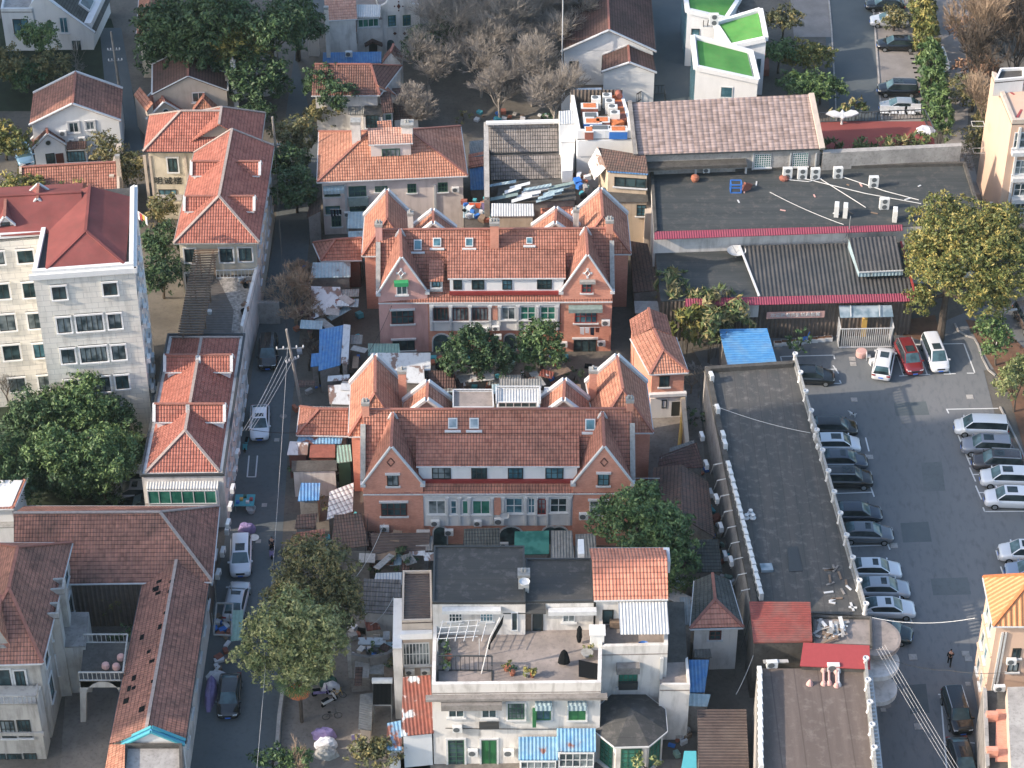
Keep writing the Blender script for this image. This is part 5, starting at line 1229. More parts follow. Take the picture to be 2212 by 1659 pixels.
p = P(679,120,0); MB().box((p.x,p.y,2.2),(1.2,.5,4.4)).build('gate_pier', M['white_old'], label='white stained gate pier left of the bright blue roof', cat='gate pier')
# brown-red roof house behind trees
b = bld('house with a brown-red tile roof half hidden by trees above the pink house', [(672,206),(820,205),(868,142),(690,140)], 5.6, ridge_y=139, kind='x', ins=(0,2.2), roof='tile_brown', wall='white_old', name='tiled_house', cat='house', ov=.4); r = b.root
s = bld('', [(820,216),(856,205)], 4.6, 6.4, kind='sr', dep=4, roof='tile_orange', wall='white_old', root=r, ov=.1, gutter='trim')
s = bld('', [(752,246),(786,246)], 3.6, 4.2, kind='sf', dep=2.2, roof='corr_grey', wall='white_old', root=r, ov=.1, gutter=None)
s = bld('', [(785,250),(826,250)], 4.0, kind='flat', dep=3.2, roof='conc_dark', wall='white_old', root=r, ov=0, gutter=None); win(r, s.F, 790,248,818,276, fr='frame_dark', nx=3, ny=3)
s = bld('', [(826,243),(850,241)], 4.2, 5.4, kind='sf', dep=2.4, roof='tile_dark', wall='white_old', root=r, ov=.1, gutter=None); win(r, s.F, 833,247,845,258, fr='frame_green')
s = bld('', [(850,257),(905,255)], 2.8, 4.4, kind='sf', dep=4.0, roof='tile_mossred', wall='white_old', root=r, ov=.1, gutter=None)
s = bld('', [(824,137),(866,134),(872,118),(830,118)], 5.0, 6.4, kind='y', roof='tile_brown', wall='white_old', root=r, ov=.1, gutter=None)
# ================================================================ yard mess between pink house and grey roofs
S = [ # label, corners, ze, zr, kind, roof, wall, dep
 ('narrow blue metal roof squeezed between the pink house and the grey tiled roofs', [(1016,410),(1047,409),(1047,362),(1015,363)], 3.2, 3.9, 'sf', 'corr_blue', 'concrete'),
 ('strip of orange tiles just above the narrow blue metal roof', [(1012,362),(1047,357),(1047,340),(1012,347)], 4.0, 4.8, 'sf', 'tile_bright', 'concrete'),
 ('grey asbestos roof above the strip of orange tiles', [(1014,340),(1046,336),(1046,308),(1014,312)], 4.6, 5.0, 'sf', 'corr_grey', 'concrete'),
 ('beige hut with a white corrugated roof behind the central chimney', [(1060,467),(1154,466),(1152,447),(1062,446)], 6.6, 7.0, 'sf', 'corr_white', 'yellowwall'),
 ('small red tiled lean-to between the rear gables of the northern brick house', [(1168,464),(1238,464)], 5.0, 5.8, 'sf', 'tile_bright', 'brick'),
 ('low flat shed full of clutter behind the northern brick house', [(1000,470),(1060,470)], 4.4, 4.6, 'sf', 'corr_pale', 'concrete'),
 ('rusty red metal screen shed beside the white ducts', [(1216,400),(1243,400),(1243,345),(1218,345)], 5.0, 5.3, 'sf', 'corr_rust', 'duct'),
]
for lab, c, ze, zr, k, ro, wa in S: shed(lab, c, ze, zr, k, ro, wa, **({'dep': 2.4} if len(c) == 2 else {}))
# scrap sheets pile
for i in range(16):
    x, y = 1085 + (i*53 % 140), 398 + (i*29 % 34); ln = 60 - (i % 4)*8; m = ['corr_pale','trim','corr_pale','awn_grey','trim'][i % 5]; z = 6.4 + i*.04
    a = [(x-ln*.5, y+6+i%3, z), (x+ln*.5, y-4, z+.3), (x+ln*.5, y-10, z+.35), (x-ln*.5, y+1, z+.05)]
    sheet('scrap_sheet', 'loose %s sheet lying crookedly in the scrap pile behind the long brick house' % ['pale blue metal','white board','pale metal','faded green','white board'][i % 5], 'scrap sheet', a, m, .04, group='scrap pile sheets')
shed('low clutter-covered roof under the pile of scrap sheets', [(1070,440),(1245,432),(1240,385),(1080,392)], 6.2, 6.3, 'flat', 'conc_dark', 'concrete')
# grey tiled roofs
b = bld('double grey tiled roof behind a dark parapet in the upper middle', [(1058,330),(1206,326),(1204,270),(1056,270)], 7.0, 9.4, kind='sf', cz=(7,7,9.4,9.4), roof='tile_grey', wall='concrete', name='tiled_shed', cat='building', ov=.0, gutter='gutter_dark'); r = b.root
s = bld('', [(1060,388),(1216,384),(1210,334),(1058,336)], 5.0, 7.0, kind='sf', cz=(5,5,7,7), roof='tile_grey', wall='concrete', root=r, ov=0, gutter='gutter_dark')
mb = MB(); bar(mb, P(1052,430,7.4), P(1050,268,9.6), .5, .3); mb.build('parapet', M['concrete_lt'], r); MB().prism([V2(P(1046,430,7.4)), V2(P(1058,430,7.4)), V2(P(1056,268,9.4)), V2(P(1044,268,9.4))], 0, 7.3).build('wall', M['concrete'], r)
mb = MB(); bar(mb, P(1050,268,9.9), P(1206,264,9.9), .5, .25); mb.build('parapet', M['white'], r)
# ================================================================ rooftop plant block
b = bld('white walled flat roof crowded with air conditioners and orange ducts', [(1247,300),(1370,298),(1342,210),(1232,216)], 9.8, kind='flat', roof='conc_dark', wall='white_clean', name='plant_roof_building', cat='building', ov=0, gutter=None); r = b.root
parapet(b, 9.8, 1.0, .35, 'white_clean', lines=(0,1,3))
wallpart(r, 'front_wall', b.F, 1248,302,1368,336, 'white_clean', 0, .1)
s = bld('', [(1209,268),(1245,266),(1240,237),(1207,240)], 10.6, kind='flat', roof='corr_white', wall='white_clean', root=r, ov=0, gutter=None, roofname='duct_cover')
s = bld('', [(1212,306),(1242,306),(1245,268),(1210,268)], 9.0, kind='flat', roof='white_clean', wall='white_clean', root=r, ov=0, gutter=None, roofname='duct_cover')
s = bld('', [(1214,370),(1237,368),(1240,306),(1212,306)], 7.6, kind='flat', roof='white_clean', wall='white_clean', root=r, ov=0, gutter=None, roofname='duct_cover')
mb = MB(); A_, B_ = P(1236,234,9.8), P(1340,214,9.8); mb.box(((A_.x+B_.x)/2,(A_.y+B_.y)/2+.2,10.6),((B_-A_).length,.1,1.6)); mb.build('slat_screen', M['slats'], r)
for i, (x, y) in enumerate(((1287,236),(1311,230),(1317,243),(1323,255),(1328,268))):
    ac(tuple(P(x, y, 9.8)), 1.0, 1.5, .8, 0, 'tall white condenser on the plant roof, ' + ['standing alone on the left','rear end of the slanting row','second from the rear of the slanting row','third from the rear of the slanting row','front end of the slanting row'][i], 'condensers on the plant roof', top=True)
for i, (x, y, w, m) in enumerate(((1280,278,1.9,'blue'),(1273,245,1.8,'duct'),(1296,293,2.1,'ac_white'),(1335,295,1.9,'blue'),(1272,296,.9,'duct'),(1300,275,1.6,'duct'),(1275,265,1.6,'ac_white'))):
    p = P(x, y, 9.8); o = thing('ventilation_unit', ['blue sided fan unit left of centre on the plant roof','rust coloured duct box beside the left condenser','long white box at the front of the plant roof','blue sided fan unit in the front right corner of the plant roof','small rust box in the front left corner of the plant roof','sloping rust duct between the fan units','white topped duct box on the left of the plant roof'][i], 'ventilation unit', tuple(p), 'ducts and fan units on the plant roof')
    MB().box((p.x,p.y,10.25),(w,1.1,.9)).build('casing', M[m], o); MB().box((p.x,p.y,10.74),(w*1.02,1.12,.08)).build('top', M['ac_white'], o); MB().box((p.x,p.y,10.8),(w*.75,.8,.06)).build('grille', M['orange' if m != 'ac_white' else 'ac_dark'], o)
dp = [(1334,228),(1336,240),(1338,252),(1340,266),(1330,275)]
for i, (x, y) in enumerate(dp): 
    p = P(x, y, 9.8); MB().box((p.x,p.y,10.3 - i*.03),(1.3,1.25,.9), rz=.15*i).build('duct_section', M['orange' if i % 2 == 0 else 'duct'], label='square duct section of the orange run along the right parapet, %s from the rear' % ORD[i], cat='duct', group='orange duct run')
p = P(1333,222,9.8); MB().tube([p+Vector((0,.4,.2)), p+Vector((0,.3,.9)), p+Vector((.1,-.1,1.3)), p+Vector((.2,-.9,1.35))], .38, 12, .35).build('duct_elbow', M['duct'], label='fat brown duct elbow at the rear of the plant roof', cat='duct')
# ================================================================ long pink-grey roof and black flat roofs
b = bld('long hall with a pinkish grey slab roof above the black flat roofs', [(1378,334),(1776,320),(1752,203),(1365,222)], 10.0, 12.8, kind='sf', cz=(10,10,12.8,12.8), roof='tile_pinkgrey', wall='concrete_lt', name='long_hall', cat='building', ov=.25, gutter='gutter_dark', cap=None); r = b.root; LH = b
mb = MB(); bar(mb, P(1776,323,10.05), P(1752,204,12.85), .55, .3); mb.build('parapet', M['beige'], r); mb = MB(); bar(mb, P(1372,336,10.05), P(1360,220,12.85), .4, .3); mb.build('parapet', M['concrete'], r)
A_, B_ = b.F
for q in ((1630,333,1665,361),(1712,330,1745,359)): win(r, b.F, *q, fr='frame_white', gl='glass_green', nx=7, ny=6, fw=.05)
wallpart(r, 'dark_fascia', b.F, 1385,346,1610,352, 'conc_dark', .0, 1.2); 
for x in (1500,1608): wallpart(r, 'strut', b.F, x, 350, x+4, 375, 'pipe', .3, .5)
for x in (1625,1705,1760): wallpart(r, 'drainpipe', b.F, x, 330, x+3, 366, 'pipe', 0, .14)
ac_wall(b.F, 1518,357,1533,370, 'air conditioner on the wall under the long pinkish roof')
ZU, ZL = 7.3, 5.0
b = bld('low wide building with black felt flat roofs and crimson eaves beside the car park', [(1413,507),(2125,482),(2085,355),(1405,372)], ZU, kind='flat', roof='felt_dark', wall='white_old', name='flat_roof_building', cat='building', ov=0, gutter=None); r = b.root; FB = b
parapet(b, ZU, .35, .3, 'conc_dark', lines=(1,2,3))
lo = bld('', [(1427,650),(1975,636),(1952,512),(1415,545)], ZL, kind='flat', roof='felt_dark', wall='slats', root=r, ov=0, gutter=None)
sheet('eaves', None, None, [(1413,517,ZU-.05),(1950,498,ZU-.05),(1950,485,ZU+.3),(1413,500,ZU+.3)], 'corr_magenta', .06, parent=r)
sheet('eaves', None, None, [(1480,662,ZL-.05),(1979,650,ZL-.05),(1975,633,ZL+.3),(1480,645,ZL+.3)], 'corr_magenta', .06, parent=r)
wallpart(r, 'wall', lo.F, 1590,658,1638,684, 'white_old', .003, .12)
sheet('metal_roof', None, None, [(1640,641,ZL+.1),(1976,633,ZL+.1),(1946,523,ZL+.9),(1597,531,ZL+.9)], 'corr_dark', .08, parent=r)
s = bld('', [(1856,586),(1951,582),(1935,508),(1834,512)], ZL+1.5, ZL+2.0, kind='sf', cz=(ZL+1.5,ZL+1.5,ZL+2.1,ZL+2.1), roof='corr_dark', wall='corr_pale', root=r, ov=0, gutter='trim', z0=ZL+.8, roofname='metal_roof')
mb = MB(); bar(mb, P(1597,531,ZL+.95), P(1640,641,ZL+.15), .2, .12); mb.build('flashing', M['trim'], r); mb = MB(); bar(mb, P(1946,523,ZL+.95), P(1976,633,ZL+.15), .2, .12); mb.build('flashing', M['red'], r)
# banner
bn = wallpart(r, 'banner', lo.F, 1655,668,1780,682, 'pinkstone', .35, .4); bn.parent = None; bn['label'] = 'long faded pink banner with white characters on the slatted wall'; bn['category'] = 'banner'
bn.location = ROOTLOC[r.name]
text('欢迎新老师生前来就餐', 'characters', .5, 'trim', lo.F, 1717, 675, .43, bn)
# glass canopy and cage lobby
gc = thing('entrance_lobby', 'glass canopied entrance lobby behind a barred white cage', 'entrance', tuple(P(1870,745,0)))
sheet('glass_canopy', None, None, [(1815,686,3.6),(1930,684,3.6),(1926,659,4.3),(1812,660,4.3)], 'glass_sky', .05, parent=gc)
fl, fr = P(1812,753,0), P(1926,751,0); bk = Vector((0,2.6,0)); H_ = 2.4
mb = MB()
for a, c in ((fl, fr), (fl, fl+bk), (fr, fr+bk)):
    bar(mb, a+Vector((0,0,H_)), c+Vector((0,0,H_)), .08, .08); bar(mb, a+Vector((0,0,.1)), c+Vector((0,0,.1)), .12, .12); k = int((c-a).length/.2)
    for i in range(k+1): p = a.lerp(c, i/k); mb.box((p.x,p.y,H_/2),(.05,.05,H_))
mb.build('cage', M['trim'], gc)
q = [fl+bk*.9, fr+bk*.9, fr+bk, fl+bk]; MB().prism(q, 0, 3.0).build('glass_front', M['glass_green'], gc)
mb = MB()
for x in (1838,1900): bar(mb, P(x,684,3.7), P(x-1,659,4.4), .06, .06)
mb.build('canopy_rail', M['trim'], gc)
mb = MB(); p = (fl+fr)/2 + Vector((0,2.0,0))
mb.box((p.x,p.y,1.1),(.5,.3,2.2)); mb.lathe((p.x,p.y,2.2),[(.2,0),(.35,.2),(.2,.5),(.1,.6)],10); mb.build('ornament', M['yellow'], gc)
# roof air conditioners
for i, (x, y, l) in enumerate(((1700,385,'leftmost of the back row on the black flat roof'),(1732,386,'second from the left in the back row on the black flat roof'),(1760,386,'third from the left in the back row on the black flat roof'),(1809,384,'fourth from the left in the back row on the black flat roof'),(1886,404,'rightmost and lowest of the back row on the black flat roof'),(1909,451,'alone left of the yellow-green tree on the black flat roof'))):
    ac(tuple(P(x, y, ZU)), .98, 1.32, .45, R(3), 'twin-fan air conditioner, ' + l, 'tall air conditioners on the black flat roof', fans=2)
for i, (x, y, l) in enumerate(((1806,465,'edge-on, left of the pair by the crimson eaves'),(1825,467,'edge-on, right of the pair by the crimson eaves'),(1932,476,'edge-on beside the yellow-green tree'))):
    ac(tuple(P(x, y, ZU)), 1.0, 1.4, .45, R(82), 'tall air conditioner ' + l, 'tall air conditioners on the black flat roof', fans=2)
p = P(1589,412,ZU); mb = MB(); w, h = 1.1, 1.0
for sx in (-1,1):
    for sy in (-1,1): mb.box((p.x+sx*w/2,p.y+sy*.45,ZU+h/2),(.1,.1,h))
for z in (.05,h):
    for s_ in (-1,1): mb.box((p.x,p.y+s_*.45,ZU+z),(w,.1,.1)); mb.box((p.x+s_*w/2,p.y,ZU+z),(.1,.8,.1))
mb.build('metal_frame', M['blue'], label='blue open box frame standing on the black flat roof', cat='frame')
MB().box(tuple(P(1613,404,ZU+.4)), (1.1,.3,.9), rz=.6, ry=.5).build('broken_board', M['duct'], label='tipped rusty board beside the blue box frame', cat='board')
MB().lathe(tuple(P(1501,391,ZU)), [(.3,0),(.45,.3),(.4,.6),(.2,.7)], 12).build('clay_pot', M['terracotta'], label='brown clay pot on the left of the black flat roof', cat='pot')
MB().lathe(tuple(P(1694,387,ZU)), [(.5,0),(.55,.2),(.3,.45)], 12).build('clay_pot', M['duct'], label='squat brown vent in front of the leftmost twin-fan unit', cat='vent')
p = P(1590,556,ZL); o = thing('satellite_dish', 'large white satellite dish on the lower black roof', 'satellite dish', tuple(p)); MB().lathe((p.x,p.y,ZL+.5),[(.1,0),(.6,.12),(.95,.35),(.97,.37),(.6,.2),(.05,.1)],20).build('dish', M['trim'], o); MB().tube([p, p+Vector((0,0,.55))], .06, 6).build('stand', M['metal'], o); MB().tube([p+Vector((0,0,.6)), p+Vector((-.4,.3,1.2))], .03, 5).build('feed_arm', M['metal'], o)
for i, (x0,y0,x1,y1) in enumerate(((1773,387,1870,448),(1730,384,1990,440),(1820,382,1985,432),(1700,388,1775,385))):
    cable('white pipe trailing over the black flat roof, %s of four from the front' % ORD[i], [P(x0,y0,ZU+.1), P((x0+x1)/2+10,(y0+y1)/2+6,ZU+.1), P(x1,y1,ZU+.1)], .05, 0, 'pipe', 3, 'roof_pipe', 'pipe', 'pipes on the black flat roof')
cable('thin cable across the black roof to the lamp stand by the crimson eaves', [P(1663,415,ZU+.4), P(1822,485,ZU+.6)], .035, .2, 'pipe')
rp = random.Random(3)
for i in range(14):
    x, y = rp.uniform(1450,2060), rp.uniform(395,470); p = P(x, y, ZU)
    MB().box((p.x,p.y,ZU+.05),(rp.uniform(.3,.9),.15,.06), rz=rp.uniform(0,3)).build('debris', M[['trim','wood','pinkstone'][i%3]], label='scrap of litter lying on the black flat roof', cat='litter', group='litter on the black flat roof')
p = P(1832,520,ZL+1); mb = MB(); mb.tube([p, p+Vector((0,0,3))], .05, 5).tube([p+Vector((0,0,1.5)), p+Vector((-.4,0,0))], .04, 5); mb.build('mast', M['metal'], label='thin mast rising beside the crimson eaves', cat='mast')
# blue roof
b = shed('open shed with a bright blue corrugated roof in the car park corner', [(1574,797),(1681,793),(1657,709),(1553,711)], 3.0, 3.9, 'sf', 'corr_bluex', 'concrete', cz=(3,3,3.9,3.9))
# planters
for i in range(8):
    p = P(1680+i*15.5, 746 - i*1.6, 0); o = thing('planter_box', 'white planter box in the row before the slatted wall, %s from the left' % ORD[i], 'planter', tuple(p), 'white planter boxes'); MB().box((p.x,p.y,.22),(.85,.5,.42)).build('box', M['trim'], o); MB().box((p.x,p.y,.43),(.7,.36,.06)).build('soil', M['soil'], o)
p = P(1860,769,0); MB().lathe(tuple(p), [(.5,0),(.55,.1),(.55,.6),(.5,.68),(.2,.7)], 16).build('stone_drum', M['pinkstone'], label='round pink stone drum by the white hatchback in the car park', cat='stone drum')
p = P(1875,777,0); mb = MB()
for sx in (-.18,.18):
    for sy in (-.18,.18): mb.box((p.x+sx,p.y+sy,.22),(.05,.05,.44))
mb.box((p.x,p.y,.45),(.44,.44,.05)).box((p.x-.2,p.y,.7),(.05,.4,.45)); mb.build('plastic_chair', M['trim'], label='small white plastic chair beside the pink stone drum', cat='chair')
p = P(1886,787,0); MB().box((p.x,p.y,.3),(.75,.55,.6), rz=.3).build('foam_box', M['trim'], label='white foam box next to the white hatchback', cat='box')
p = P(1737,740,0); mb = MB(); mb.box((p.x,p.y,.35),(.6,.4,.5), rz=.3).tube([p+Vector((.2,0,.5)), p+Vector((.5,.2,1.2))], .06, 6); mb.build('wheelbarrow', M['blue'], label='small blue cart among the white planter boxes', cat='cart')
# left edge wall of flat building and the alley behind the brick houses
MB().prism([V2(P(1393,470,5)), V2(P(1408,470,5)), V2(P(1400,370,5)), V2(P(1390,370,5))], 0, 5.5).build('boundary_wall', M['beige'], label='beige boundary wall left of the black flat roof', cat='wall')
b = shed('long narrow lean-to with an old red tile roof between brick wing and black roof', [(1368,632),(1428,640),(1398,540),(1360,520)], 2.6, 3.4, 'sl', 'tile_mossred', 'concrete')
b = shed('flat shed with grey boards north of the small brick annex', [(1372,676),(1432,676),(1420,650),(1370,650)], 3.0, 3.0, 'flat', 'concrete_lt', 'concrete')
# ================================================================ shack with rusty tiles
b = bld('ramshackle hut with brown tiles and a peeling white sheet roof', [(1312,372),(1400,378),(1395,332),(1292,315)], 9.2, 10.0, kind='sf', cz=(9.0,9.0,10.2,10.2), roof='tile_mossred', wall='yellowwall', name='hut', cat='hut', ov=.1, cap=None, gutter='corr_blue')
sheet('white_sheet_roof', None, None, [(1270,352,8.0),(1284,388,7.6),(1309,362,9.2),(1291,316,10.2)], 'patch', .08, parent=b.root)
win(b.root, b.F, 1327,384,1396,404, fr='frame_dark', nx=3); 
s = shed('beige two-storey lean-to under the ramshackle hut', [(1282,436),(1400,436)], 6.4, 6.6, 'sf', 'conc_dark', 'yellowwall', dep=2.4); win(s.root, s.F, 1375,442,1396,466, fr='frame_dark', ny=3)
# ================================================================ green turf roofs
def turf(label, top, z0, grass):
    """top: 4 picture points with heights (front-left, front-right, back-right, back-left)"""
    w = [P(*t) for t in top]; c = sum(w, Vector())/4
    o = thing('turf_roof_pavilion', label, 'pavilion', (c.x, c.y, z0), 'white pavilions with turf roofs'); MB().hexa([up(p, z0) for p in w] + [p - Vector((0,0,.25)) for p in w]).build('wall', M['white_clean'], o)
    inn = [c + (p-c)*.86 for p in w]; MB().slab([inn], .15).build('turf', M['grass'], o)
    mb = MB()
    for k in range(4): bar(mb, w[k]-Vector((0,0,.27)), w[(k+1)%4]-Vector((0,0,.27)), .5, .55)
    mb.build('parapet', M['white_clean'], o); return o, w
o, w = turf('white pavilion with bright turf roof, nearest of three, window in its front', [(1503,146,7.5),(1637,175,6.3),(1622,113,6.3),(1496,80,7.5)], 0, 0)
win(o, (V2(w[0]),V2(w[1])), 1556,187,1583,211, fr='frame_white', gl='glass_blue', nx=1, sill=None); MB().wallbox(w[3], w[0], .05, 0, (V2(w[3])-V2(w[0])).length-.05, 7.0, .003, .05).build('dark_cladding', M['glass_blue'], o)
o, w = turf('white pavilion with bright turf roof, middle of three, tilted to the right', [(1577,101,6.3),(1655,84,7.4),(1643,22,7.4),(1545,52,6.3)], 0, 0); win(o, (V2(w[0]),V2(w[1])), 1632,125,1645,158, fr='frame_white', gl='glass_blue', nx=1, sill=None)
o, w = turf('white pavilion with bright turf roof at the top edge, furthest of three', [(1485,23,7.4),(1568,42,6.4),(1602,-10,6.4),(1475,-50,7.4)], 0, 0); win(o, (V2(w[0]),V2(w[1])), 1493,62,1511,84, fr='frame_dark', gl='glass', nx=1, sill=None); MB().wallbox(w[3], w[0], .05, 0, (V2(w[3])-V2(w[0])).length-.05, 6.8, .003, .05).build('dark_cladding', M['glass_blue'], o)
ac(tuple(P(1542,54,6.5)), 1.0,1.5,.5,0,'tall twin-fan air conditioner between the turf-roofed pavilions', fans=2)
mb = MB()
for s_ in (0,1): mb.tube([P(1518+s_*6,82,3), P(1520+s_*10,44,6.6)], .05, 5)
mb.build('ladder', M['metal_dk'], label='dark metal ladder leaning between the turf-roofed pavilions', cat='ladder')
s = bld('white box annex at the top right of the turf-roofed pavilions', [(1598,24),(1640,20)], 5.5, kind='flat', dep=4, roof='conc_dark', wall='white_clean', name='annex', cat='building', ov=0, gutter=None); win(s.root, s.F, 1613,26,1623,42, fr='frame_dark', nx=1)
MB().slab([[P(1640,150,1),P(1662,150,1),P(1660,110,1),P(1640,110,1)]], .9).build('side_deck', M['duct'], label='brown side deck right of the turf-roofed pavilions', cat='deck')
# long brown roof building with two gable ends
b = bld('long building with a dark brown tiled gable roof behind bare trees at the top', [(1212,112),(1417,112),(1402,-60),(1213,-60)], 4.6, ridge_y=66, kind='y', roof='tile_dark', wall='white_clean', name='long_gable_house', cat='house', ov=.35, rake='trim', gutter='gutter_dark'); r = b.root
s = bld('', [(1300,156),(1418,158),(1410,118),(1302,118)], 4.0, ridge_y=136, kind='y', roof='tile_dark', wall='white_clean', root=r, ov=.2, rake='trim', gutter='gutter_dark')
win(r, b.F, 1230,132,1250,150, fr='frame_dark'); s = bld('white garden wall and lean-to under the bare trees', [(1213,196),(1300,194)], 2.6, kind='flat', dep=.5, roof='white_clean', wall='white_clean', name='garden_wall', cat='wall', ov=0, gutter=None)
terrace_rail(thing('lane_railing', 'dark stair railing at the foot of the grey lane', 'railing', tuple(P(1410,215,0))), [(1375,222),(1402,203),(1435,202),(1437,222)], .3, 1.1, 'metal_dk')
# ================================================================ long flat roof with balustrade
ZB = 5.4
b = bld('long narrow flat-roofed building with a white balustrade along the car park', [(1625,1318),(1874,1330),(1720,787),(1522,800)], ZB, kind='flat', roof='felt_ns', wall='concrete_lt', name='balustraded_building', cat='building', ov=0, gutter=None); r = b.root; LB = b
parapet(b, ZB, .5, .45, 'conc_dark', lines=(2,)); parapet(b, ZB, .45, .5, 'conc_dark', lines=(3,))
def balustrade(root, a, c, z, posts, h=.95, name='balustrade'):
    a, c = P(*a, z), P(*c, z); mb = MB(); bar(mb, a, c, .26, .14); bar(mb, a + Vector((0,0,h-.16)), c + Vector((0,0,h-.16)), .22, .14)
    n = int((c-a).length/.42)
    for i in range(n+1): p = a.lerp(c, i/n); mb.box((p.x,p.y,z+h/2),(.16,.16,h-.2))
    o = mb.build(name, M['trim_dirty'], root)
    for i in range(posts):
        p = a.lerp(c, i/(posts-1)); MB().lathe((p.x,p.y,z), [(.24,0),(.19,.15),(.15,1.0),(.26,1.1),(.26,1.25),(.17,1.26),(.15,1.15)], 12).build('urn_post', M['trim'], root)
balustrade(r, (1716,785), (1868,1326), ZB, 13)
sheet('roof_patch', 'dark patch of new felt on the long balustraded roof', 'roof patch', [(1704,1235,ZB+.05),(1734,1233,ZB+.05),(1722,1180,ZB+.05),(1700,1181,ZB+.05)], 'gutter_dark', .04)
sheet('roof_hatch', 'pale blue roof hatch near the south end of the long balustraded roof', 'hatch', [(1645,1232,ZB+.3),(1671,1231,ZB+.3),(1667,1216,ZB+.3),(1641,1217,ZB+.3)], 'glass_sky', .28)
lab = ['alone at the north end','second from the north','third, first of a touching pair','fourth, second of a touching pair']
acs = [(1536,822),(1549,893),(1561,950),(1565,969)] + [(1573+i*4.05, 1016+i*16.2) for i in range(18)]
for i, (x, y) in enumerate(acs):
    l = lab[i] if i < 4 else ('%s unit of the unbroken row, counted from the north' % ORD[i-4])
    ac(tuple(P(x, y, ZB+.2)), .8, .85, .36, R(-80), 'air conditioner on the west parapet of the balustraded roof, ' + (l if i < 4 else ORD[i-4] + ' of the long row'), 'air conditioners along the west parapet')
mb = MB(); bar(mb, P(1530,812,ZB+.1), P(1628,1300,ZB+.1), .35, .3); mb.build('pipe_trunk', M['gutter_dark'], r)
for i in range(9):
    y = 1000+i*34; x = 1556 + (y-1000)*.22; cable('loop of white pipe over the west parapet, %s from the north' % ORD[i], [P(x-22,y+24,2.5), P(x-14,y+4,ZB+.3), P(x+4,y,ZB+.7)], .05, 0, 'pipe', 6, 'coolant_pipe', 'pipe', 'loops of pipe on the west wall')
for i in range(7):
    y = 940+i*45; x = 1524 + (y-940)*.235; A_ = P(x, y+8, 4.2); ac((A_.x-.35, A_.y, 4.2-(i%3)*.9), .85,.6,.34,R(-80), 'air conditioner hung on the stained west wall over the alley, %s from the north' % ORD[i], 'air conditioners on the alley wall')
for i, (x, y) in enumerate(((1621,1110),(1612,1120),(1626,1120))): MB().lathe(tuple(P(x,y,ZB)), [(.25,0),(.3,.1),(.15,.2),(.2,.45),(.08,.5)], 12).build('vent_cap', M['trim'], label=['white vent cap on the long roof, rear one of three','white vent cap on the long roof, left one of three','white vent cap on the long roof, right one of three'][i], cat='vent', group='vent caps')
for i, (x, y) in enumerate(((1756,925),(1757,935),(1759,941),(1762,955),(1765,965),(1768,978))): MB().lathe(tuple(P(x,y-8,ZB)), [(.2,0),(.3,.15),(.28,.5),(.15,.6)], 10).build('jar', M['trim' if i%2 else 'trim_dirty'], label='pale jar by the balustrade of the long roof, %s from the north' % ORD[i], cat='jar', group='jars by the balustrade')
for i in range(16):
    x, y = rp.uniform(1800,1850), rp.uniform(1225,1315); p = P(x-(1320-y)*.28, y, ZB); MB().box((p.x,p.y,ZB+.06),(rp.uniform(.3,1.1),.18,.08), rz=rp.uniform(0,3)).build('debris', M[['trim','wood','concrete'][i%3]], label='scrap of rubble at the south end of the balustraded roof', cat='rubble', group='rubble beside the balustrade')
# red corrugated roof, rubble roof, red canopy
b = bld('corrugated red curved roof between the two balustraded roofs', [(1628,1387),(1755,1385),(1750,1304),(1618,1303)], 6.6, 7.6, kind='sf', cz=(6.6,6.6,7.4,7.4), roof='corr_red', wall='conc_dark', name='red_roofed_shed', cat='shed', ov=.1, cap=None, gutter=None)
b = bld('small flat roof heaped with broken boards and rubble', [(1757,1396),(1884,1400),(1882,1336),(1754,1334)], 6.2, kind='flat', roof='terrace', wall='concrete', name='rubble_roof_building', cat='building', ov=0, gutter=None); parapet(b, 6.2, .25, .15, 'conc_dark')
for i in range(34):
    x, y = rp.gauss(1795,18), rp.gauss(1366,13); p = P(max(1760,x), min(max(1342,y),1392), 6.2); MB().box((p.x,p.y,6.3+rp.uniform(0,.3)),(rp.uniform(.4,1.5),rp.uniform(.1,.35),.06), rz=rp.uniform(0,3), ry=rp.uniform(-.3,.3)).build('broken_board', M[['trim','concrete_lt','trim_dirty','wood'][i%4]], label='broken pale board in the rubble heap on the small flat roof', cat='board', group='rubble heap on the small flat roof')
b = shed('flat red canopy crossed by a bundle of wires above the lower brown roof', [(1728,1438),(1880,1445),(1878,1396),(1735,1390)], 6.9, 7.2, 'sf', 'red', 'conc_dark', cz=(6.9,6.9,7.1,7.1), z0=0)
for lbl, x, y, z, r_ in (('round grey disc canopy bulging over the car park beside the rubble roof',1888,1378,5.8,2.2),('lower curved white canopy beneath the wires beside the balustrade',1890,1428,4.6,2.0),('curved glass canopy at the foot of the lower balustrade',1893,1487,2.8,1.7)):
    p = P(x, y, z); MB().lathe(tuple(p), [(r_*.96,-.4),(r_,-.35),(r_,.12),(r_*.9,.16)], 30).build('curved_canopy', M['terrace' if z > 5 else 'white_old'], label=lbl, cat='canopy', group='curved canopies')
b = bld('brown felted flat roof with a balustrade along the lane at the bottom', [(1630,1760),(1905,1760),(1872,1444),(1636,1444)], 6.3, kind='flat', roof='felt_brown', wall='concrete_lt', name='balustraded_building', cat='building', ov=0, gutter=None); r = b.root
parapet(b, 6.3, .35, .4, 'concrete', lines=(3,)); balustrade(r, (1868,1444), (1895,1740), 6.3, 7)
mb = MB(); c = b.c; L = (V2(c[2])-V2(c[1])).length
for i in range(int(L/.42)): mb.wallbox(c[1], c[2], i*.42, 5.4, i*.42+.18, 5.8, .003, .45)
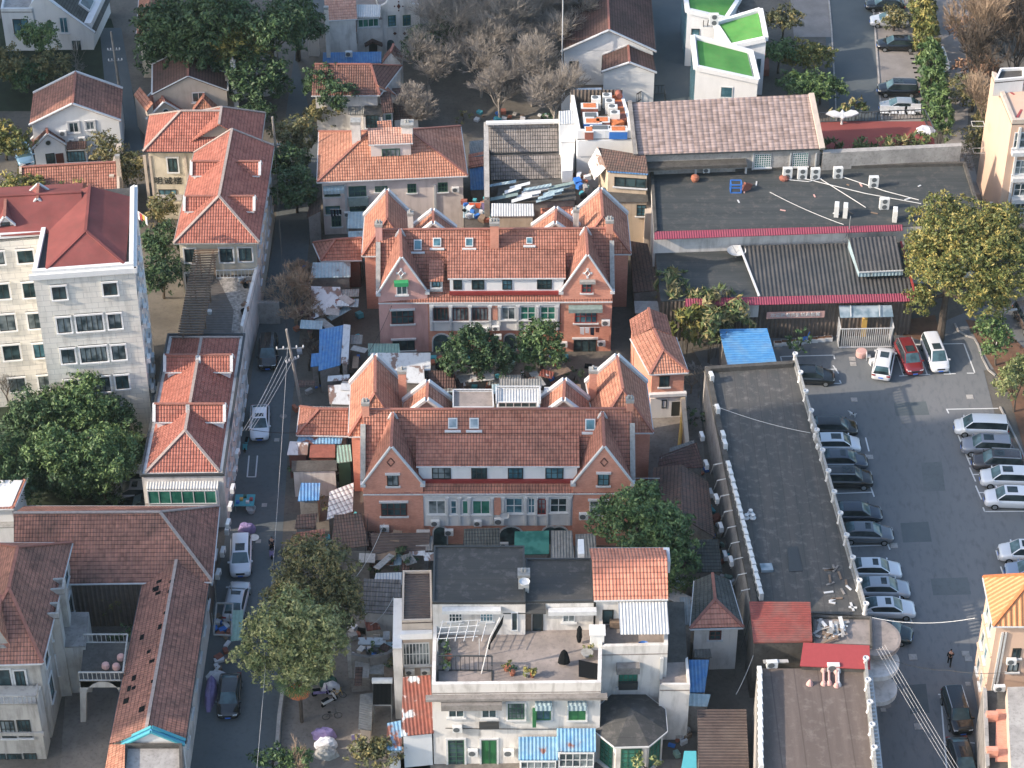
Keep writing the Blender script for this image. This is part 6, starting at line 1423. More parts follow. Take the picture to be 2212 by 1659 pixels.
mb.wallbox(c[1], c[2], 0, 5.2, L, 5.4, .003, .6); mb.build('dentil_cornice', M['trim'], r)
for i in range(13):
    y = 1462+i*16.5; ac(tuple(P(1640+i*.2, y, 6.5)), .85, .85, .36, R(-88), 'air conditioner on the west edge of the brown balustraded roof, %s from the north' % ORD[i], 'air conditioners on the brown roof edge')
ac(tuple(P(1799,1449,6.3)), 1.0,.8,.4,0,'air conditioner in front of the red canopy on the brown roof'); ac(tuple(P(1667,1441,6.3)), .9,.7,.4,.1,'air conditioner at the rear left corner of the brown roof')
for i, (x, y, w) in enumerate(((1779,1458,1),(1791,1457,1),(1807,1462,1),(1811,1460,1),(1749,1478,0))):
    p = P(x, y+(20 if w else 0), 6.3); mb = MB()
    if w: mb.tube([p+Vector((0,0,.16)), p+Vector((.15,1.5,.16))], .1, 8); mb.lathe((p.x,p.y,6.3),[(.26,0),(.2,.2),(.1,.35)],10); mb.lathe((p.x+.15,p.y+1.5,6.3),[(.24,0),(.2,.2),(.1,.35)],10)
    else: mb.lathe(tuple(p),[(.3,0),(.25,.15),(.12,.4),(.05,.5)],10)
    mb.build('stone_pedestal', M['pinkstone' if i != 3 else 'trim'], label=['pink pedestal lying on the brown roof, leftmost of four','pink pedestal lying on the brown roof, second from left','pink pedestal lying on the brown roof, third from left','white pedestal lying on the brown roof beside the pink ones','small pink cone standing left of the lying pedestals'][i], cat='pedestal', group='pedestals on the brown roof')
sheet('dark_mat', 'white boards lying on the brown roof behind the pedestals', 'board', [(1650,1432,6.9),(1704,1430,6.9),(1702,1424,6.9),(1648,1425,6.9)], 'concrete_lt', .1)
# ================================================================ white terrace house, bottom centre
ZT = 8.2
b = bld('large white terrace house with green windows and a roof terrace at the bottom', [(933,1497),(1298,1493),(1303,1300),(938,1303)], ZT, kind='flat', roof='terrace', wall='white_old', name='terrace_house', cat='house', ov=0, gutter=None); r = b.root; TH = b
parapet(b, ZT, .95, .3, 'white_old', lines=(0,1,3)); mb = MB(); L = (V2(b.c[1])-V2(b.c[0])).length
mb.wallbox(b.c[0], b.c[1], -.5, ZT-.45, L+.5, ZT-.2, .003, .55); mb.build('cornice', M['concrete'], r)
F = b.F
for q in ((968,1523,1003,1549),(1040,1523,1073,1550)): win(r, F, *q, fr='frame_white', gl='glass', nx=2)
wallpart(r, 'awning', F, 953,1508,1084,1520, 'concrete', .05, .8)
win(r, F, 1097,1518,1133,1553, fr='frame_green', nx=4, ny=3, sur='trim')
for x0, x1, op in ((1158,1190,1),(1228,1265,0)):
    w = win(r, F, x0,1527,x1,1554, fr='shutter_green', gl='glass' if op else 'shutter_green', nx=2, ny=1, sur='trim'); wallpart(r, 'awning', F, x0-2,1513,x1+2,1524, 'corr_pale', .05, .6)
    if op: wallpart(r, 'shutter', F, x0-8,1527,x0,1560, 'shutter_green', .1, .6)
for q, m in (((968,1597,1003,1652),'glass'),((1040,1597,1073,1652),'shutter_green')): win(r, F, *q, fr='frame_green', gl=m, nx=2, ny=1 if m != 'glass' else 6, sill=None, sur='trim', name='door')
ac_wall(F, 977,1560,999,1576, 'air conditioner under the left window of the white terrace house'); ac_wall(F, 1010,1611,1033,1628, 'air conditioner between the two green doors of the white terrace house'); ac_wall(F, 1087,1611,1111,1628, 'air conditioner right of the solid green door of the white terrace house'); ac_wall(F, 1125,1594,1149,1610, 'air conditioner above the left blue awning of the white terrace house')
for i, (x0,x1,y,yb) in enumerate(((1120,1205,1640,1610),(1203,1287,1622,1592))):
    s = bld('glazed bay with a faded blue corrugated awning, ' + ('left one on the white house front' if i == 0 else 'right higher one on the white house front'), [(x0,y),(x1,y)], 2.6+.9*i, 3.5+.9*i, kind='sf', dep=1.6, roof='corr_bluerag', wall='frame_white', name='glazed_bay', cat='bay', ov=.1, gutter=None, group='glazed bays'); win(s.root, s.F, x0+4,y+4,x1-4,y+34, fr='frame_white', gl='glass_curtain', nx=5, ny=2, sill=None)
cable('black cable running along the white terrace house front', [F[0]+Vector((1,-.1,4.3)), F[1]+Vector((-1,-.1,4.0))], .04, .05)
wallpart(r, 'window_box', F, 1035,1558,1078,1566, 'metal_dk', .05, .5)
# upper storey
u1 = bld('', [(934,1303),(1135,1303),(1133,1181),(937,1181)], 11.7, kind='flat', roof='felt_plain', wall='white_old', root=r, ov=0, gutter=None, roofname='flat_roof'); parapet(u1, 11.7, .14, .15, 'gutter_dark', name='roof_edge')
u2 = bld('', [(1135,1302),(1283,1300),(1278,1208),(1135,1208)], 11.3, kind='flat', roof='felt_plain', wall='white_old', root=r, ov=0, gutter=None, roofname='flat_roof'); parapet(u2, 11.3, .14, .15, 'gutter_dark', name='roof_edge')
sheet('canopy', None, None, [(1087,1325,10.6),(1180,1325,10.6),(1178,1303,11.2),(1087,1303,11.2)], 'felt_plain', .08, parent=r)
for q in ((969,1322,999,1343),(1037,1321,1065,1342)): win(r, u1.F, *q, fr='frame_white', gl='glass', nx=4, ny=2)
win(r, u2.F, 1215,1323,1242,1343, fr='frame_white', gl='glass_curtain', nx=2)
wallpart(r, 'awning', u1.F, 955,1309,1082,1316, 'trim', .05, .6); wallpart(r, 'awning', u2.F, 1184,1311,1288,1319, 'trim', .05, .6)
for x0,x1,m in ((1104,1119,'frame_white'),(1127,1148,'wood'),(1150,1173,'frame_dark')): win(r, u1.F if x0 < 1120 else u2.F, x0,1322,x1,1362, fr=m if m != 'wood' else 'wood', gl='glass' if m != 'wood' else 'wood', nx=1, ny=1, sill=None, name='door')
chim(r, 1118,1145,1242,0,13.2,11,'white_old',2)
MB().lathe(tuple(P(1133,1262,13.0)), [(.05,0),(.35,.1),(.42,.3),(.44,.32),(.3,.2)], 16).build('satellite_dish', M['trim'], label='small white satellite dish on the chimney of the white terrace house', cat='satellite dish')
s = bld('', [(1283,1296),(1443,1293),(1438,1183),(1273,1184)], 11.5, ridge_y=1208, kind='x', roof='tile_bright', wall='white_old', root=r, ov=.2, gutter='trim', cap=None, z0=0)
s3 = s; win(r, s.F, 1301,1317,1325,1346, fr='frame_dark', nx=1, sill=None, name='door')
sheet('corrugated_canopy', None, None, [(1340,1370,10.6),(1446,1369,10.6),(1441,1300,11.2),(1335,1300,11.2)], 'corr_white', .06, parent=r)
mb = MB(); a = P(1295,1200,12.6); 
for (x,y) in ((1255,1192),(1440,1210)): MB().box(tuple(P(x,y,11.2)), (.5,1.8,1.2)).build('parapet_pier', M['white'], r)
rw = bld('', [(1298,1414),(1442,1411),(1440,1298),(1302,1300)], ZT+.3, kind='flat', roof='terrace', wall='white_old', root=r, ov=0, gutter=None, roofname='terrace'); parapet(rw, ZT+.3, .9, .3, 'white_old', lines=(0,1))
win(r, rw.F, 1336,1450,1377,1483, fr='frame_green', gl='glass_green', nx=4, ny=2, hood='concrete'); wallpart(r, 'awning', rw.F, 1331,1430,1381,1444, 'concrete', .05, .7)
wallpart(r, 'window_bars', rw.F, 1336,1470,1377,1484, 'metal_dk', .05, .35)
wallpart(r, 'drainpipe', rw.F, 1423,1418,1430,1530, 'pipe', .05, .25)
p = P(1290,1372,9.4); MB().box((p.x,p.y,8.9),(1.1,1.0,2.0)).build('terrace_pier', M['white'], r); MB().box((p.x,p.y,9.95),(1.3,1.2,.12)).build('pier_cap', M['white'], r)
ri = bld('', [(1425,1490),(1490,1490),(1485,1430),(1425,1432)], 5.8, kind='flat', roof='terrace', wall='white_old', root=r, ov=0, gutter=None, roofname='balcony'); parapet(ri, 5.8, .6, .2, 'white_old', lines=(0,1))
# octagonal bay
c0 = P(1362,1570,4.2); zz = 3.9; ring = [(1284,1578),(1328,1613),(1402,1611),(1441,1579),(1437,1532),(1395,1500),(1320,1500),(1284,1535)]
pts = [V2(P(x,y,zz)) for x,y in ring]; ap = up(sum(pts, Vector())/8, 5.3)
oc = thing('octagonal_bay', 'octagonal bay with a low black mossy roof and tall green windows at the bottom', 'bay', (ap.x, ap.y, 0))
mb = MB(); mb.slab([[up(pts[k],zz), up(pts[(k+1)%8],zz), ap] for k in range(8)], .12); mb.build('roof', M['felt_plain'], oc)
inn = offs(pts, .3); MB().prism(inn, 0, zz-.1).build('wall', M['white_old'], oc)
mb = MB()
for k in range(8): bar(mb, up(pts[k],zz-.16), up(pts[(k+1)%8],zz-.16), .14, .14)
mb.build('gutter', M['trim'], oc)
for k in (0,1,2):
    Lk = (inn[(k+1)%8]-inn[k]).length; winm(oc, (inn[k], inn[k+1]), Lk*.16, .7, Lk*.84, 3.3, 'frame_green', 'glass_green', 3, 5, 'trim')
# left annexes of the white house
s = bld('', [(868,1345),(934,1343),(932,1236),(870,1237)], 9.6, kind='flat', roof='corr_brown', wall='beige', root=r, ov=0, gutter=None, roofname='flat_roof'); parapet(s, 9.6, .25, .15, 'beige')
wallpart(r, 'white_sheet', s.F, 865,1360,934,1372, 'white_clean', .05, .5)
win(r, s.F, 870,1388,928,1436, fr='frame_white', gl='glass_curtain', nx=8, ny=2); 
s4 = bld('', [(848,1400),(868,1400),(868,1292),(850,1292)], 8.2, kind='flat', roof='white', wall='white_old', root=r, ov=0, gutter=None)
ac_wall(s.F, 874,1439,896,1452, 'left air conditioner under the barred balcony of the white terrace house'); ac_wall(s.F, 908,1439,930,1452, 'right air conditioner under the barred balcony of the white terrace house')
sr = shed('rusty red corrugated lean-to with a torn blue and white sheet at the white house', [(867,1590),(937,1583),(930,1458),(870,1462)], 3.9, 5.6, 'sf', 'corr_rust', 'white_clean', cz=(3.9,3.9,5.6,5.6))
shed('small faded blue lean-to left of the rusty corrugated roof', [(835,1622),(868,1620),(866,1556),(836,1562)], 2.8, 3.6, 'sf', 'corr_bluerag', 'trim', cz=(2.8,2.8,3.6,3.6))
# terrace things
p = P(1040,1455,ZT); o = thing('flag_pole', 'leaning pole with a furled black and white flag on the roof terrace', 'flag', tuple(p)); MB().tube([p, p+Vector((.7,.6,3.4)), p+Vector((1.5,1.0,5.2))], .05, 6).build('shaft', M['trim'], o)
mb = MB(); q0 = p+Vector((.5,.4,2.4)); mb.poly([q0, q0+Vector((.5,.35,1.4)), q0+Vector((1.3,.6,3.1)), q0+Vector((1.2,.5,2.2)), q0+Vector((.6,.2,1.0))]); mb.poly([q0+Vector((.2,.0,-.2)), q0+Vector((.25,-.1,.6)), q0+Vector((.55,.2,1.0)), q0]); mb.build('flag', M['black'], o)
for i,(x,y,l) in enumerate(((1218,1437,'black cloth drying on the white house terrace, right one'),)):
    p = P(x,y,ZT); mb = MB(); mb.rings([[(p.x+math.cos(a*.785)*rr_, p.y+math.sin(a*.785)*rr_*.6, ZT+zz_) for a in range(8)] for rr_, zz_ in ((.5,.3),(.42,.9),(.25,1.5),(.1,1.7))]); mb.build('hanging_jacket', M['black'], label='black jacket hung to dry in the middle of the roof terrace', cat='jacket')
p = P(1251,1390,ZT); MB().rings([[(p.x+math.cos(a*.785)*rr_, p.y+math.sin(a*.785)*rr_, ZT+zz_) for a in range(8)] for rr_, zz_ in ((.15,.2),(.25,.8),(.2,1.3),(.22,1.6),(.1,1.9))]).build('hanging_trousers', M['black'], label='black trousers hanging at the rear right of the roof terrace', cat='trousers')
mb = MB()
a, c = P(1228,1430,ZT+1.8), P(1297,1425,ZT+1.8)
for i in range(6):
    x = 945+i*19; mb.tube([P(x,1385,ZT+2.0), P(x+12,1340,ZT+2.2)], .035, 4)
for i in range(4): mb.tube([P(942+i*3,1380-i*12,ZT+2.0+i*.07), P(1032+i*2,1375-i*12,ZT+2.0+i*.07)], .035, 4)
for x, y in ((945,1385),(1035,1380)): q = P(x,y,ZT+2); mb.tube([q, Vector((q.x,q.y,ZT))], .04, 4)
mb.build('clothes_dryer', M['trim'], label='white lattice drying frame on the left of the roof terrace', cat='drying rack')
def pots(lst, z, grp, cat='plant pot'):
    for i, (x, y, rr_, k, l) in enumerate(lst):
        p = P(x, y, z); o = thing('potted_plant', l, cat, tuple(p), grp); MB().lathe(tuple(p), [(rr_*.5,0),(rr_*.7,.35),(rr_*.75,.38)], 10).build('pot', M['terracotta' if i%2 else 'trim_dirty'], o)
        me = crown([((0,0,.6), (rr_,rr_,.4))], 14, .16, k, np.random.default_rng(i+50), .2, 1.6, .4); c_ = bpy.data.objects.new('foliage', me); COL.objects.link(c_); c_.parent = o
pots([(961,1400,.5,'mid','potted shrub at the rear left corner of the roof terrace'),(968,1425,.5,'dark','potted shrub beside the left wall of the roof terrace'),(965,1447,.4,'mid','potted shrub in the front left corner of the roof terrace'),(1095,1447,.45,'yellow','spiky potted plant by the front rail of the roof terrace'),(1138,1462,.3,'yellow','small potted plant on the front rail, left of a pair'),(1150,1462,.3,'yellow','small potted plant on the front rail, right of a pair'),(1268,1416,.7,'yellow','large yellow-green potted plant on the right of the roof terrace'),(1107,1458,.35,'dark','dark pot plant left of the small pair on the front rail')], ZT, 'potted plants on the roof terrace')
p = P(1270,1445,ZT); MB().hexa([P(1250,1462,ZT+.3), P(1300,1468,ZT+.3), P(1297,1435,ZT+.3), P(1250,1425,ZT+.3), P(1250,1462,ZT+.5), P(1300,1468,ZT+.5), P(1297,1435,ZT+.5), P(1250,1425,ZT+.5)]).build('black_planter', M['black'], label='black planting bed in the front right corner of the roof terrace', cat='planter')
terrace_rail(thing('terrace_rail','thin dark rail along the left front of the roof terrace','railing',tuple(P(1000,1466,ZT+.9))), [(946,1470),(946,1448),(1063,1449),(1063,1470)], ZT+.0, 1.6, 'metal_dk')
for i,(x,y,w,m,l) in enumerate(((1390,1400,.8,'blue','blue and white basin on the right terrace'),(1410,1400,1.2,'trim','white table top on the right terrace edge'),(1333,1352,1.2,'wood','brown cardboard box beside the corrugated canopy'))):
    p = P(x,y,ZT+.4); mb = MB(); (mb.lathe(tuple(p),[(.3,0),(.5,.3),(.52,.32),(.35,.1)],14) if i==0 else mb.box((p.x,p.y,p.z+.3),(w,.6,.6 if i==2 else .08))); mb.build(['basin','table_top','cardboard_box'][i], M[m], label=l, cat=['basin','table','box'][i])
# ================================================================ houses and sheds right of centre
b = bld('small brick annex with a red hip roof left of the balustraded roof', [(1404,808),(1487,804),(1460,728),(1362,730)], 5.6, ridge_y=756, kind='y', ins=(0,2.3), roof='tile_orange', wall='brick', name='brick_annex', cat='house', ov=.3); r = b.root
win(r, b.F, 1424,812,1446,835, fr='frame_dark', nx=2); wallpart(r, 'white_plinth', b.F, 1404,858,1482,900, 'white', -.05, .12); wallpart(r, 'ledge', b.F, 1402,846,1482,852, 'white', 0, .4)
win(r, b.F, 1429,862,1440,880, fr='frame_dark', nx=1, sill=None, d=.16); wallpart(r, 'door', b.F, 1450,866,1468,896, 'frame_dark', 0, .16)
s = bld('', [(1366,730),(1452,724),(1440,680),(1360,690)], 5.3, zr=6.4, kind='y', roof='tile_red', wall='brick', root=r, ov=.2, gutter=None)
MB().hexa([P(1478,985,0), P(1490,1000,0), P(1478,860,0), P(1466,855,0), P(1480,955,2.6), P(1490,965,2.6), P(1478,830,2.6), P(1468,830,2.6)]).build('yard_wall', M['yellowwall'], label='cream garden wall running diagonally beside the brick annex yard', cat='wall')
mb = MB(); mb.tube([P(1465,985,0.4), P(1475,890,1.2)], .18, 8); mb.build('rolled_mat', M['yellow'], label='yellow roll leaning on the cream garden wall', cat='roll')
for lab, c, ze, zr, k, ro, wa in [
 ('patched mossy gable roof right of the middle brick house near the alley', [(1398,1120),(1545,1160),(1530,1040),(1412,1010)], 3.6, 4.8, 'y', 'tile_mossred', 'concrete'),
 ('dark mossy shed roof behind the big evergreen beside the alley', [(1420,1010),(1520,1010),(1505,955),(1425,985)], 3.4, 4.0, 'sf', 'tile_dark', 'concrete'),
 ('old slate shed with a grey wall right of the big evergreen', [(1480,1235),(1560,1235),(1552,1165),(1490,1165)], 3.0, 3.8, 'sf', 'tile_slate', 'concrete'),
 ('grey tin roofed shed in the courtyard with the shaded end', [(1446,985),(1500,975),(1500,950),(1446,968)], 2.6, 2.9, 'sf', 'corr_grey', 'conc_dark'),
 ('dark slatted roof shed under the left gable of the middle brick house', [(806,1196),(925,1192),(930,1150),(800,1152)], 2.7, 3.2, 'sf', 'corr_brown', 'concrete'),
 ('black tiled lean-to in front of the middle house veranda', [(1000,1190),(1080,1188),(1080,1140),(1002,1142)], 3.0, 3.6, 'sf', 'tile_slate', 'concrete'),
 ('green glass lean-to in front of the middle house veranda', [(1110,1198),(1186,1196),(1186,1146),(1112,1148)], 3.0, 3.6, 'sf', 'glass_green', 'concrete'),
 ('grey corrugated lean-to right of the green glass roof', [(1190,1205),(1240,1205),(1236,1146),(1190,1146)], 2.9, 3.5, 'sf', 'corr_grey', 'concrete'),
 ('second grey corrugated lean-to under the right gable of the middle house', [(1243,1205),(1290,1205),(1286,1152),(1243,1154)], 2.7, 3.2, 'sf', 'corr_grey', 'concrete'),
 ('dark hip-roofed garden room right of the white terrace house', [(1500,1420),(1538,1420),(1520,1340),(1505,1340)], 2.4, 2.7, 'sf', 'corr_grey', 'concrete'),
 ('wide dark brown corrugated shed roof at the bottom beside the alley', [(1510,1700),(1620,1700),(1612,1532),(1506,1532)], 3.0, 3.5, 'sf', 'corr_brown', 'concrete'),
 ('long blue sheet roof squeezed beside the small red hip roofed house', [(1490,1495),(1522,1495),(1532,1425),(1488,1425)], 3.4, 4.2, 'sf', 'corr_blue', 'concrete'),
 ('pale grey sheet roof in front of the long blue sheet roof', [(1455,1522),(1528,1526),(1535,1500),(1462,1496)], 3.2, 3.5, 'sf', 'corr_pale', 'concrete'),
 ('torn turquoise tarpaulin roof at the bottom right of the octagonal bay', [(1468,1680),(1505,1680),(1504,1622),(1478,1622)], 2.6, 3.2, 'sf', 'teal', 'concrete'),
 ('flat walkway roof with pots right of the orange tiled roof', [(1440,1466),(1486,1464),(1478,1300),(1436,1300)], 5.4, 5.4, 'flat', 'conc_dark', 'concrete_lt'),
 ('pale broken sheet roof left of the slate hip roof', [(1470,1350),(1498,1350),(1490,1290),(1468,1290)], 5.0, 5.2, 'sf', 'corr_grey', 'concrete'),
]: shed(lab, c, ze, zr, k, ro, wa, cz=(ze,ze,zr,zr) if k == 'sf' else None)
b = bld('small white house with a slate roof and a bright red hip end by the alley', [(1491,1358),(1606,1355),(1576,1252),(1500,1254)], 5.2, ridge_y=1295, kind='y', ins=(0,2.6), roof='tile_slate', wall='white_old', name='small_house', cat='house', ov=.35); win(b.root, b.F, 1532,1362,1558,1381, fr='frame_brown', nx=2, ny=2)
f = b.faces[2]; nn = (Vector(f[1])-Vector(f[0])).cross(Vector(f[2])-Vector(f[0])).normalized(); nn = nn if nn.z > 0 else -nn; cc = sum([Vector(q) for q in f], Vector())/3
MB().slab([[cc+(Vector(q)-cc)*.93+nn*.05 for q in f]], .045).build('hip_end_tiles', M['tile_bright'], b.roof)
# house ac units on the middle and north brick houses
VF = tuple(p + Vector((0,-.16,0)) for p in H2.F); VF1 = tuple(p + Vector((0,-.16,0)) for p in H1.F)
for q, l in (((930,1117,950,1132),'at the left end of the veranda'),((1023,1117,1041,1132),'left of the brick pier'),((1067,1112,1089,1129),'right of the brick pier, under the dish'),((960,1137,980,1152),'over the dark arch'),((1078,1166,1099,1180),'low by the green glass roof')): ac_wall(VF, *q, 'air conditioner on the middle house veranda, ' + l)
ac_wall(H2.g[0].F, 820,1129,841,1144, 'air conditioner on the left gable wall of the middle brick house'); ac_wall(H2.g[1].F, 1250,1101,1271,1118, 'air conditioner on the right gable wall of the middle brick house')
for q, l in (((1008,700,1028,712),'left of two under the dark brown windows'),((1037,701,1056,714),'right of two under the dark brown windows'),((1062,699,1080,710),'under the brick pier'),((1066,717,1084,729),'lowest, beside the blue arched door')): ac_wall(VF1, *q, 'air conditioner on the northern house veranda, ' + l)
ac_wall(H1.g[1].F, 1299,685,1318,700, 'air conditioner right of the awning on the northern brick gable'); ac_wall(H1.g[1].F, 1290,731,1308,744, 'air conditioner beside the ground floor window of the northern brick gable'); ac_wall(H1.g[1].F, 1209,733,1226,746, 'air conditioner left of the ground floor window of the northern brick gable')
A_, B_ = VF; ss, z_ = onwall(A_, B_, 1090, 1105); u = (B_-A_).normalized(); n_ = Vector((u.y,-u.x,0)); p = A_+u*ss+n_*.4+Vector((0,0,z_)); o = thing('satellite_dish','white satellite dish on the veranda of the middle brick house','satellite dish',tuple(p)); mb = MB(); mb.rings([[p+n_*dd+(u*math.cos(a*.5236)+Vector((0,0,1))*math.sin(a*.5236))*q_ for a in range(12)] for q_,dd in ((.05,0),(.3,.05),(.42,.14),(.43,.15),(.3,.1))]); mb.build('dish', M['trim'], o); MB().tube([p-n_*.35, p], .03, 5).build('bracket', M['metal'], o)
W = bld
for b_, q in ((H2,0),(H1,0)): pass
# ================================================================ sheds left of the brick houses
for lab, c, ze, zr, k, ro, wa in [
 ('old shed with a weathered red hip roof left of the northern brick house', [(693,563),(782,561),(784,516),(676,524)], 3.6, 5.0, 'hx', 'tile_red', 'brick_dark'),
 ('pale blue corrugated metal roof below the weathered red hip roof', [(670,600),(757,598),(757,566),(676,567)], 3.2, 3.8, 'sf', 'corr_pale', 'concrete'),
 ('tattered white tarpaulin covered shed among bare branches', [(672,690),(742,660),(735,620),(672,618)], 3.0, 3.4, 'sf', 'patch', 'conc_dark'),
 ('blue corrugated shed roof strewn with dead twigs beside the alley', [(688,801),(736,788),(742,702),(690,712)], 2.9, 3.4, 'sf', 'corr_blue', 'concrete'),
 ('white board strip roof right of the twig-strewn blue roof', [(736,784),(752,786),(757,702),(742,700)], 3.2, 3.4, 'sf', 'patch', 'concrete'),
 ('small blue roof corner left of the twig-strewn blue roof', [(671,792),(690,790),(692,762),(673,764)], 2.8, 3.1, 'sf', 'corr_blue', 'concrete'),
 ('shed with flaking white and brown roof paint west of the rear wing', [(712,872),(757,874),(758,830),(708,832)], 2.9, 3.3, 'sf', 'patch', 'concrete'),
 ('scrap roofed passage with patched metal sheets between the two brick houses', [(806,800),(930,800),(930,762),(800,762)], 3.2, 3.5, 'sf', 'patch', 'concrete'),
 ('peeling white roof with red scraps between the two brick houses', [(874,826),(918,828),(915,790),(874,790)], 3.6, 3.8, 'sf', 'patch', 'concrete'),
 ('low dark tiled roof under the garden tree between the houses', [(925,838),(985,838),(980,800),(925,800)], 2.6, 3.4, 'sf', 'tile_dark', 'concrete'),
 ('grey boarded roofs behind the terrace railings of the middle house', [(1078,838),(1170,838),(1170,818),(1078,818)], 4.4, 4.8, 'sf', 'corr_grey', 'yellowwall'),
 ('cluttered flat roof in front of the pink gable', [(795,768),(865,768),(862,742),(795,742)], 2.6, 2.8, 'sf', 'corr_green', 'concrete'),
 ('shed with an old orange-red hip roof left of the middle brick house', [(641,939),(752,941),(753,880),(648,878)], 3.8, 5.2, 'hx', 'tile_red', 'concrete'),
 ('blue and white metal strip roof beneath the orange-red hip roof', [(640,958),(737,958),(740,944),(645,943)], 3.2, 3.5, 'sf', 'corr_bluerag', 'concrete'),
 ('rust and white flaking roof at the street edge below the hip roof', [(620,982),(664,982),(666,955),(626,953)], 3.0, 3.3, 'sf', 'patch', 'brick_dark'),
 ('brown flat roof between the flaking roof and the green lean-to', [(668,988),(724,988),(724,960),(670,960)], 3.0, 3.1, 'sf', 'duct', 'brick_dark'),
 ('green glass and tin lean-to beside the middle house side wall', [(727,1000),(760,996),(757,960),(728,962)], 3.4, 3.8, 'sf', 'corr_green', 'frame_green'),
 ('white walled street side hut with a small roof terrace', [(630,1018),(728,1016),(726,994),(630,995)], 3.2, 3.3, 'flat', 'conc_dark', 'white_old'),
 ('small bright blue corrugated roof beside the street', [(643,1082),(689,1080),(692,1043),(650,1043)], 2.8, 3.5, 'sf', 'corr_blue', 'concrete'),
 ('white painted tile roof leaning against the middle brick house', [(706,1122),(762,1104),(764,1042),(712,1062)], 3.4, 4.2, 'sf', 'tile_white', 'concrete'),
 ('patched red and grey tile roof beneath the white painted tiles', [(715,1188),(797,1178),(780,1108),(722,1112)], 3.0, 3.9, 'sf', 'tile_mossred', 'concrete'),
 ('small brown tiled street hut, the rear one of two', [(636,1142),(680,1140),(686,1108),(642,1112)], 2.7, 3.2, 'sf', 'tile_mossred', 'concrete'),
 ('small red tiled street hut, the front one of two', [(634,1178),(700,1176),(702,1142),(640,1150)], 2.8, 3.4, 'sf', 'tile_red', 'concrete'),
 ('grey corrugated and tiled roof with hanging boards left of the terrace house', [(784,1322),(866,1328),(867,1252),(786,1250)], 3.2, 4.6, 'sf', 'tile_grey', 'white_old'),
 ('white striped metal roof above the grey tiled roof', [(806,1262),(868,1262),(868,1236),(812,1238)], 4.0, 4.4, 'sf', 'corr_white', 'concrete'),
 ('tall weathered corrugated fence shed in the courtyard', [(774,1574),(802,1578),(806,1496),(778,1500)], 2.4, 2.8, 'sr', 'corr_grey', 'beige'),
 ('dark lean-to roof over the gate beside the bare tree', [(740,1212),(800,1210),(800,1190),(742,1190)], 2.6, 3.0, 'sf', 'conc_dark', 'concrete'),
 ('white roofed hut with gas bottles north of the pole', [(752,552),(786,552),(786,498),(752,500)], 3.0, 3.2, 'sf', 'corr_pale', 'concrete'),
]:
    if k == 'hx': bld(lab, c, ze, zr, kind='x', ins=(2.0,0), roof=ro, wall=wa, name='shed', cat='shed', ov=.25, cap='ridge')
    else: shed(lab, c, ze, zr, k, ro, wa, cz=(ze,ze,zr,zr) if k == 'sf' else ((ze,zr,zr,ze) if k == 'sl' else ((zr,ze,ze,zr) if k == 'sr' else None)))
p = P(815,1445,0); 
# curved wall and yard steps
cw = [P(755,1462,0), P(800,1470,0), P(840,1462,0), P(872,1435,0)]; mb = MB()
for a, c in zip(cw, cw[1:]): 
    d_ = (c-a).normalized(); n_ = Vector((-d_.y,d_.x,0))*.15; mb.hexa([a-n_, c-n_, c+n_, a+n_, a-n_+Vector((0,0,2.8)), c-n_+Vector((0,0,2.8)), c+n_+Vector((0,0,2.8)), a+n_+Vector((0,0,2.8))])
mb.build('curved_wall', M['concrete'], label='curved concrete garden wall at the head of the courtyard', cat='wall'); MB().prism([V2(P(753,1466,0)), V2(P(762,1466,0)), V2(P(762,1456,0)), V2(P(753,1456,0))], 0, 3.6).build('gate_pier', M['concrete_lt'], label='pale gate pier at the left end of the curved wall', cat='gate pier')
flat('courtyard_step', [(760,1495),(800,1492),(800,1466),(758,1470)], .16, 'concrete')
# solar heater
sh_ = thing('solar_water_heater', 'solar water heater with dark tubes and a white tank in the courtyard', 'water heater', tuple(P(825,1530,0)))
q = [P(806,1522,2.2), P(845,1522,2.2), P(845,1476,3.6), P(806,1476,3.6)]; mb = MB()
for i in range(14): mb.tube([q[0].lerp(q[1], (i+.5)/14), q[3].lerp(q[2], (i+.5)/14)], .055, 5)
mb.build('tubes', M['black'], sh_); mb = MB(); mb.slab([[v - Vector((0,0,.12)) for v in q]], .04); mb.build('back_panel', M['metal'], sh_); MB().tube([q[3]+Vector((-.1,.2,.1)), q[2]+Vector((.1,.2,.1))], .27, 12).build('tank', M['trim'], sh_)
for v in (q[0], q[1], q[2], q[3]): MB().tube([Vector((v.x,v.y,0)), v-Vector((0,0,.1))], .04, 5).build('leg', M['metal'], sh_)
for i, (x, y, l) in enumerate(((1185,205,''),)): pass
# west retaining walls along the street
MB().prism([V2(P(556,700,0)), V2(P(606,700,0)), V2(P(606,694,0)), V2(P(556,694,0))], 0, 2.6).build('gate_wall', M['concrete_lt'], label='pale wall closing the lane beside the white building', cat='wall')
mb = MB(); 
for a, c in zip([(612,1500),(604,1560),(598,1640),(596,1700)], [(604,1560),(598,1640),(596,1700)]): bar(mb, P(*a,0), P(*c,0), .3, .8)
mb.build('low_wall', M['concrete_lt'], label='low kerb wall between the street and the planted strip at the bottom', cat='wall')
mb = MB(); bar(mb, P(1765,288,0), P(1765,288,.01)+Vector((.01,0,0)), .1, .1)
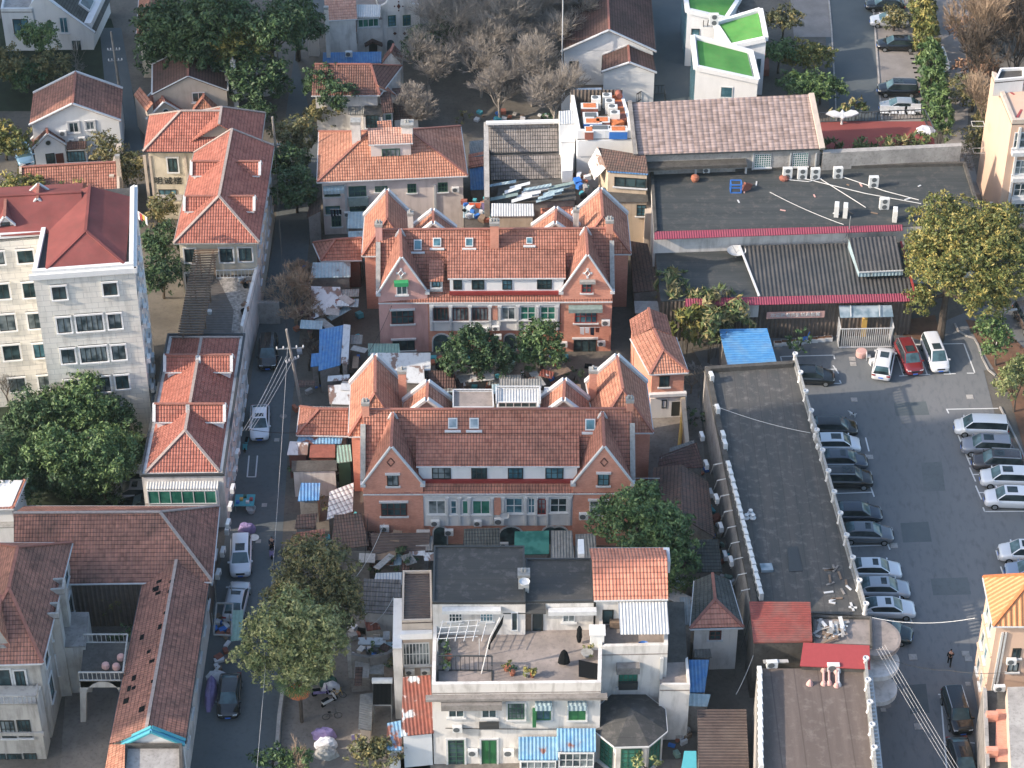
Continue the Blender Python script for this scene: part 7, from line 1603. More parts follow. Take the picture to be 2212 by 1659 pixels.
# ================================================================ red terrace with sculpture
tw = [(1778,366),(2072,352),(2050,300),(1765,316)]
b = bld('raised red floored terrace behind a grey retaining wall', [(1778,323),(2020,316),(2012,262),(1762,262)], 6.8, kind='flat', roof='redfloor', wall='concrete_lt', name='red_terrace', cat='terrace', ov=0, gutter=None, roofname='floor'); r = b.root
mb = MB(); bar(mb, P(1772,330,6.2), P(2075,318,6.2), .4, 2.0, -1.0); mb.build('retaining_wall', M['concrete_lt'], r)
MB().prism([V2(P(1774,368,ZU)), V2(P(2072,352,ZU)), V2(P(2072,345,ZU)), V2(P(1774,360,ZU))], 0, 9.4).build('retaining_wall', M['concrete_lt'], label='long stained concrete wall behind the black flat roof', cat='wall')
terrace_rail(r, [(1762,264),(1895,260),(1995,256),(2015,296)], 6.8, 1.1, 'metal_dk')
p = P(1818,268,6.8); o = thing('bird_sculpture', 'white sculpture of a spread-winged bird on the red terrace', 'sculpture', tuple(p)); MB().lathe(tuple(p), [(.15,0),(.1,.4),(.3,.9),(.2,1.1)], 10).build('stand', M['trim'], o)
w_ = [(-3.3,0,1.35),(-2.6,.35,1.5),(-1.6,.5,1.55),(-.5,.25,1.35),(0,.6,1.6),(.5,.25,1.35),(1.6,.5,1.6),(2.6,.4,1.55),(3.2,0,1.4),(1.8,-.35,1.2),(.5,-.4,1.1),(0,-.7,1.0),(-.5,-.4,1.1),(-1.9,-.4,1.15)]
mb = MB(); up_ = [p+Vector((v[0]*.55,v[1]*.7,v[2])) for v in w_]; cc = p+Vector((0,0,1.35)); mb.slab([[cc, up_[k], up_[(k+1)%14]] for k in range(14)], .14); mb.build('wings', M['trim'], o)
p = P(2000,282,6.8); MB().lathe((p.x,p.y,6.8), [(1.1,0),(1.0,.1),(.5,.22),(.2,.15)], 7).build('striped_tarpaulin', M['cloth_white'], label='crumpled blue and white striped tarpaulin on the red terrace', cat='tarpaulin')
for i,(x,y) in enumerate(((1912,246),(1930,247),(1948,248),(1965,248),(1978,242))):
    p = P(x,y,6.8); mb = MB(); mb.box((p.x,p.y,7.1),(1.1,.7,.06))
    for sx in (-.45,.45):
        for sy in (-.28,.28): mb.box((p.x+sx,p.y+sy,6.95),(.08,.08,.3))
    mb.box((p.x,p.y+.3,7.4),(1.1,.06,.5)); mb.build('stacked_chair', M['trim'], label='white frame seat stored behind the red terrace rail, %s from the left' % ORD[i], cat='chair', group='white seats behind the red terrace')
for i in range(6):
    p = P(1656+570.5+.5*0 - 0 + 0, 0, 0) if False else P(1968+i*2.6, 118+i*10, 0); mb = MB(); mb.box((p.x,p.y,.08),(.45,.15,.14)); mb.build('wheel_stop', M['black'], label='black rubber wheel stop in the empty parking bays, %s from the back' % ORD[i], cat='wheel stop', group='wheel stops')
# ================================================================ vehicles
for a in [
 # left row of the car park, north to south
 ('black hatchback at the north end of the row beside the balustraded roof','hatch',1802,921,-1,'#17191b',0,0),
 ('white hatchback with a sunroof, second in the row beside the balustrade','hatch',1808,957,0,'#d3d6d9',1,0),
 ('dark slate sedan with a large glass roof, third in the row beside the balustrade','sedan',1819,992,-1,'#3a4450',1,0),
 ('black tall crossover with silver rails, fourth in the row beside the balustrade','suv',1830,1032,-1,'#17191c',1,1),
 ('dark blue sedan with an empty bay on each side in the balustrade row','sedan',1849,1106,-1,'#1f2c3c',0,0),
 ('metallic grey sedan with a sunroof, north of an empty bay','sedan',1873,1150,-2,'#5c636b',1,0),
 ('white sedan just south of the empty bay beside the balustrade','sedan',1889,1228,-1,'#cfd2d6',1,0),
 ('silver sedan between two white sedans beside the balustrade','sedan',1907,1269,-1,'#9ea4ab',1,0),
 ('white coupe at the south end of the row beside the balustrade','coupe',1919,1312,-1,'#d3d6d9',1,0),
 ('dark green saloon half hidden under the round grey canopy','sedan',1912,1361,-14,'#1f2f33',0,0),
 # right row
 ('white minivan at the north end of the right hand row','mpv',2119,920,177,'#d3d6d8',0,0),
 ('grey crossover parked beside the white minivan','suv',2132,962,176,'#7b808a',1,0),
 ('dark brown crossover with silver roof rails in the right hand row','suv',2155,996,176,'#3f3a3a',1,1),
 ('white sedan fourth from the north in the right hand row','suv',2173,1031,177,'#cfd2d4',1,0),
 ('white crossover at the south end of the upper right hand row','suv',2183,1075,177,'#d5d7da',1,0),
 ('white sedan at the right edge above the peach building','suv',2215,1192,177,'#cdd0d3',1,0),
 ('blue-grey sedan at the right edge behind the peach roof','sedan',2230,1232,177,'#7d8fa6',0,0),
 # top group
 ('white hatchback seen from behind, left of the red car','suv',1909,783,76,'#d5d7d9',1,0),
 ('dark red crossover between two white cars in the car park','suv',1964,771,-82,'#7c2026',1,1),
 ('white minivan facing the camera beside the dark red crossover','mpv',2020,763,-84,'#d5d7da',1,0),
 ('black saloon behind the north end of the balustraded roof','sedan',1750,809,-3,'#1c2226',0,0),
 ('black estate car facing the camera in the lower right bay','suv',2068,1535,-86,'#15181b',0,1),
 ('black saloon at the bottom edge behind the black estate','sedan',2080,1640,-86,'#14171b',0,0),
 ('brown car cut by the right edge beyond the lamp post','suv',2222,690,-80,'#5a4d45',0,0),
 # far parking strip
 ('black saloon at the very top of the far parking strip','sedan',1912,8,178,'#17191b',0,0),
 ('white saloon mostly hidden under a bush in the far strip','sedan',1922,42,178,'#c8cbce',0,0),
 ('black saloon with chrome window trim in the far strip','sedan',1938,93,178,'#15171b',0,0),
 ('black crossover in the far strip above the red terrace','suv',1940,191,178,'#15171b',1,1),
 ('silver grey car half hidden behind the stored white seats','sedan',1945,228,178,'#8d959b',0,0),
 ('small silver van on the footpath behind the bamboo hedge','hatch',2030,128,-88,'#a9adb0',0,0),
 # street and gardens
 ('black off-roader facing the camera in the shaded street','suv',579,760,-87,'#1d2123',0,0),
 ('white saloon facing the camera below the hanging wires in the street','sedan',561,910,-86,'#d5d8dc',1,0),
 ('white crossover facing the camera beside the striped cloth in the street','suv',520,1200,-86,'#d2d5da',1,0),
 ('silver saloon seen behind the metal frame in the street','sedan',511,1295,86,'#aab0b6',1,0),
 ('long black saloon parked at the bottom of the street','sedan',495,1500,-88,'#15191c',0,0),
 ('white saloon tucked under the tile roof in the garden, rear one','sedan',288,1026,182,'#c8cdd2',0,0),
 ('silver saloon in front of the white one in the garden','sedan',293,1060,180,'#9a9fa5',1,0),
 ('dark saloon glimpsed beside the glass conservatory','sedan',318,1088,180,'#20262a',0,0),
 ('pale blue hatchback beside the white gabled house','hatch',50,330,-70,'#6f9ab8',0,0),
]: car(a[0], a[1], a[2], a[3], a[4], a[5], bool(a[6]), bool(a[7]), grille='chrome' if 'MPV' in a[0] else 'dark')
# ================================================================ person walking, scooter rider, dog
def skinfig(name, pts, edges, mat, parent, sub=1):
    me = bpy.data.meshes.new(name); me.from_pydata([p[:3] for p in pts], edges, []); me.materials.append(M[mat]); o = bpy.data.objects.new(name, me); COL.objects.link(o); o.parent = parent
    sk = o.modifiers.new('s', 'SKIN'); sv = me.skin_vertices[0].data
    for i, p in enumerate(pts): sv[i].radius = (p[3], p[4] if len(p) > 4 else p[3])
    sv[0].use_root = True; o.modifiers.new('b', 'SUBSURF').levels = sub; o.modifiers['b'].render_levels = sub; return o
def person(label, x, y, ang, top='black', legs='black', stride=.28, sit=False, z=0):
    p = P(x, y, z); o = thing('person', label, 'person', tuple(p)); o.rotation_euler = (0,0,R(ang))
    s = stride
    if not sit: L_ = [(0,.09,.9,.1),(.1*0+s*.5,.1,.48,.065),(s*.7,.1,.09,.045),(s*.7+.16,.1,.04,.04),(0,-.09,.9,.1),(-s*.3,-.1,.48,.065),(-s,-.1,.12,.045),(-s+.14,-.1,.05,.04)]; hz = 0
    else: L_ = [(0,.09,.8,.1),(.42,.14,.78,.07),(.45,.14,.36,.05),(.6,.14,.32,.04),(0,-.09,.8,.1),(.42,-.14,.78,.07),(.45,-.14,.36,.05),(.6,-.14,.32,.04)]; hz = -.1
    T = [(0,0,.95+hz,.15,.12),(0,0,1.2+hz,.15,.11),(0.01,0,1.42+hz,.17,.1),(0.02,0,1.52+hz,.06),(0.04,0,1.6+hz,.075),(0.05,0,1.70+hz,.095),(0.04,0,1.77+hz,.07),
         (0,.2,1.42+hz,.065),(-.08,.25,1.15+hz,.05),(.12,.24,.93+hz,.04),(.17,.24,.86+hz,.035),(0,-.2,1.42+hz,.065),(.1,-.25,1.15+hz,.05),(.22,-.22,.95+hz,.04),(.26,-.22,.88+hz,.035)]
    if sit: T[8]=(.1,.25,1.1,.05); T[9]=(.35,.2,1.0,.04); T[10]=(.42,.2,1.0,.035); T[12]=(.1,-.25,1.1,.05); T[13]=(.35,-.2,1.0,.04); T[14]=(.42,-.2,1.0,.035)
    E = [(0,1),(1,2),(2,3),(3,4),(4,5),(5,6),(2,7),(7,8),(8,9),(9,10),(2,11),(11,12),(12,13),(13,14)]
    n = len(T); skinfig('body', T + L_, E + [(0,n),(n,n+1),(n+1,n+2),(n+2,n+3),(0,n+4),(n+4,n+5),(n+5,n+6),(n+6,n+7)], 'skin', o)
    k = 1.22
    skinfig('jacket', [tuple(q[:3])+(q[3]*k,)+((q[4]*k,) if len(q)>4 else ()) for q in T[:3]+T[7:10]+T[11:14]], [(0,1),(1,2),(2,3),(3,4),(4,5),(2,6),(6,7),(7,8)], top, o)
    skinfig('trousers', [(0,0,.95+hz,.16,.13)] + [tuple(q[:3])+(q[3]*k,) for q in (L_[:3]+L_[4:7])], [(0,1),(1,2),(2,3),(0,4),(4,5),(5,6)], legs, o)
    skinfig('hair', [(.03,0,1.72+hz,.115),(.02,0,1.79+hz,.085)], [(0,1)], 'black', o)
    for i in (3,7): q = L_[i]; MBx = MB().box((q[0]-.05,q[1],q[2]),(.27,.1,.09)); MBx.v = [tuple(Vector(v)+p) for v in MBx.v]; MBx.build('shoe', M['black'], o)
    return o
person('person in dark jacket and trousers walking across the lower car park', 2050, 1436, 80)
person('rider in a dark coat sitting on the purple scooter in the street', 589, 1190, -92, 'cloth_dark', 'black', sit=True)
def scooter(label, x, y, ang, mat, group='scooters and bicycles'):
    p = P(x, y, 0); o = thing('scooter', label, 'scooter', tuple(p), group); o.rotation_euler = (0,0,R(ang))
    def b(nm, mb, m): mb.v = [tuple(Vector(v)+p) for v in mb.v]; return mb.build(nm, M[m], o)
    for xx in (-.6,.6): b('wheel', MB().rings([[(xx+.24*math.cos(q*.5236), yy, .24+.24*math.sin(q*.5236)) for q in range(12)] for yy in (-.05,.05)]), 'black')
    b('body', MB().rings([[(-.7,-.12,.35),(-.1,-.12,.3),(.45,-.1,.3),(.45,.1,.3),(-.1,.12,.3),(-.7,.12,.35)],[(-.72,-.15,.68),(-.2,-.14,.62),(-.1,-.12,.36),(-.1,.12,.36),(-.2,.14,.62),(-.72,.15,.68)]]), mat)
    b('front_shield', MB().box((.5,0,.6),(.08,.4,.6),ry=-.25), mat); b('seat', MB().box((-.42,0,.73),(.65,.26,.1)), 'black'); b('handlebar', MB().tube([(.42,-.33,1.0),(.5,0,.95),(.42,.33,1.0)],.03,5), 'metal_dk'); return o
scooter('purple scooter carrying a rider down the street', 589, 1198, -92, 'cloth_purple')
scooter('white scooter draped with a pink cover in the courtyard', 712, 1520, 40, 'trim'); scooter('scooter under a lilac coat in the courtyard', 695, 1502, 10, 'cloth_purple'); scooter('teal scooter by the white wall under the hip roofs', 532, 968, -95, 'teal')
def bicycle(label, x, y, ang, mat, group='scooters and bicycles'):
    p = P(x, y, 0); o = thing('bicycle', label, 'bicycle', tuple(p), group); o.rotation_euler = (0,0,R(ang))
    def b(nm, mb, m): mb.v = [tuple(Vector(v)+p) for v in mb.v]; return mb.build(nm, M[m], o)
    for xx in (-.5,.5): b('wheel', MB().tube([(xx+.32*math.cos(q*math.pi/8), 0, .34+.32*math.sin(q*math.pi/8)) for q in range(17)], .025, 4), 'black')
    f = MB()
    for u, v in (((-.5,0,.34),(-.2,0,.75)),((-.5,0,.34),(0,0,.3)),((0,0,.3),(-.2,0,.8)),((0,0,.3),(.35,0,.8)),((-.2,0,.75),(.35,0,.8)),((.5,0,.34),(.33,0,.95)),((.33,-.25,.95),(.33,.25,.95))): f.tube([u, v], .025, 4)
    b('frame', f, mat); b('saddle', MB().box((-.22,0,.85),(.25,.14,.06)), 'black'); return o
bicycle('black bicycle leaning under the curved concrete wall', 790, 1458, 5, 'black'); bicycle('dark bicycle lying in the open courtyard, front one', 718, 1553, 10, 'metal_dk'); bicycle('yellow framed bicycle in the courtyard by the palm', 728, 1505, -12, 'yellow')
for i, (x, y, m, l) in enumerate(((700,1592,'cloth_purple','scooter under a purple and red cover in the courtyard'),(706,1613,'cloth_white','scooter under a white cover, middle of the courtyard row'),(704,1634,'trim_dirty','scooter under a grey cover, front of the courtyard row'),(708,1478,'frame_green','green tarpaulin heap in the courtyard beside the palm'),(716,1492,'cloth_white','white tarpaulin heap in the courtyard beside the palm'),(533,1148,'cloth_purple','striped cloth heap at the street edge behind the white crossover'),(456,1500,'cloth_purple','long striped tarpaulin crumpled along the narrow house wall'),(470,1470,'cloth_white','white and blue rags piled beside the long black saloon'))):
    p = P(x, y, 0); rr_ = random.Random(i); mb = MB(); mb.rings([[(p.x+math.cos(a*.628)*(1.0 if 'heap' not in l else .8)*f*rr_.uniform(.85,1.15)*(.5 if i==6 else 1), p.y+math.sin(a*.628)*.5*f*rr_.uniform(.85,1.15)*(4 if i==6 else 1), z*rr_.uniform(.85,1.1)) for a in range(10)] for f, z in ((1,.02),(.95,.5),(.7,.85),(.3,1.0))]); mb.build('covered_scooter' if 'scooter' in l else 'tarpaulin_heap', M[m], label=l, cat='covered scooter' if 'scooter' in l else 'tarpaulin')
p = P(1841,900,0); o = thing('dog', 'small black and white dog standing in the sunlit car park', 'dog', tuple(p)); o.rotation_euler = (0,0,R(150))
skinfig('body', [(0,0,.36,.1),(.22,0,.36,.11),(-.24,0,.36,.085),(.33,0,.48,.06),(.4,0,.55,.075),(.52,0,.52,.035),(.2,.07,.2,.035),(.21,.07,.03,.025),(.2,-.07,.2,.035),(.23,-.07,.03,.025),(-.26,.07,.24,.045),(-.32,.07,.15,.025),(-.29,.07,.03,.025),(-.26,-.07,.24,.045),(-.3,-.07,.15,.025),(-.27,-.07,.03,.025),(-.36,0,.46,.025),(-.42,0,.56,.02)], [(0,1),(0,2),(1,3),(3,4),(4,5),(1,6),(6,7),(1,8),(8,9),(2,10),(10,11),(11,12),(2,13),(13,14),(14,15),(2,16),(16,17)], 'trim', o)
skinfig('dark_saddle_fur', [(.02,0,.42,.09),(-.2,0,.42,.075)], [(0,1)], 'black', o); 
for s_ in (-1,1): q = MB().hexa([(.36,s_*.05,.6),(.42,s_*.03,.6),(.42,s_*.07,.6),(.38,s_*.09,.6),(.385,s_*.06,.69),(.39,s_*.06,.69),(.39,s_*.065,.69),(.385,s_*.065,.69)]); q.v = [tuple(Vector(v)+p) for v in q.v]; q.build('ear', M['black'], o)
# ================================================================ trees
T_ = tree
T_('huge yellow-green camphor tree standing over the car park corner', 2030,735, [(2055,500,10.5,4.6,4.2,3.6),(2135,520,10.5,4.0,4,3.4),(2175,590,8.5,3.4,3.4,3.4),(2095,600,8.0,4.4,4,3.8),(2010,560,7.6,3.2,3.2,3.6),(2165,500,11,3,3,2.6),(2130,660,5.6,2.8,2.6,2.2),(1985,655,4.4,1.8,1.8,2.2)], 'yellow', .24, 22, .45, .42, .3)
T_('young round tree in the planted bed beside the street lamp', 2150,790, [(2140,712,3.6,1.7,1.6,1.3),(2152,745,2.8,2.0,1.8,1.7)], 'mid', .26, 14, .12, .4, .35)
T_('dense green bush tree at the right edge above the minivan', 2190,890, [(2190,830,3.0,2.4,2.2,2.2),(2215,810,3.2,2.2,2,2)], 'light', .24, 18, .12, .4, .2)
T_('round dark evergreen tree in front of the right gable of the middle house', 1392,1240, [(1375,1140,7.0,4.1,3.8,3.4),(1440,1170,6,3.0,3,3.0),(1330,1120,6,2.2,2.2,2.2),(1465,1230,3.6,2.6,2.4,3.2),(1390,1075,8,1.8,1.8,1.5)], 'mid', .28, 17, .3, .45, .28)
T_('broad evergreen tree left of the blue arched door', 1030,820, [(1025,765,4.6,3.4,2.8,2.6),(985,780,4,2.2,2,2.0),(1065,790,3.8,2.2,2.2,2.2)], 'dark', .28, 16, .22, .45, .4)
T_('evergreen tree in front of the right veranda of the northern house', 1170,800, [(1168,742,4.4,2.6,2.4,2.4),(1190,765,3.4,2.0,2,2),(1140,765,3.6,1.8,1.8,1.9)], 'mid', .28, 15, .2, .45, .35)
T_('tall pale-leaved tree catching the sun beside the street', 625,1500, [(625,1375,7.5,4.6,3.6,3.6),(575,1400,6.4,3.0,2.8,3.2),(675,1410,6.2,3.0,2.6,3.0),(620,1450,4.6,4.2,3.0,2.6)], 'light', .24, 21, .3, .45, .5)
T_('dark olive tree behind the pale-leaved street tree', 690,1420, [(680,1250,8,3.8,3.4,3.2),(722,1310,6,2.9,2.6,3.4),(640,1290,6.5,2.9,2.6,3.0),(690,1340,5,3.2,2.4,2.6)], 'olive', .24, 20, .28, .45, .35)
for i, (x, y, h, w, l) in enumerate(((120,985,9.5,2.4,'slim garden tree on the left among the evergreens below the office block'),(215,1000,8.2,2.9,'sunlit garden evergreen nearest the red hip roofs'),(170,890,8.6,3.0,'garden evergreen touching the corner of the white office block'),(15,1000,8,2.4,'garden evergreen at the left edge'),(265,980,6.6,2.0,'small garden evergreen against the hip roofed wing'))):
    T_(l, x+14, y+80, [(x, y-12, h*.75, w*1.25, w*1.2, w*.95),(x-22, y+14, h*.5, w*1.1, w, w*.9),(x+26,y+8,h*.55,w,w,w*.8)], 'mid' if i != 3 else 'dark', .25, 17, .2, .5, .45)
for i, (x, y, h, w) in enumerate(((70,900,6,3.2),(135,1010,5,3.2),(30,1040,5,2.8),(250,905,5,2.4))): T_('evergreen filling the garden canopy below the office block, %s from the left' % ORD[(1,2,0,3)[i]], x, y+60, [(x,y,h,w,w,w*.8),(x+16,y+24,h*.6,w,w*.8,w*.7)], 'dark', .26, 15, .2, .5, .35, group='garden evergreens')
for i, (x, y) in enumerate(((155,1060),(60,1050),(235,1070))): T_('low round shrub in the dark garden, ' + ['middle one','left one','right one by the parked cars'][i], x, y+12, [(x, y-6, 1.6, 2.0-.3*(i==2), 1.8, 1.4)], 'dark', .25, 14, .1, .4, .3, cat='shrub', name='shrub')
# top left grove
for i, (x, y, z, w, k, l) in enumerate(((375,55,10,4.6,'dark','left tree of the tall dark grove at the top'),(455,40,12,5.0,'dark','tallest tree of the dark grove at the top'),(520,90,9,3.6,'yellow','golden tipped tree on the edge of the dark grove'),(585,60,11,4.6,'dark','right tree of the dark grove beside the lane'),(440,120,7,4.0,'dark','front tree of the dark grove behind the beige house'),(560,165,6,3.6,'dark','shaded tree in front of the grove above the white wall'),(640,40,9,3.4,'dark','dark tree over the lane at the top'),(345,110,6,2.6,'dark','small dark tree between the red hip roof and the beige house'))):
    T_(l, x+4, y+z*10, [(x,y,z,w,w*.9,w*.75),(x-w*9,y+25,z*.75,w*.6,w*.6,w*.6),(x+w*8,y+22,z*.75,w*.6,w*.6,w*.65)], k, .34, 11, .35, .6, .4)
for i, (x, y, z, w, k, l) in enumerate(((85,75,6,2.6,'mid','leafy green tree in front of the pale villa'),(20,140,4,3,'olive','olive bush tree at the left edge below the villa'),(110,140,3.4,2.6,'olive','low olive tree behind the white gabled house'),(60,165,3,2.4,'dark','dark shrub tree behind the white gabled house'),(12,300,5,3.0,'yellow','yellowish tree at the left edge beside the blue hatchback'),(230,318,4.6,2.2,'olive','feathery cypress before the white gabled house'),(272,360,4.4,2.4,'olive','feathery cypress beside the cream building'),(48,410,5.5,2.6,'yellow','bright bushy tree behind the maroon roof, large left one'),(88,425,5,1.8,'yellow','bright bushy tree behind the maroon roof, small middle one'),(162,412,5,1.5,'yellow','bright bushy tree behind the maroon roof, right one'),
  (640,290,6,2.8,'olive','sunlit topped tree beside the tall pole in the upper lane'),(618,345,6,2.8,'dark','dark tree filling the upper lane, rear one'),(640,405,6,3.0,'dark','dark tree filling the upper lane, front one'),(560,240,4,2.0,'dark','shrub tree by the curved white wall'),(350,520,7,2.6,'dark','bamboo tree in the gap beside the office block, rear one'),(352,590,6,2.6,'dark','bamboo tree in the gap beside the office block, front one'),(345,450,4,2.0,'olive','bushy bamboo under the cream building canopy'),
  (690,175,6,2.4,'dark','spiky dark conifer left of the brown-red roof'),(725,205,6,2.4,'dark','spiky dark conifer before the brown-red roof'),(915,95,4.5,2.8,'dark','dark green tree right of the mission house'),(960,60,6,2.4,'dark','dark green tree among the grey bare trees'),(700,235,3,2.4,'olive','brownish shrub below the spiky conifers'))):
    T_(l, x+2, y+z*9, [(x,y,z,w,w*.9,w*.8),(x-w*6,y+w*6,z*.75,w*.62,w*.6,w*.7),(x+w*6,y+w*5,z*.7,w*.6,w*.6,w*.6)], k, .27, 13, .16, .45, .4)
# right hedges
for i, (x, y, z, w, k, l) in enumerate(((1690,40,4,2.6,'olive','tree at the top between the turf roofs and the lane'),(1680,110,4,2.4,'mid','tree right of the turf roofed pavilions'),(1745,120,2.4,3.2,'yellow','clipped yellowish hedge block beside the lane, rear one'),(1770,190,3,3.2,'mid','dense leafy hedge tree above the long hall roof'),(1720,180,3,2.4,'mid','leafy tree behind the right end of the long hall'),(1930,40,2.2,2.2,'olive','bush growing over the white saloon in the far strip'))):
    T_(l, x, y+z*12, [(x,y,z,w,w*.8,w*.6),(x-w*8,y+6,z*.9,w*.6,w*.5,w*.5),(x+w*8,y+5,z*.9,w*.6,w*.5,w*.5)], k, .28, 13, .15, .45, .45)
for i in range(9):
    y = -10 + i*33; x = 1988+i*5.2; hedge('clump of the bamboo hedge right of the far parking strip, %s from the top' % ORD[i], [(x,y,2.2,1.5,2.3,2.2)], 'yellow' if i < 4 else 'mid', .3, 24, 'bamboo_clump', 'bamboo', group='bamboo hedge clumps')
for i, (x, y) in enumerate(((1800,318),(1835,315),(1868,314),(1905,316),(1940,308),(1985,302),(2030,292),(1960,305),(1815,238),(1855,228))): hedge('tuft of bamboo along the red terrace, ' + (ORD[i] + ' along the front edge' if i < 8 else ['behind the railing on the left','behind the railing by the sculpture'][i-8]), [(x,y,7.4 if i < 8 else 2,1.3,.7,1.0)], 'bamboo', .3, 13, 'bamboo_clump', 'bamboo', group='bamboo of the red terrace', z0=6.2 if i < 8 else 0)
for i, (x, y, w, k) in enumerate(((1452,625,2.0,'bamboo'),(1470,655,1.8,'bamboo'),(1492,700,2.0,'yellow'),(1525,670,2.2,'bamboo'),(1560,660,1.8,'bamboo'),(1600,690,1.7,'bamboo'),(1545,715,1.6,'bamboo'))): hedge('bamboo clump north of the blue shed, ' + ['tall left one with a rusty tip','second from the left','golden one in front','tall middle one','right of the middle','rightmost, before the white wall','low front one'][i], [(x,y,3.4,w,w*.8,2.4),(x-8,y-14,4.8,w*.6,w*.5,1.6)], k, .36, 12, 'bamboo_clump', 'bamboo', clump=.5, group='bamboo north of the blue shed')
for i, (x, y, k, l) in enumerate(((780,1632,'olive','olive bush at the bottom edge of the courtyard, left one'),(835,1625,'olive','olive bush at the bottom edge of the courtyard, right one'),(590,1640,'dark','dark shrub at the bottom between street and courtyard'),(640,1645,'mid','green shrub at the bottom beside the pruned trunk'),(870,1210,'dark','green shrub in front of the middle house sheds'),(1395,1658,'light','top of a leafy tree before the octagonal bay'),(850,1415,'dark','pot garden shrub behind the curved wall'),(1728,735,'dark','dark potted shrub beside the lobby cage'),(265,1385,'dark','shrub in the dark courtyard behind the bridge terrace'),(240,1300,'olive','yellowing shrub in the dark courtyard'))): T_(l, x, y+12, [(x,y,2.2,1.9 if i < 4 else 1.4,1.5 if i < 4 else 1.2,1.3)], k, .24, 15, .1, .35, .35, cat='shrub', name='shrub')
# palm
p = P(652,1560,0); o = thing('palm_tree', 'fan palm with dry orange skirt under the pale-leaved street tree', 'palm tree', tuple(p)); MB().tube([p, p+Vector((0,.2,2.4)), p+Vector((-.1,.4,4.2))], .16, 8).build('trunk', M['bark'], o)
c = p+Vector((-.1,.4,4.3)); 
for nm, n_, el, ln, m_ in (('fronds',26,(0,.9),1.9,'mid'),('dry_fronds',14,(-1.1,-.6),1.3,'brown')):
    mb = MB()
    for i in range(n_):
        a, e = i*2.4, rp.uniform(*el); d_ = Vector((math.cos(a)*math.cos(e), math.sin(a)*math.cos(e), math.sin(e))); s_ = d_.cross(Vector((0,0,1))).normalized(); t_ = c + d_*ln*.45
        for k in range(-4,5): q = t_ + (d_ + s_*k*.22).normalized()*ln*.6 - Vector((0,0,abs(k)*.05+.15)); mb.poly([t_-s_*.03, t_+s_*.03, q+s_*.03, q-s_*.03])
        mb.tube([c, t_], .02, 3)
    me = mb.build(nm, LEAF[m_][1] if nm == 'fronds' else M['orange'], o)
# bare trees
B_T = bare_tree
for i, (x, y, h, m_) in enumerate(((930,215,11,'bark_pale'),(985,150,13,'bark_pale'),(1040,210,12,'bark_pale'),(1100,150,14,'bark_pale'),(1150,230,12,'bark_pale'),(1190,150,13,'bark_pale'),(1060,90,13,'bark_pale'),(1230,100,12,'bark_pale'),(895,290,8,'bark_pale'),(1130,60,12,'bark_tan'),(960,50,11,'bark_tan'),(1200,290,10,'bark_pale'),(1010,120,12,'bark_pale'),(1080,260,9,'bark_pale'),(1165,100,13,'bark_pale'))):
    B_T('bare grey tree in the top grove, ' + ['tallest left one behind the pink house','rear left one','middle one near the grey roofs','centre one','front right one','one beside the long brown roof','rear middle one','one leaning over the white gable','short pale one behind the chimneys','tan one at the top edge','tan one right of the mission house','one with thick limbs by the white wall','rear one between grey ones','low front one','rear right one'][i], x, y, h, .8, m_, .2, 5, i+3, group='leafless grove', kids=(5,6), fork=.3, twig=.016)
B_T('bare curly branched tree above the alley sheds, the upper one', 652,640, 6.5, 1.0, 'bark_tan', .2, 5, 31, kids=(4,5), twig=.03); B_T('bare curly branched tree above the alley sheds, the lower one', 672,730, 6.5, 1.0, 'bark_tan', .2, 5, 32, kids=(4,5), twig=.03); B_T('small bare tree overhanging the twig-strewn blue roof', 668,800, 5.5, .9, 'bark', .14, 5, 33, kids=(3,4), twig=.018)
B_T('pale bare tree spraying over the end of the black flat roof', 2075,385, 7, .8, 'bark_pale', .14, 5, 35, kids=(3,3), twig=.022); B_T('bare tree between the brick annex and the blue shed', 1510,860, 6, .6, 'bark_pale', .12, 5, 36, kids=(3,3), twig=.02); B_T('bare shrub tree at the alley head by the annex', 1492,850, 3.5, 1.0, 'bark_tan', .1, 4, 37, kids=(3,4))
for i, (x, y) in enumerate(((60,840),(110,830),(20,850),(150,850))): B_T('bare tree at the foot of the white office block, %s from the left' % ORD[(1,2,0,3)[i]], x, y+30, 6, .6, 'bark', .12, 5, 40+i, group='bare trees by the office block', kids=(3,3))
for i, (x, y, h) in enumerate(((2100,180,13),(2140,130,14),(2175,150,13),(2120,260,10),(2190,60,13),(2090,80,12))): B_T('bare rusty brown tree by the footpath at the upper right, ' + ['left front','middle','right','lowest','top right','top left'][i], x, y+60, h, .5, 'bark_tan' if i % 2 else 'bark', .2, 5, 50+i, group='rusty trees at the upper right', kids=(4,5), fork=.34, twig=.025)
for i, (x, y, l) in enumerate(((2095,70,'rusty leaved bush along the footpath, rear'),(2110,150,'rusty leaved bush along the footpath, middle'),(2080,200,'green bush along the footpath, lower left'),(2140,250,'dull green bush below the bare rusty trees'),(2110,300,'dull green bush left of the upper right block'),(2150,40,'rusty leaved bush at the top right'))): T_(l, x, y+30, [(x,y,3,2.8,2.4,2),(x+20,y+12,2.2,2,2,1.5)], 'brown' if i in (0,1,5) else 'olive', .26, 9, .12, .5, .4)
B_T('bare twiggy tree before the front of the pink house', 893,455, 5, .6, 'bark_tan', .08, 5, 61, kids=(3,3)); B_T('pruned bare tree with cut limbs at the bottom of the courtyard', 635,1690, 6.5, .7, 'bark_tan', .16, 4, 62); B_T('young bare tree in front of the pale villa', 165,175, 8, .5, 'bark_pale', .1, 5, 63, kids=(2,3)); B_T('low bare shrub beside the leafy villa tree', 175,170, 3.5, 1.1, 'bark_pale', .07, 5, 64, kids=(3,3))
B_T('tall bare tree spreading over the lane west of the pink gable', 640,700, 9, .9, 'bark_tan', .2, 5, 71, kids=(4,5), twig=.02)
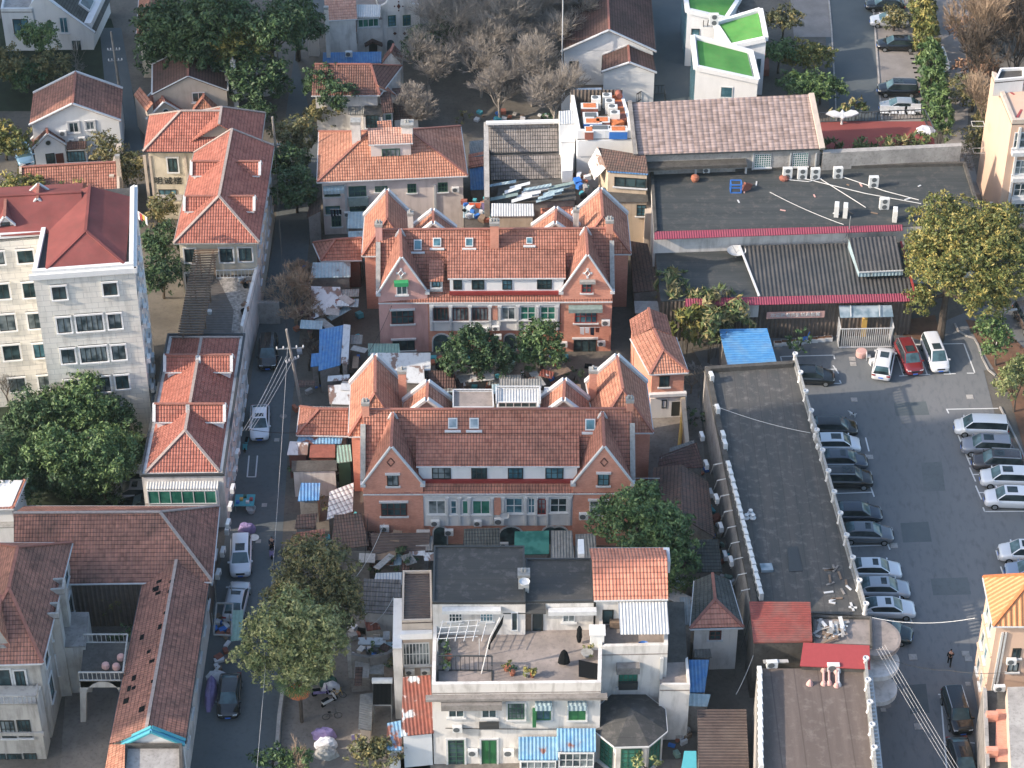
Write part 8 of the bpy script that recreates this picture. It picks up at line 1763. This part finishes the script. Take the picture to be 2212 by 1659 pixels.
# curved white wall and grove wall
cw = [P(505,214,0), P(545,212,0), P(580,206,0), P(612,196,0)]; mb = MB()
for a, c in zip(cw, cw[1:]): bar(mb, a, c, .3, 2.2)
mb.build('curved_wall', M['white'], label='curved white garden wall under the dark grove', cat='wall')
MB().prism([V2(P(18,520,0)), V2(P(40,400,0)), V2(P(30,260,0)), V2(P(18,230,0)), V2(P(10,300,0))], 0, 2.5).build('boundary_wall', M['concrete'], label='old ivy-stained wall at the left edge beside the blue hatchback', cat='wall') if False else None
# ================================================================ poles, lamp, wires
p1, t1 = pole('concrete pole with two insulator arms in front of the blue-roofed shed', 655,900, 10.5, ((8.2,2.6,.1),(6.8,1.4,.6)), (-1.0,0)); p2, t2 = pole('tall concrete pole beside the shaded trees in the upper lane', 608,440, 11, ((7.4,1.0,0),(5.6,1.0,.2)), (-.3,0)); p3, t3 = pole('concrete pole with a transformer arm beside the white gabled house', 258,190, 7.5, ((5.0,1.4,.1),(3.6,1.6,.1)), (-.2,0)); p4, t4 = pole('thin dark pole in the grove beside the upper lane', 602,140, 6.8, ((3.2,1.6,.1),), (-.2,0), .12); p5, t5 = pole('slender pole rising through the leafless grove', 1213,200, 13, (), (0,0), .09, 'trim', 'street_pole')
g = 'wires over the street'
for i in range(4): cable('wire sloping from the insulator pole to the white building, %s of four' % ORD[i], [t1+Vector((-.6+i*.4,0,-3.2)), P(525+i*6,930,7.5)], .016, .3, 'pipe', group=g)
cable('long thin wire running down beside the street', [t1+Vector((0,0,-2)), P(593,1180,6), P(555,1660,6)], .013, .3, 'pipe', group=g); cable('wire from the upper lane pole to the insulator pole', [t2+Vector((0,0,-1)), t1+Vector((0,0,-1))], .02, .6, group=g); cable('dark wire crossing low over the white saloon', [P(525,925,6.5), P(640,935,4)], .03, .2, group=g)
for i in range(4): cable('pale blue wire fanning from the rubble roof to the lower right, %s of four' % ORD[i], [P(1893+i*6,1402-i*3,6.8), P(2048+i*8,1662,4.2)], .014, .1, 'pipe', group='bundle of pale blue wires')
cable('wire hanging from the rubble roof to the peach building', [P(1884,1334,6.8), P(2106,1335,9)], .03, .6, 'pipe'); cable('dark wire from the lower canopy to the white rod of the peach building', [P(1925,1425,6), P(2050,1448,6), P(2190,1450,8)], .03, .3); cable('thin wire across the long balustraded roof', [P(1540,875,7.5), P(1750,935,8)], .025, .3, 'pipe')
cable('white rod sticking out from the right wing of the middle house', [P(1366,1033,5), P(1425,1033,5)], .04, 0, 'pipe', 2, 'rod', 'rod')
for i, (a, c) in enumerate((((790,770,5),(850,650,6)),((770,1245,3.5),(830,1130,7)),((785,1230,3),(795,1110,7)),((800,1350,5),(850,1290,6)),((1600,1400,3),(1620,1330,6.5)),((1590,1500,3),(1640,1380,6)))): cable('tangled drooping cable by the sheds, ' + ['beside the pink gable','below the left brick gable, first','below the left brick gable, second','left of the terrace house','from the small hip house to the alley','lower alley to the red roof'][i], [P(*a), P(*c)], .025, .5, 'pipe' if i % 2 else 'cable', group='tangled cables')
p = P(2152,748,0); o = thing('street_lamp', 'white twin-armed street lamp in the planted bed', 'street lamp', tuple(p)); MB().tube([p, p+Vector((.05,0,4.2))], .08, 8, .06).build('post', M['trim'], o)
for s_ in (-1,1): mb = MB(); mb.tube([p+Vector((.05,0,4.1)), p+Vector((.05+s_*.9,0,4.5))], .05, 6); a_ = mb.build('arm', M['trim'], o); MB().box(tuple(p+Vector((.05+s_*1.15,0,4.55))), (.6,.22,.1), ry=-s_*.2).build('lamp_head', M['trim'], a_)
# street edge things
p = P(530,1095,0); o = thing('market_stall', 'small stall table with coloured goods at the white wall', 'stall', tuple(p)); MB().box((p.x,p.y,.8),(1.8,1.6,.08)).build('table_top', M['teal'], o)
for sx in (-.8,.8):
    for sy in (-.7,.7): MB().box((p.x+sx,p.y+sy,.4),(.06,.06,.78)).build('leg', M['metal'], o)
for i in range(5): MB().box((p.x-.6+i*.3,p.y+(i%3)*.4-.4,.95),(.3,.3,.2)).build('crate', M[['blue','yellow','frame_green','trim','red'][i]], label='small %s crate on the stall table by the white wall' % ['blue','yellow','green','white','red'][i], cat='crate', group='crates on the stall')
MB().lathe(tuple(P(543,1108,0)), [(.2,0),(.3,.1),(.45,.6),(.47,.62),(.35,.3)], 14).build('basin', M['trim'], label='white basin on the street beside the stall', cat='basin'); MB().lathe(tuple(P(549,1164,0)), [(.3,0),(.45,.15),(.46,.17),(.3,.1)], 14).build('basin', M['trim'], label='white tub in the street by the striped cloth heap', cat='basin')
for i in range(5): y = 985+i*38; q = P(505-i*5, y, 4.5-(i%2)*1.2); ac((q.x+.35,q.y,q.z), .85,.6,.34,R(84), 'air conditioner on the street side wall of the white building, %s from the north' % ORD[i], 'air conditioners on the street side wall')
for i in range(3): q = P(492-i*10, 1150+i*48, 2.4); ac((q.x,q.y,q.z), .9,.65,.36,R(84), 'air conditioner low over the street before the tiled house, %s from the north' % ORD[i], 'air conditioners on the street side wall')
mb = MB(); c4 = [(462,1372),(500,1374),(503,1305),(468,1304)]
for a, c in zip(c4, c4[1:]+c4[:1]): bar(mb, P(*a,2.6), P(*c,2.6), .12, .12); q = P(*a,0); mb.tube([q, q+Vector((0,0,2.6))], .05, 5)
mb.build('metal_frame', M['trim_dirty'], label='open grey metal frame roof over junk at the street edge', cat='frame'); sheet('green_sheet', 'pale green corrugated sheet beside the open metal frame', 'metal sheet', [(498,1385,2.6),(522,1382,2.6),(526,1318,2.8),(503,1318,2.8)], 'corr_green', .05)
for i in range(22): 
    x, y = rp.uniform(465,500), rp.uniform(1305,1470); q = P(x, y, 0); MB().box((q.x,q.y,.2),(rp.uniform(.3,.9),rp.uniform(.2,.6),rp.uniform(.1,.4)), rz=rp.uniform(0,3)).build('junk', M[['duct','trim','wood','cloth_white','blue'][i%5]], label='piece of junk piled along the narrow house wall by the street', cat='junk', group='junk along the narrow house wall')
JK = ['trim','blue','wood','concrete_lt','cloth_white','teal','duct','corr_green','black','terracotta']
for gname, box_, n_, z in (('clutter in the alley beside the balustraded roof',(1490,990,1520,1290),34,0),('clutter in the yard behind the northern house',(1000,430,1060,478),22,4.7),('clutter in the gap between the two brick houses',(800,775,1280,850),60,0),('clutter between the sheds along the street',(632,560,790,1200),70,0),('clutter in the yard right of the white house',(1440,1500,1500,1640),26,0),('clutter around the courtyard wall',(760,1350,865,1450),34,0),('clutter beside the northern house east wing',(1370,480,1400,620),24,0),('clutter in the yard near the leafless grove',(1010,245,1200,262),16,0),('rubbish beyond the grey tiled roofs',(1245,370,1290,430),16,6.7)):
    for i in range(n_):
        x, y = rp.uniform(box_[0],box_[2]), rp.uniform(box_[1],box_[3])
        if 'balustraded' in gname: x += (y-990)*.24
        q = P(x, y, z); w = rp.uniform(.25,.8); MB().box((q.x,q.y,z+w*.35),(w,rp.uniform(.2,.7),w*.7), rz=rp.uniform(0,3), ry=rp.uniform(-.2,.2)).build('junk', M[JK[i%10]], label='odd piece of ' + gname, cat='junk', group=gname)
for gname, box_, n_, z in (('boards and tin sheets over the alley sheds',(640,565,780,860),26,2.9),('boards and tin sheets in front of the middle house',(790,1150,930,1225),16,2.6),('boards and tin sheets between the two brick houses',(940,800,1260,862),22,2.6),('boards and tin sheets beside the alley',(1400,1180,1490,1300),14,2.4),('boards and tin sheets around the courtyard gate',(760,1340,865,1460),12,2.2)):
    for i in range(n_):
        x, y = rp.uniform(box_[0],box_[2]), rp.uniform(box_[1],box_[3]); q = P(x, y, z); a_ = rp.choice((0,.05,1.57,rp.uniform(0,3)))
        MB().box((q.x,q.y,z+rp.uniform(-.5,.4)),(rp.uniform(1,2.6),rp.uniform(.5,1.5),.06), rz=a_, ry=rp.uniform(-.12,.12)).build('roof_sheet', M[['corr_grey','patch','concrete_lt','corr_pale','tile_dark','wood','trim_dirty','tile_mossred','corr_rust'][i%9]], label='odd one of the '+gname, cat='roof sheet', group=gname)
for i, (x, y) in enumerate(((648,1010),(735,985),(712,1090),(1135,815),(1240,812),(905,800),(1500,900),(1475,1180),(1512,1250),(800,1225),(815,1410),(850,1440),(1418,1330),(1460,1310),(1000,252),(1180,258),(745,640))): T_('small green bush in the cluttered yards, '+ORD[i]+' of the group' if 0 else 'small green bush growing in a crowded yard', x, y+8, [(x,y,1.5,1.0,.9,.9)], ['dark','mid','olive'][i%3], .22, 14, .06, .3, .35, cat='bush', name='bush', group='small bushes in the crowded yards')
# unseen towers added beyond the left edge of the view to throw long shade
for x, y, w, d_, h, l in TOWERS:
    o = thing('shade_tower', l, 'shade tower', (x,y,0)); MB().box((x,y,h/2),(w,d_,h)).build('wall', M['white_clean'], o)
    mb = MB()
    for z in range(3, int(h)-2, 3):
        for k in range(int(d_/3)): mb.box((x+w/2, y-d_/2+1.5+k*3, z), (.1,1.5,1.5))
        for k in range(int(w/3)): mb.box((x-w/2+1.5+k*3, y-d_/2, z), (1.5,.1,1.5))
    mb.build('window_grid', M['glass'], o, kind='stuff')



# ================================================================ air
HZ = NT('haze_air'); HZ.t.nodes.remove(HZ.b); pv = HZ.n('ShaderNodeVolumePrincipled'); pv.inputs['Color'].default_value = (.70,.88,.92,1); pv.inputs['Density'].default_value = .00005; pv.inputs['Anisotropy'].default_value = .1
HZ.l(pv.outputs[0], HZ.t.nodes['Material Output'].inputs['Volume'])
MB().box((0,160,72),(300,420,146)).build('haze', HZ.m, kind='stuff')
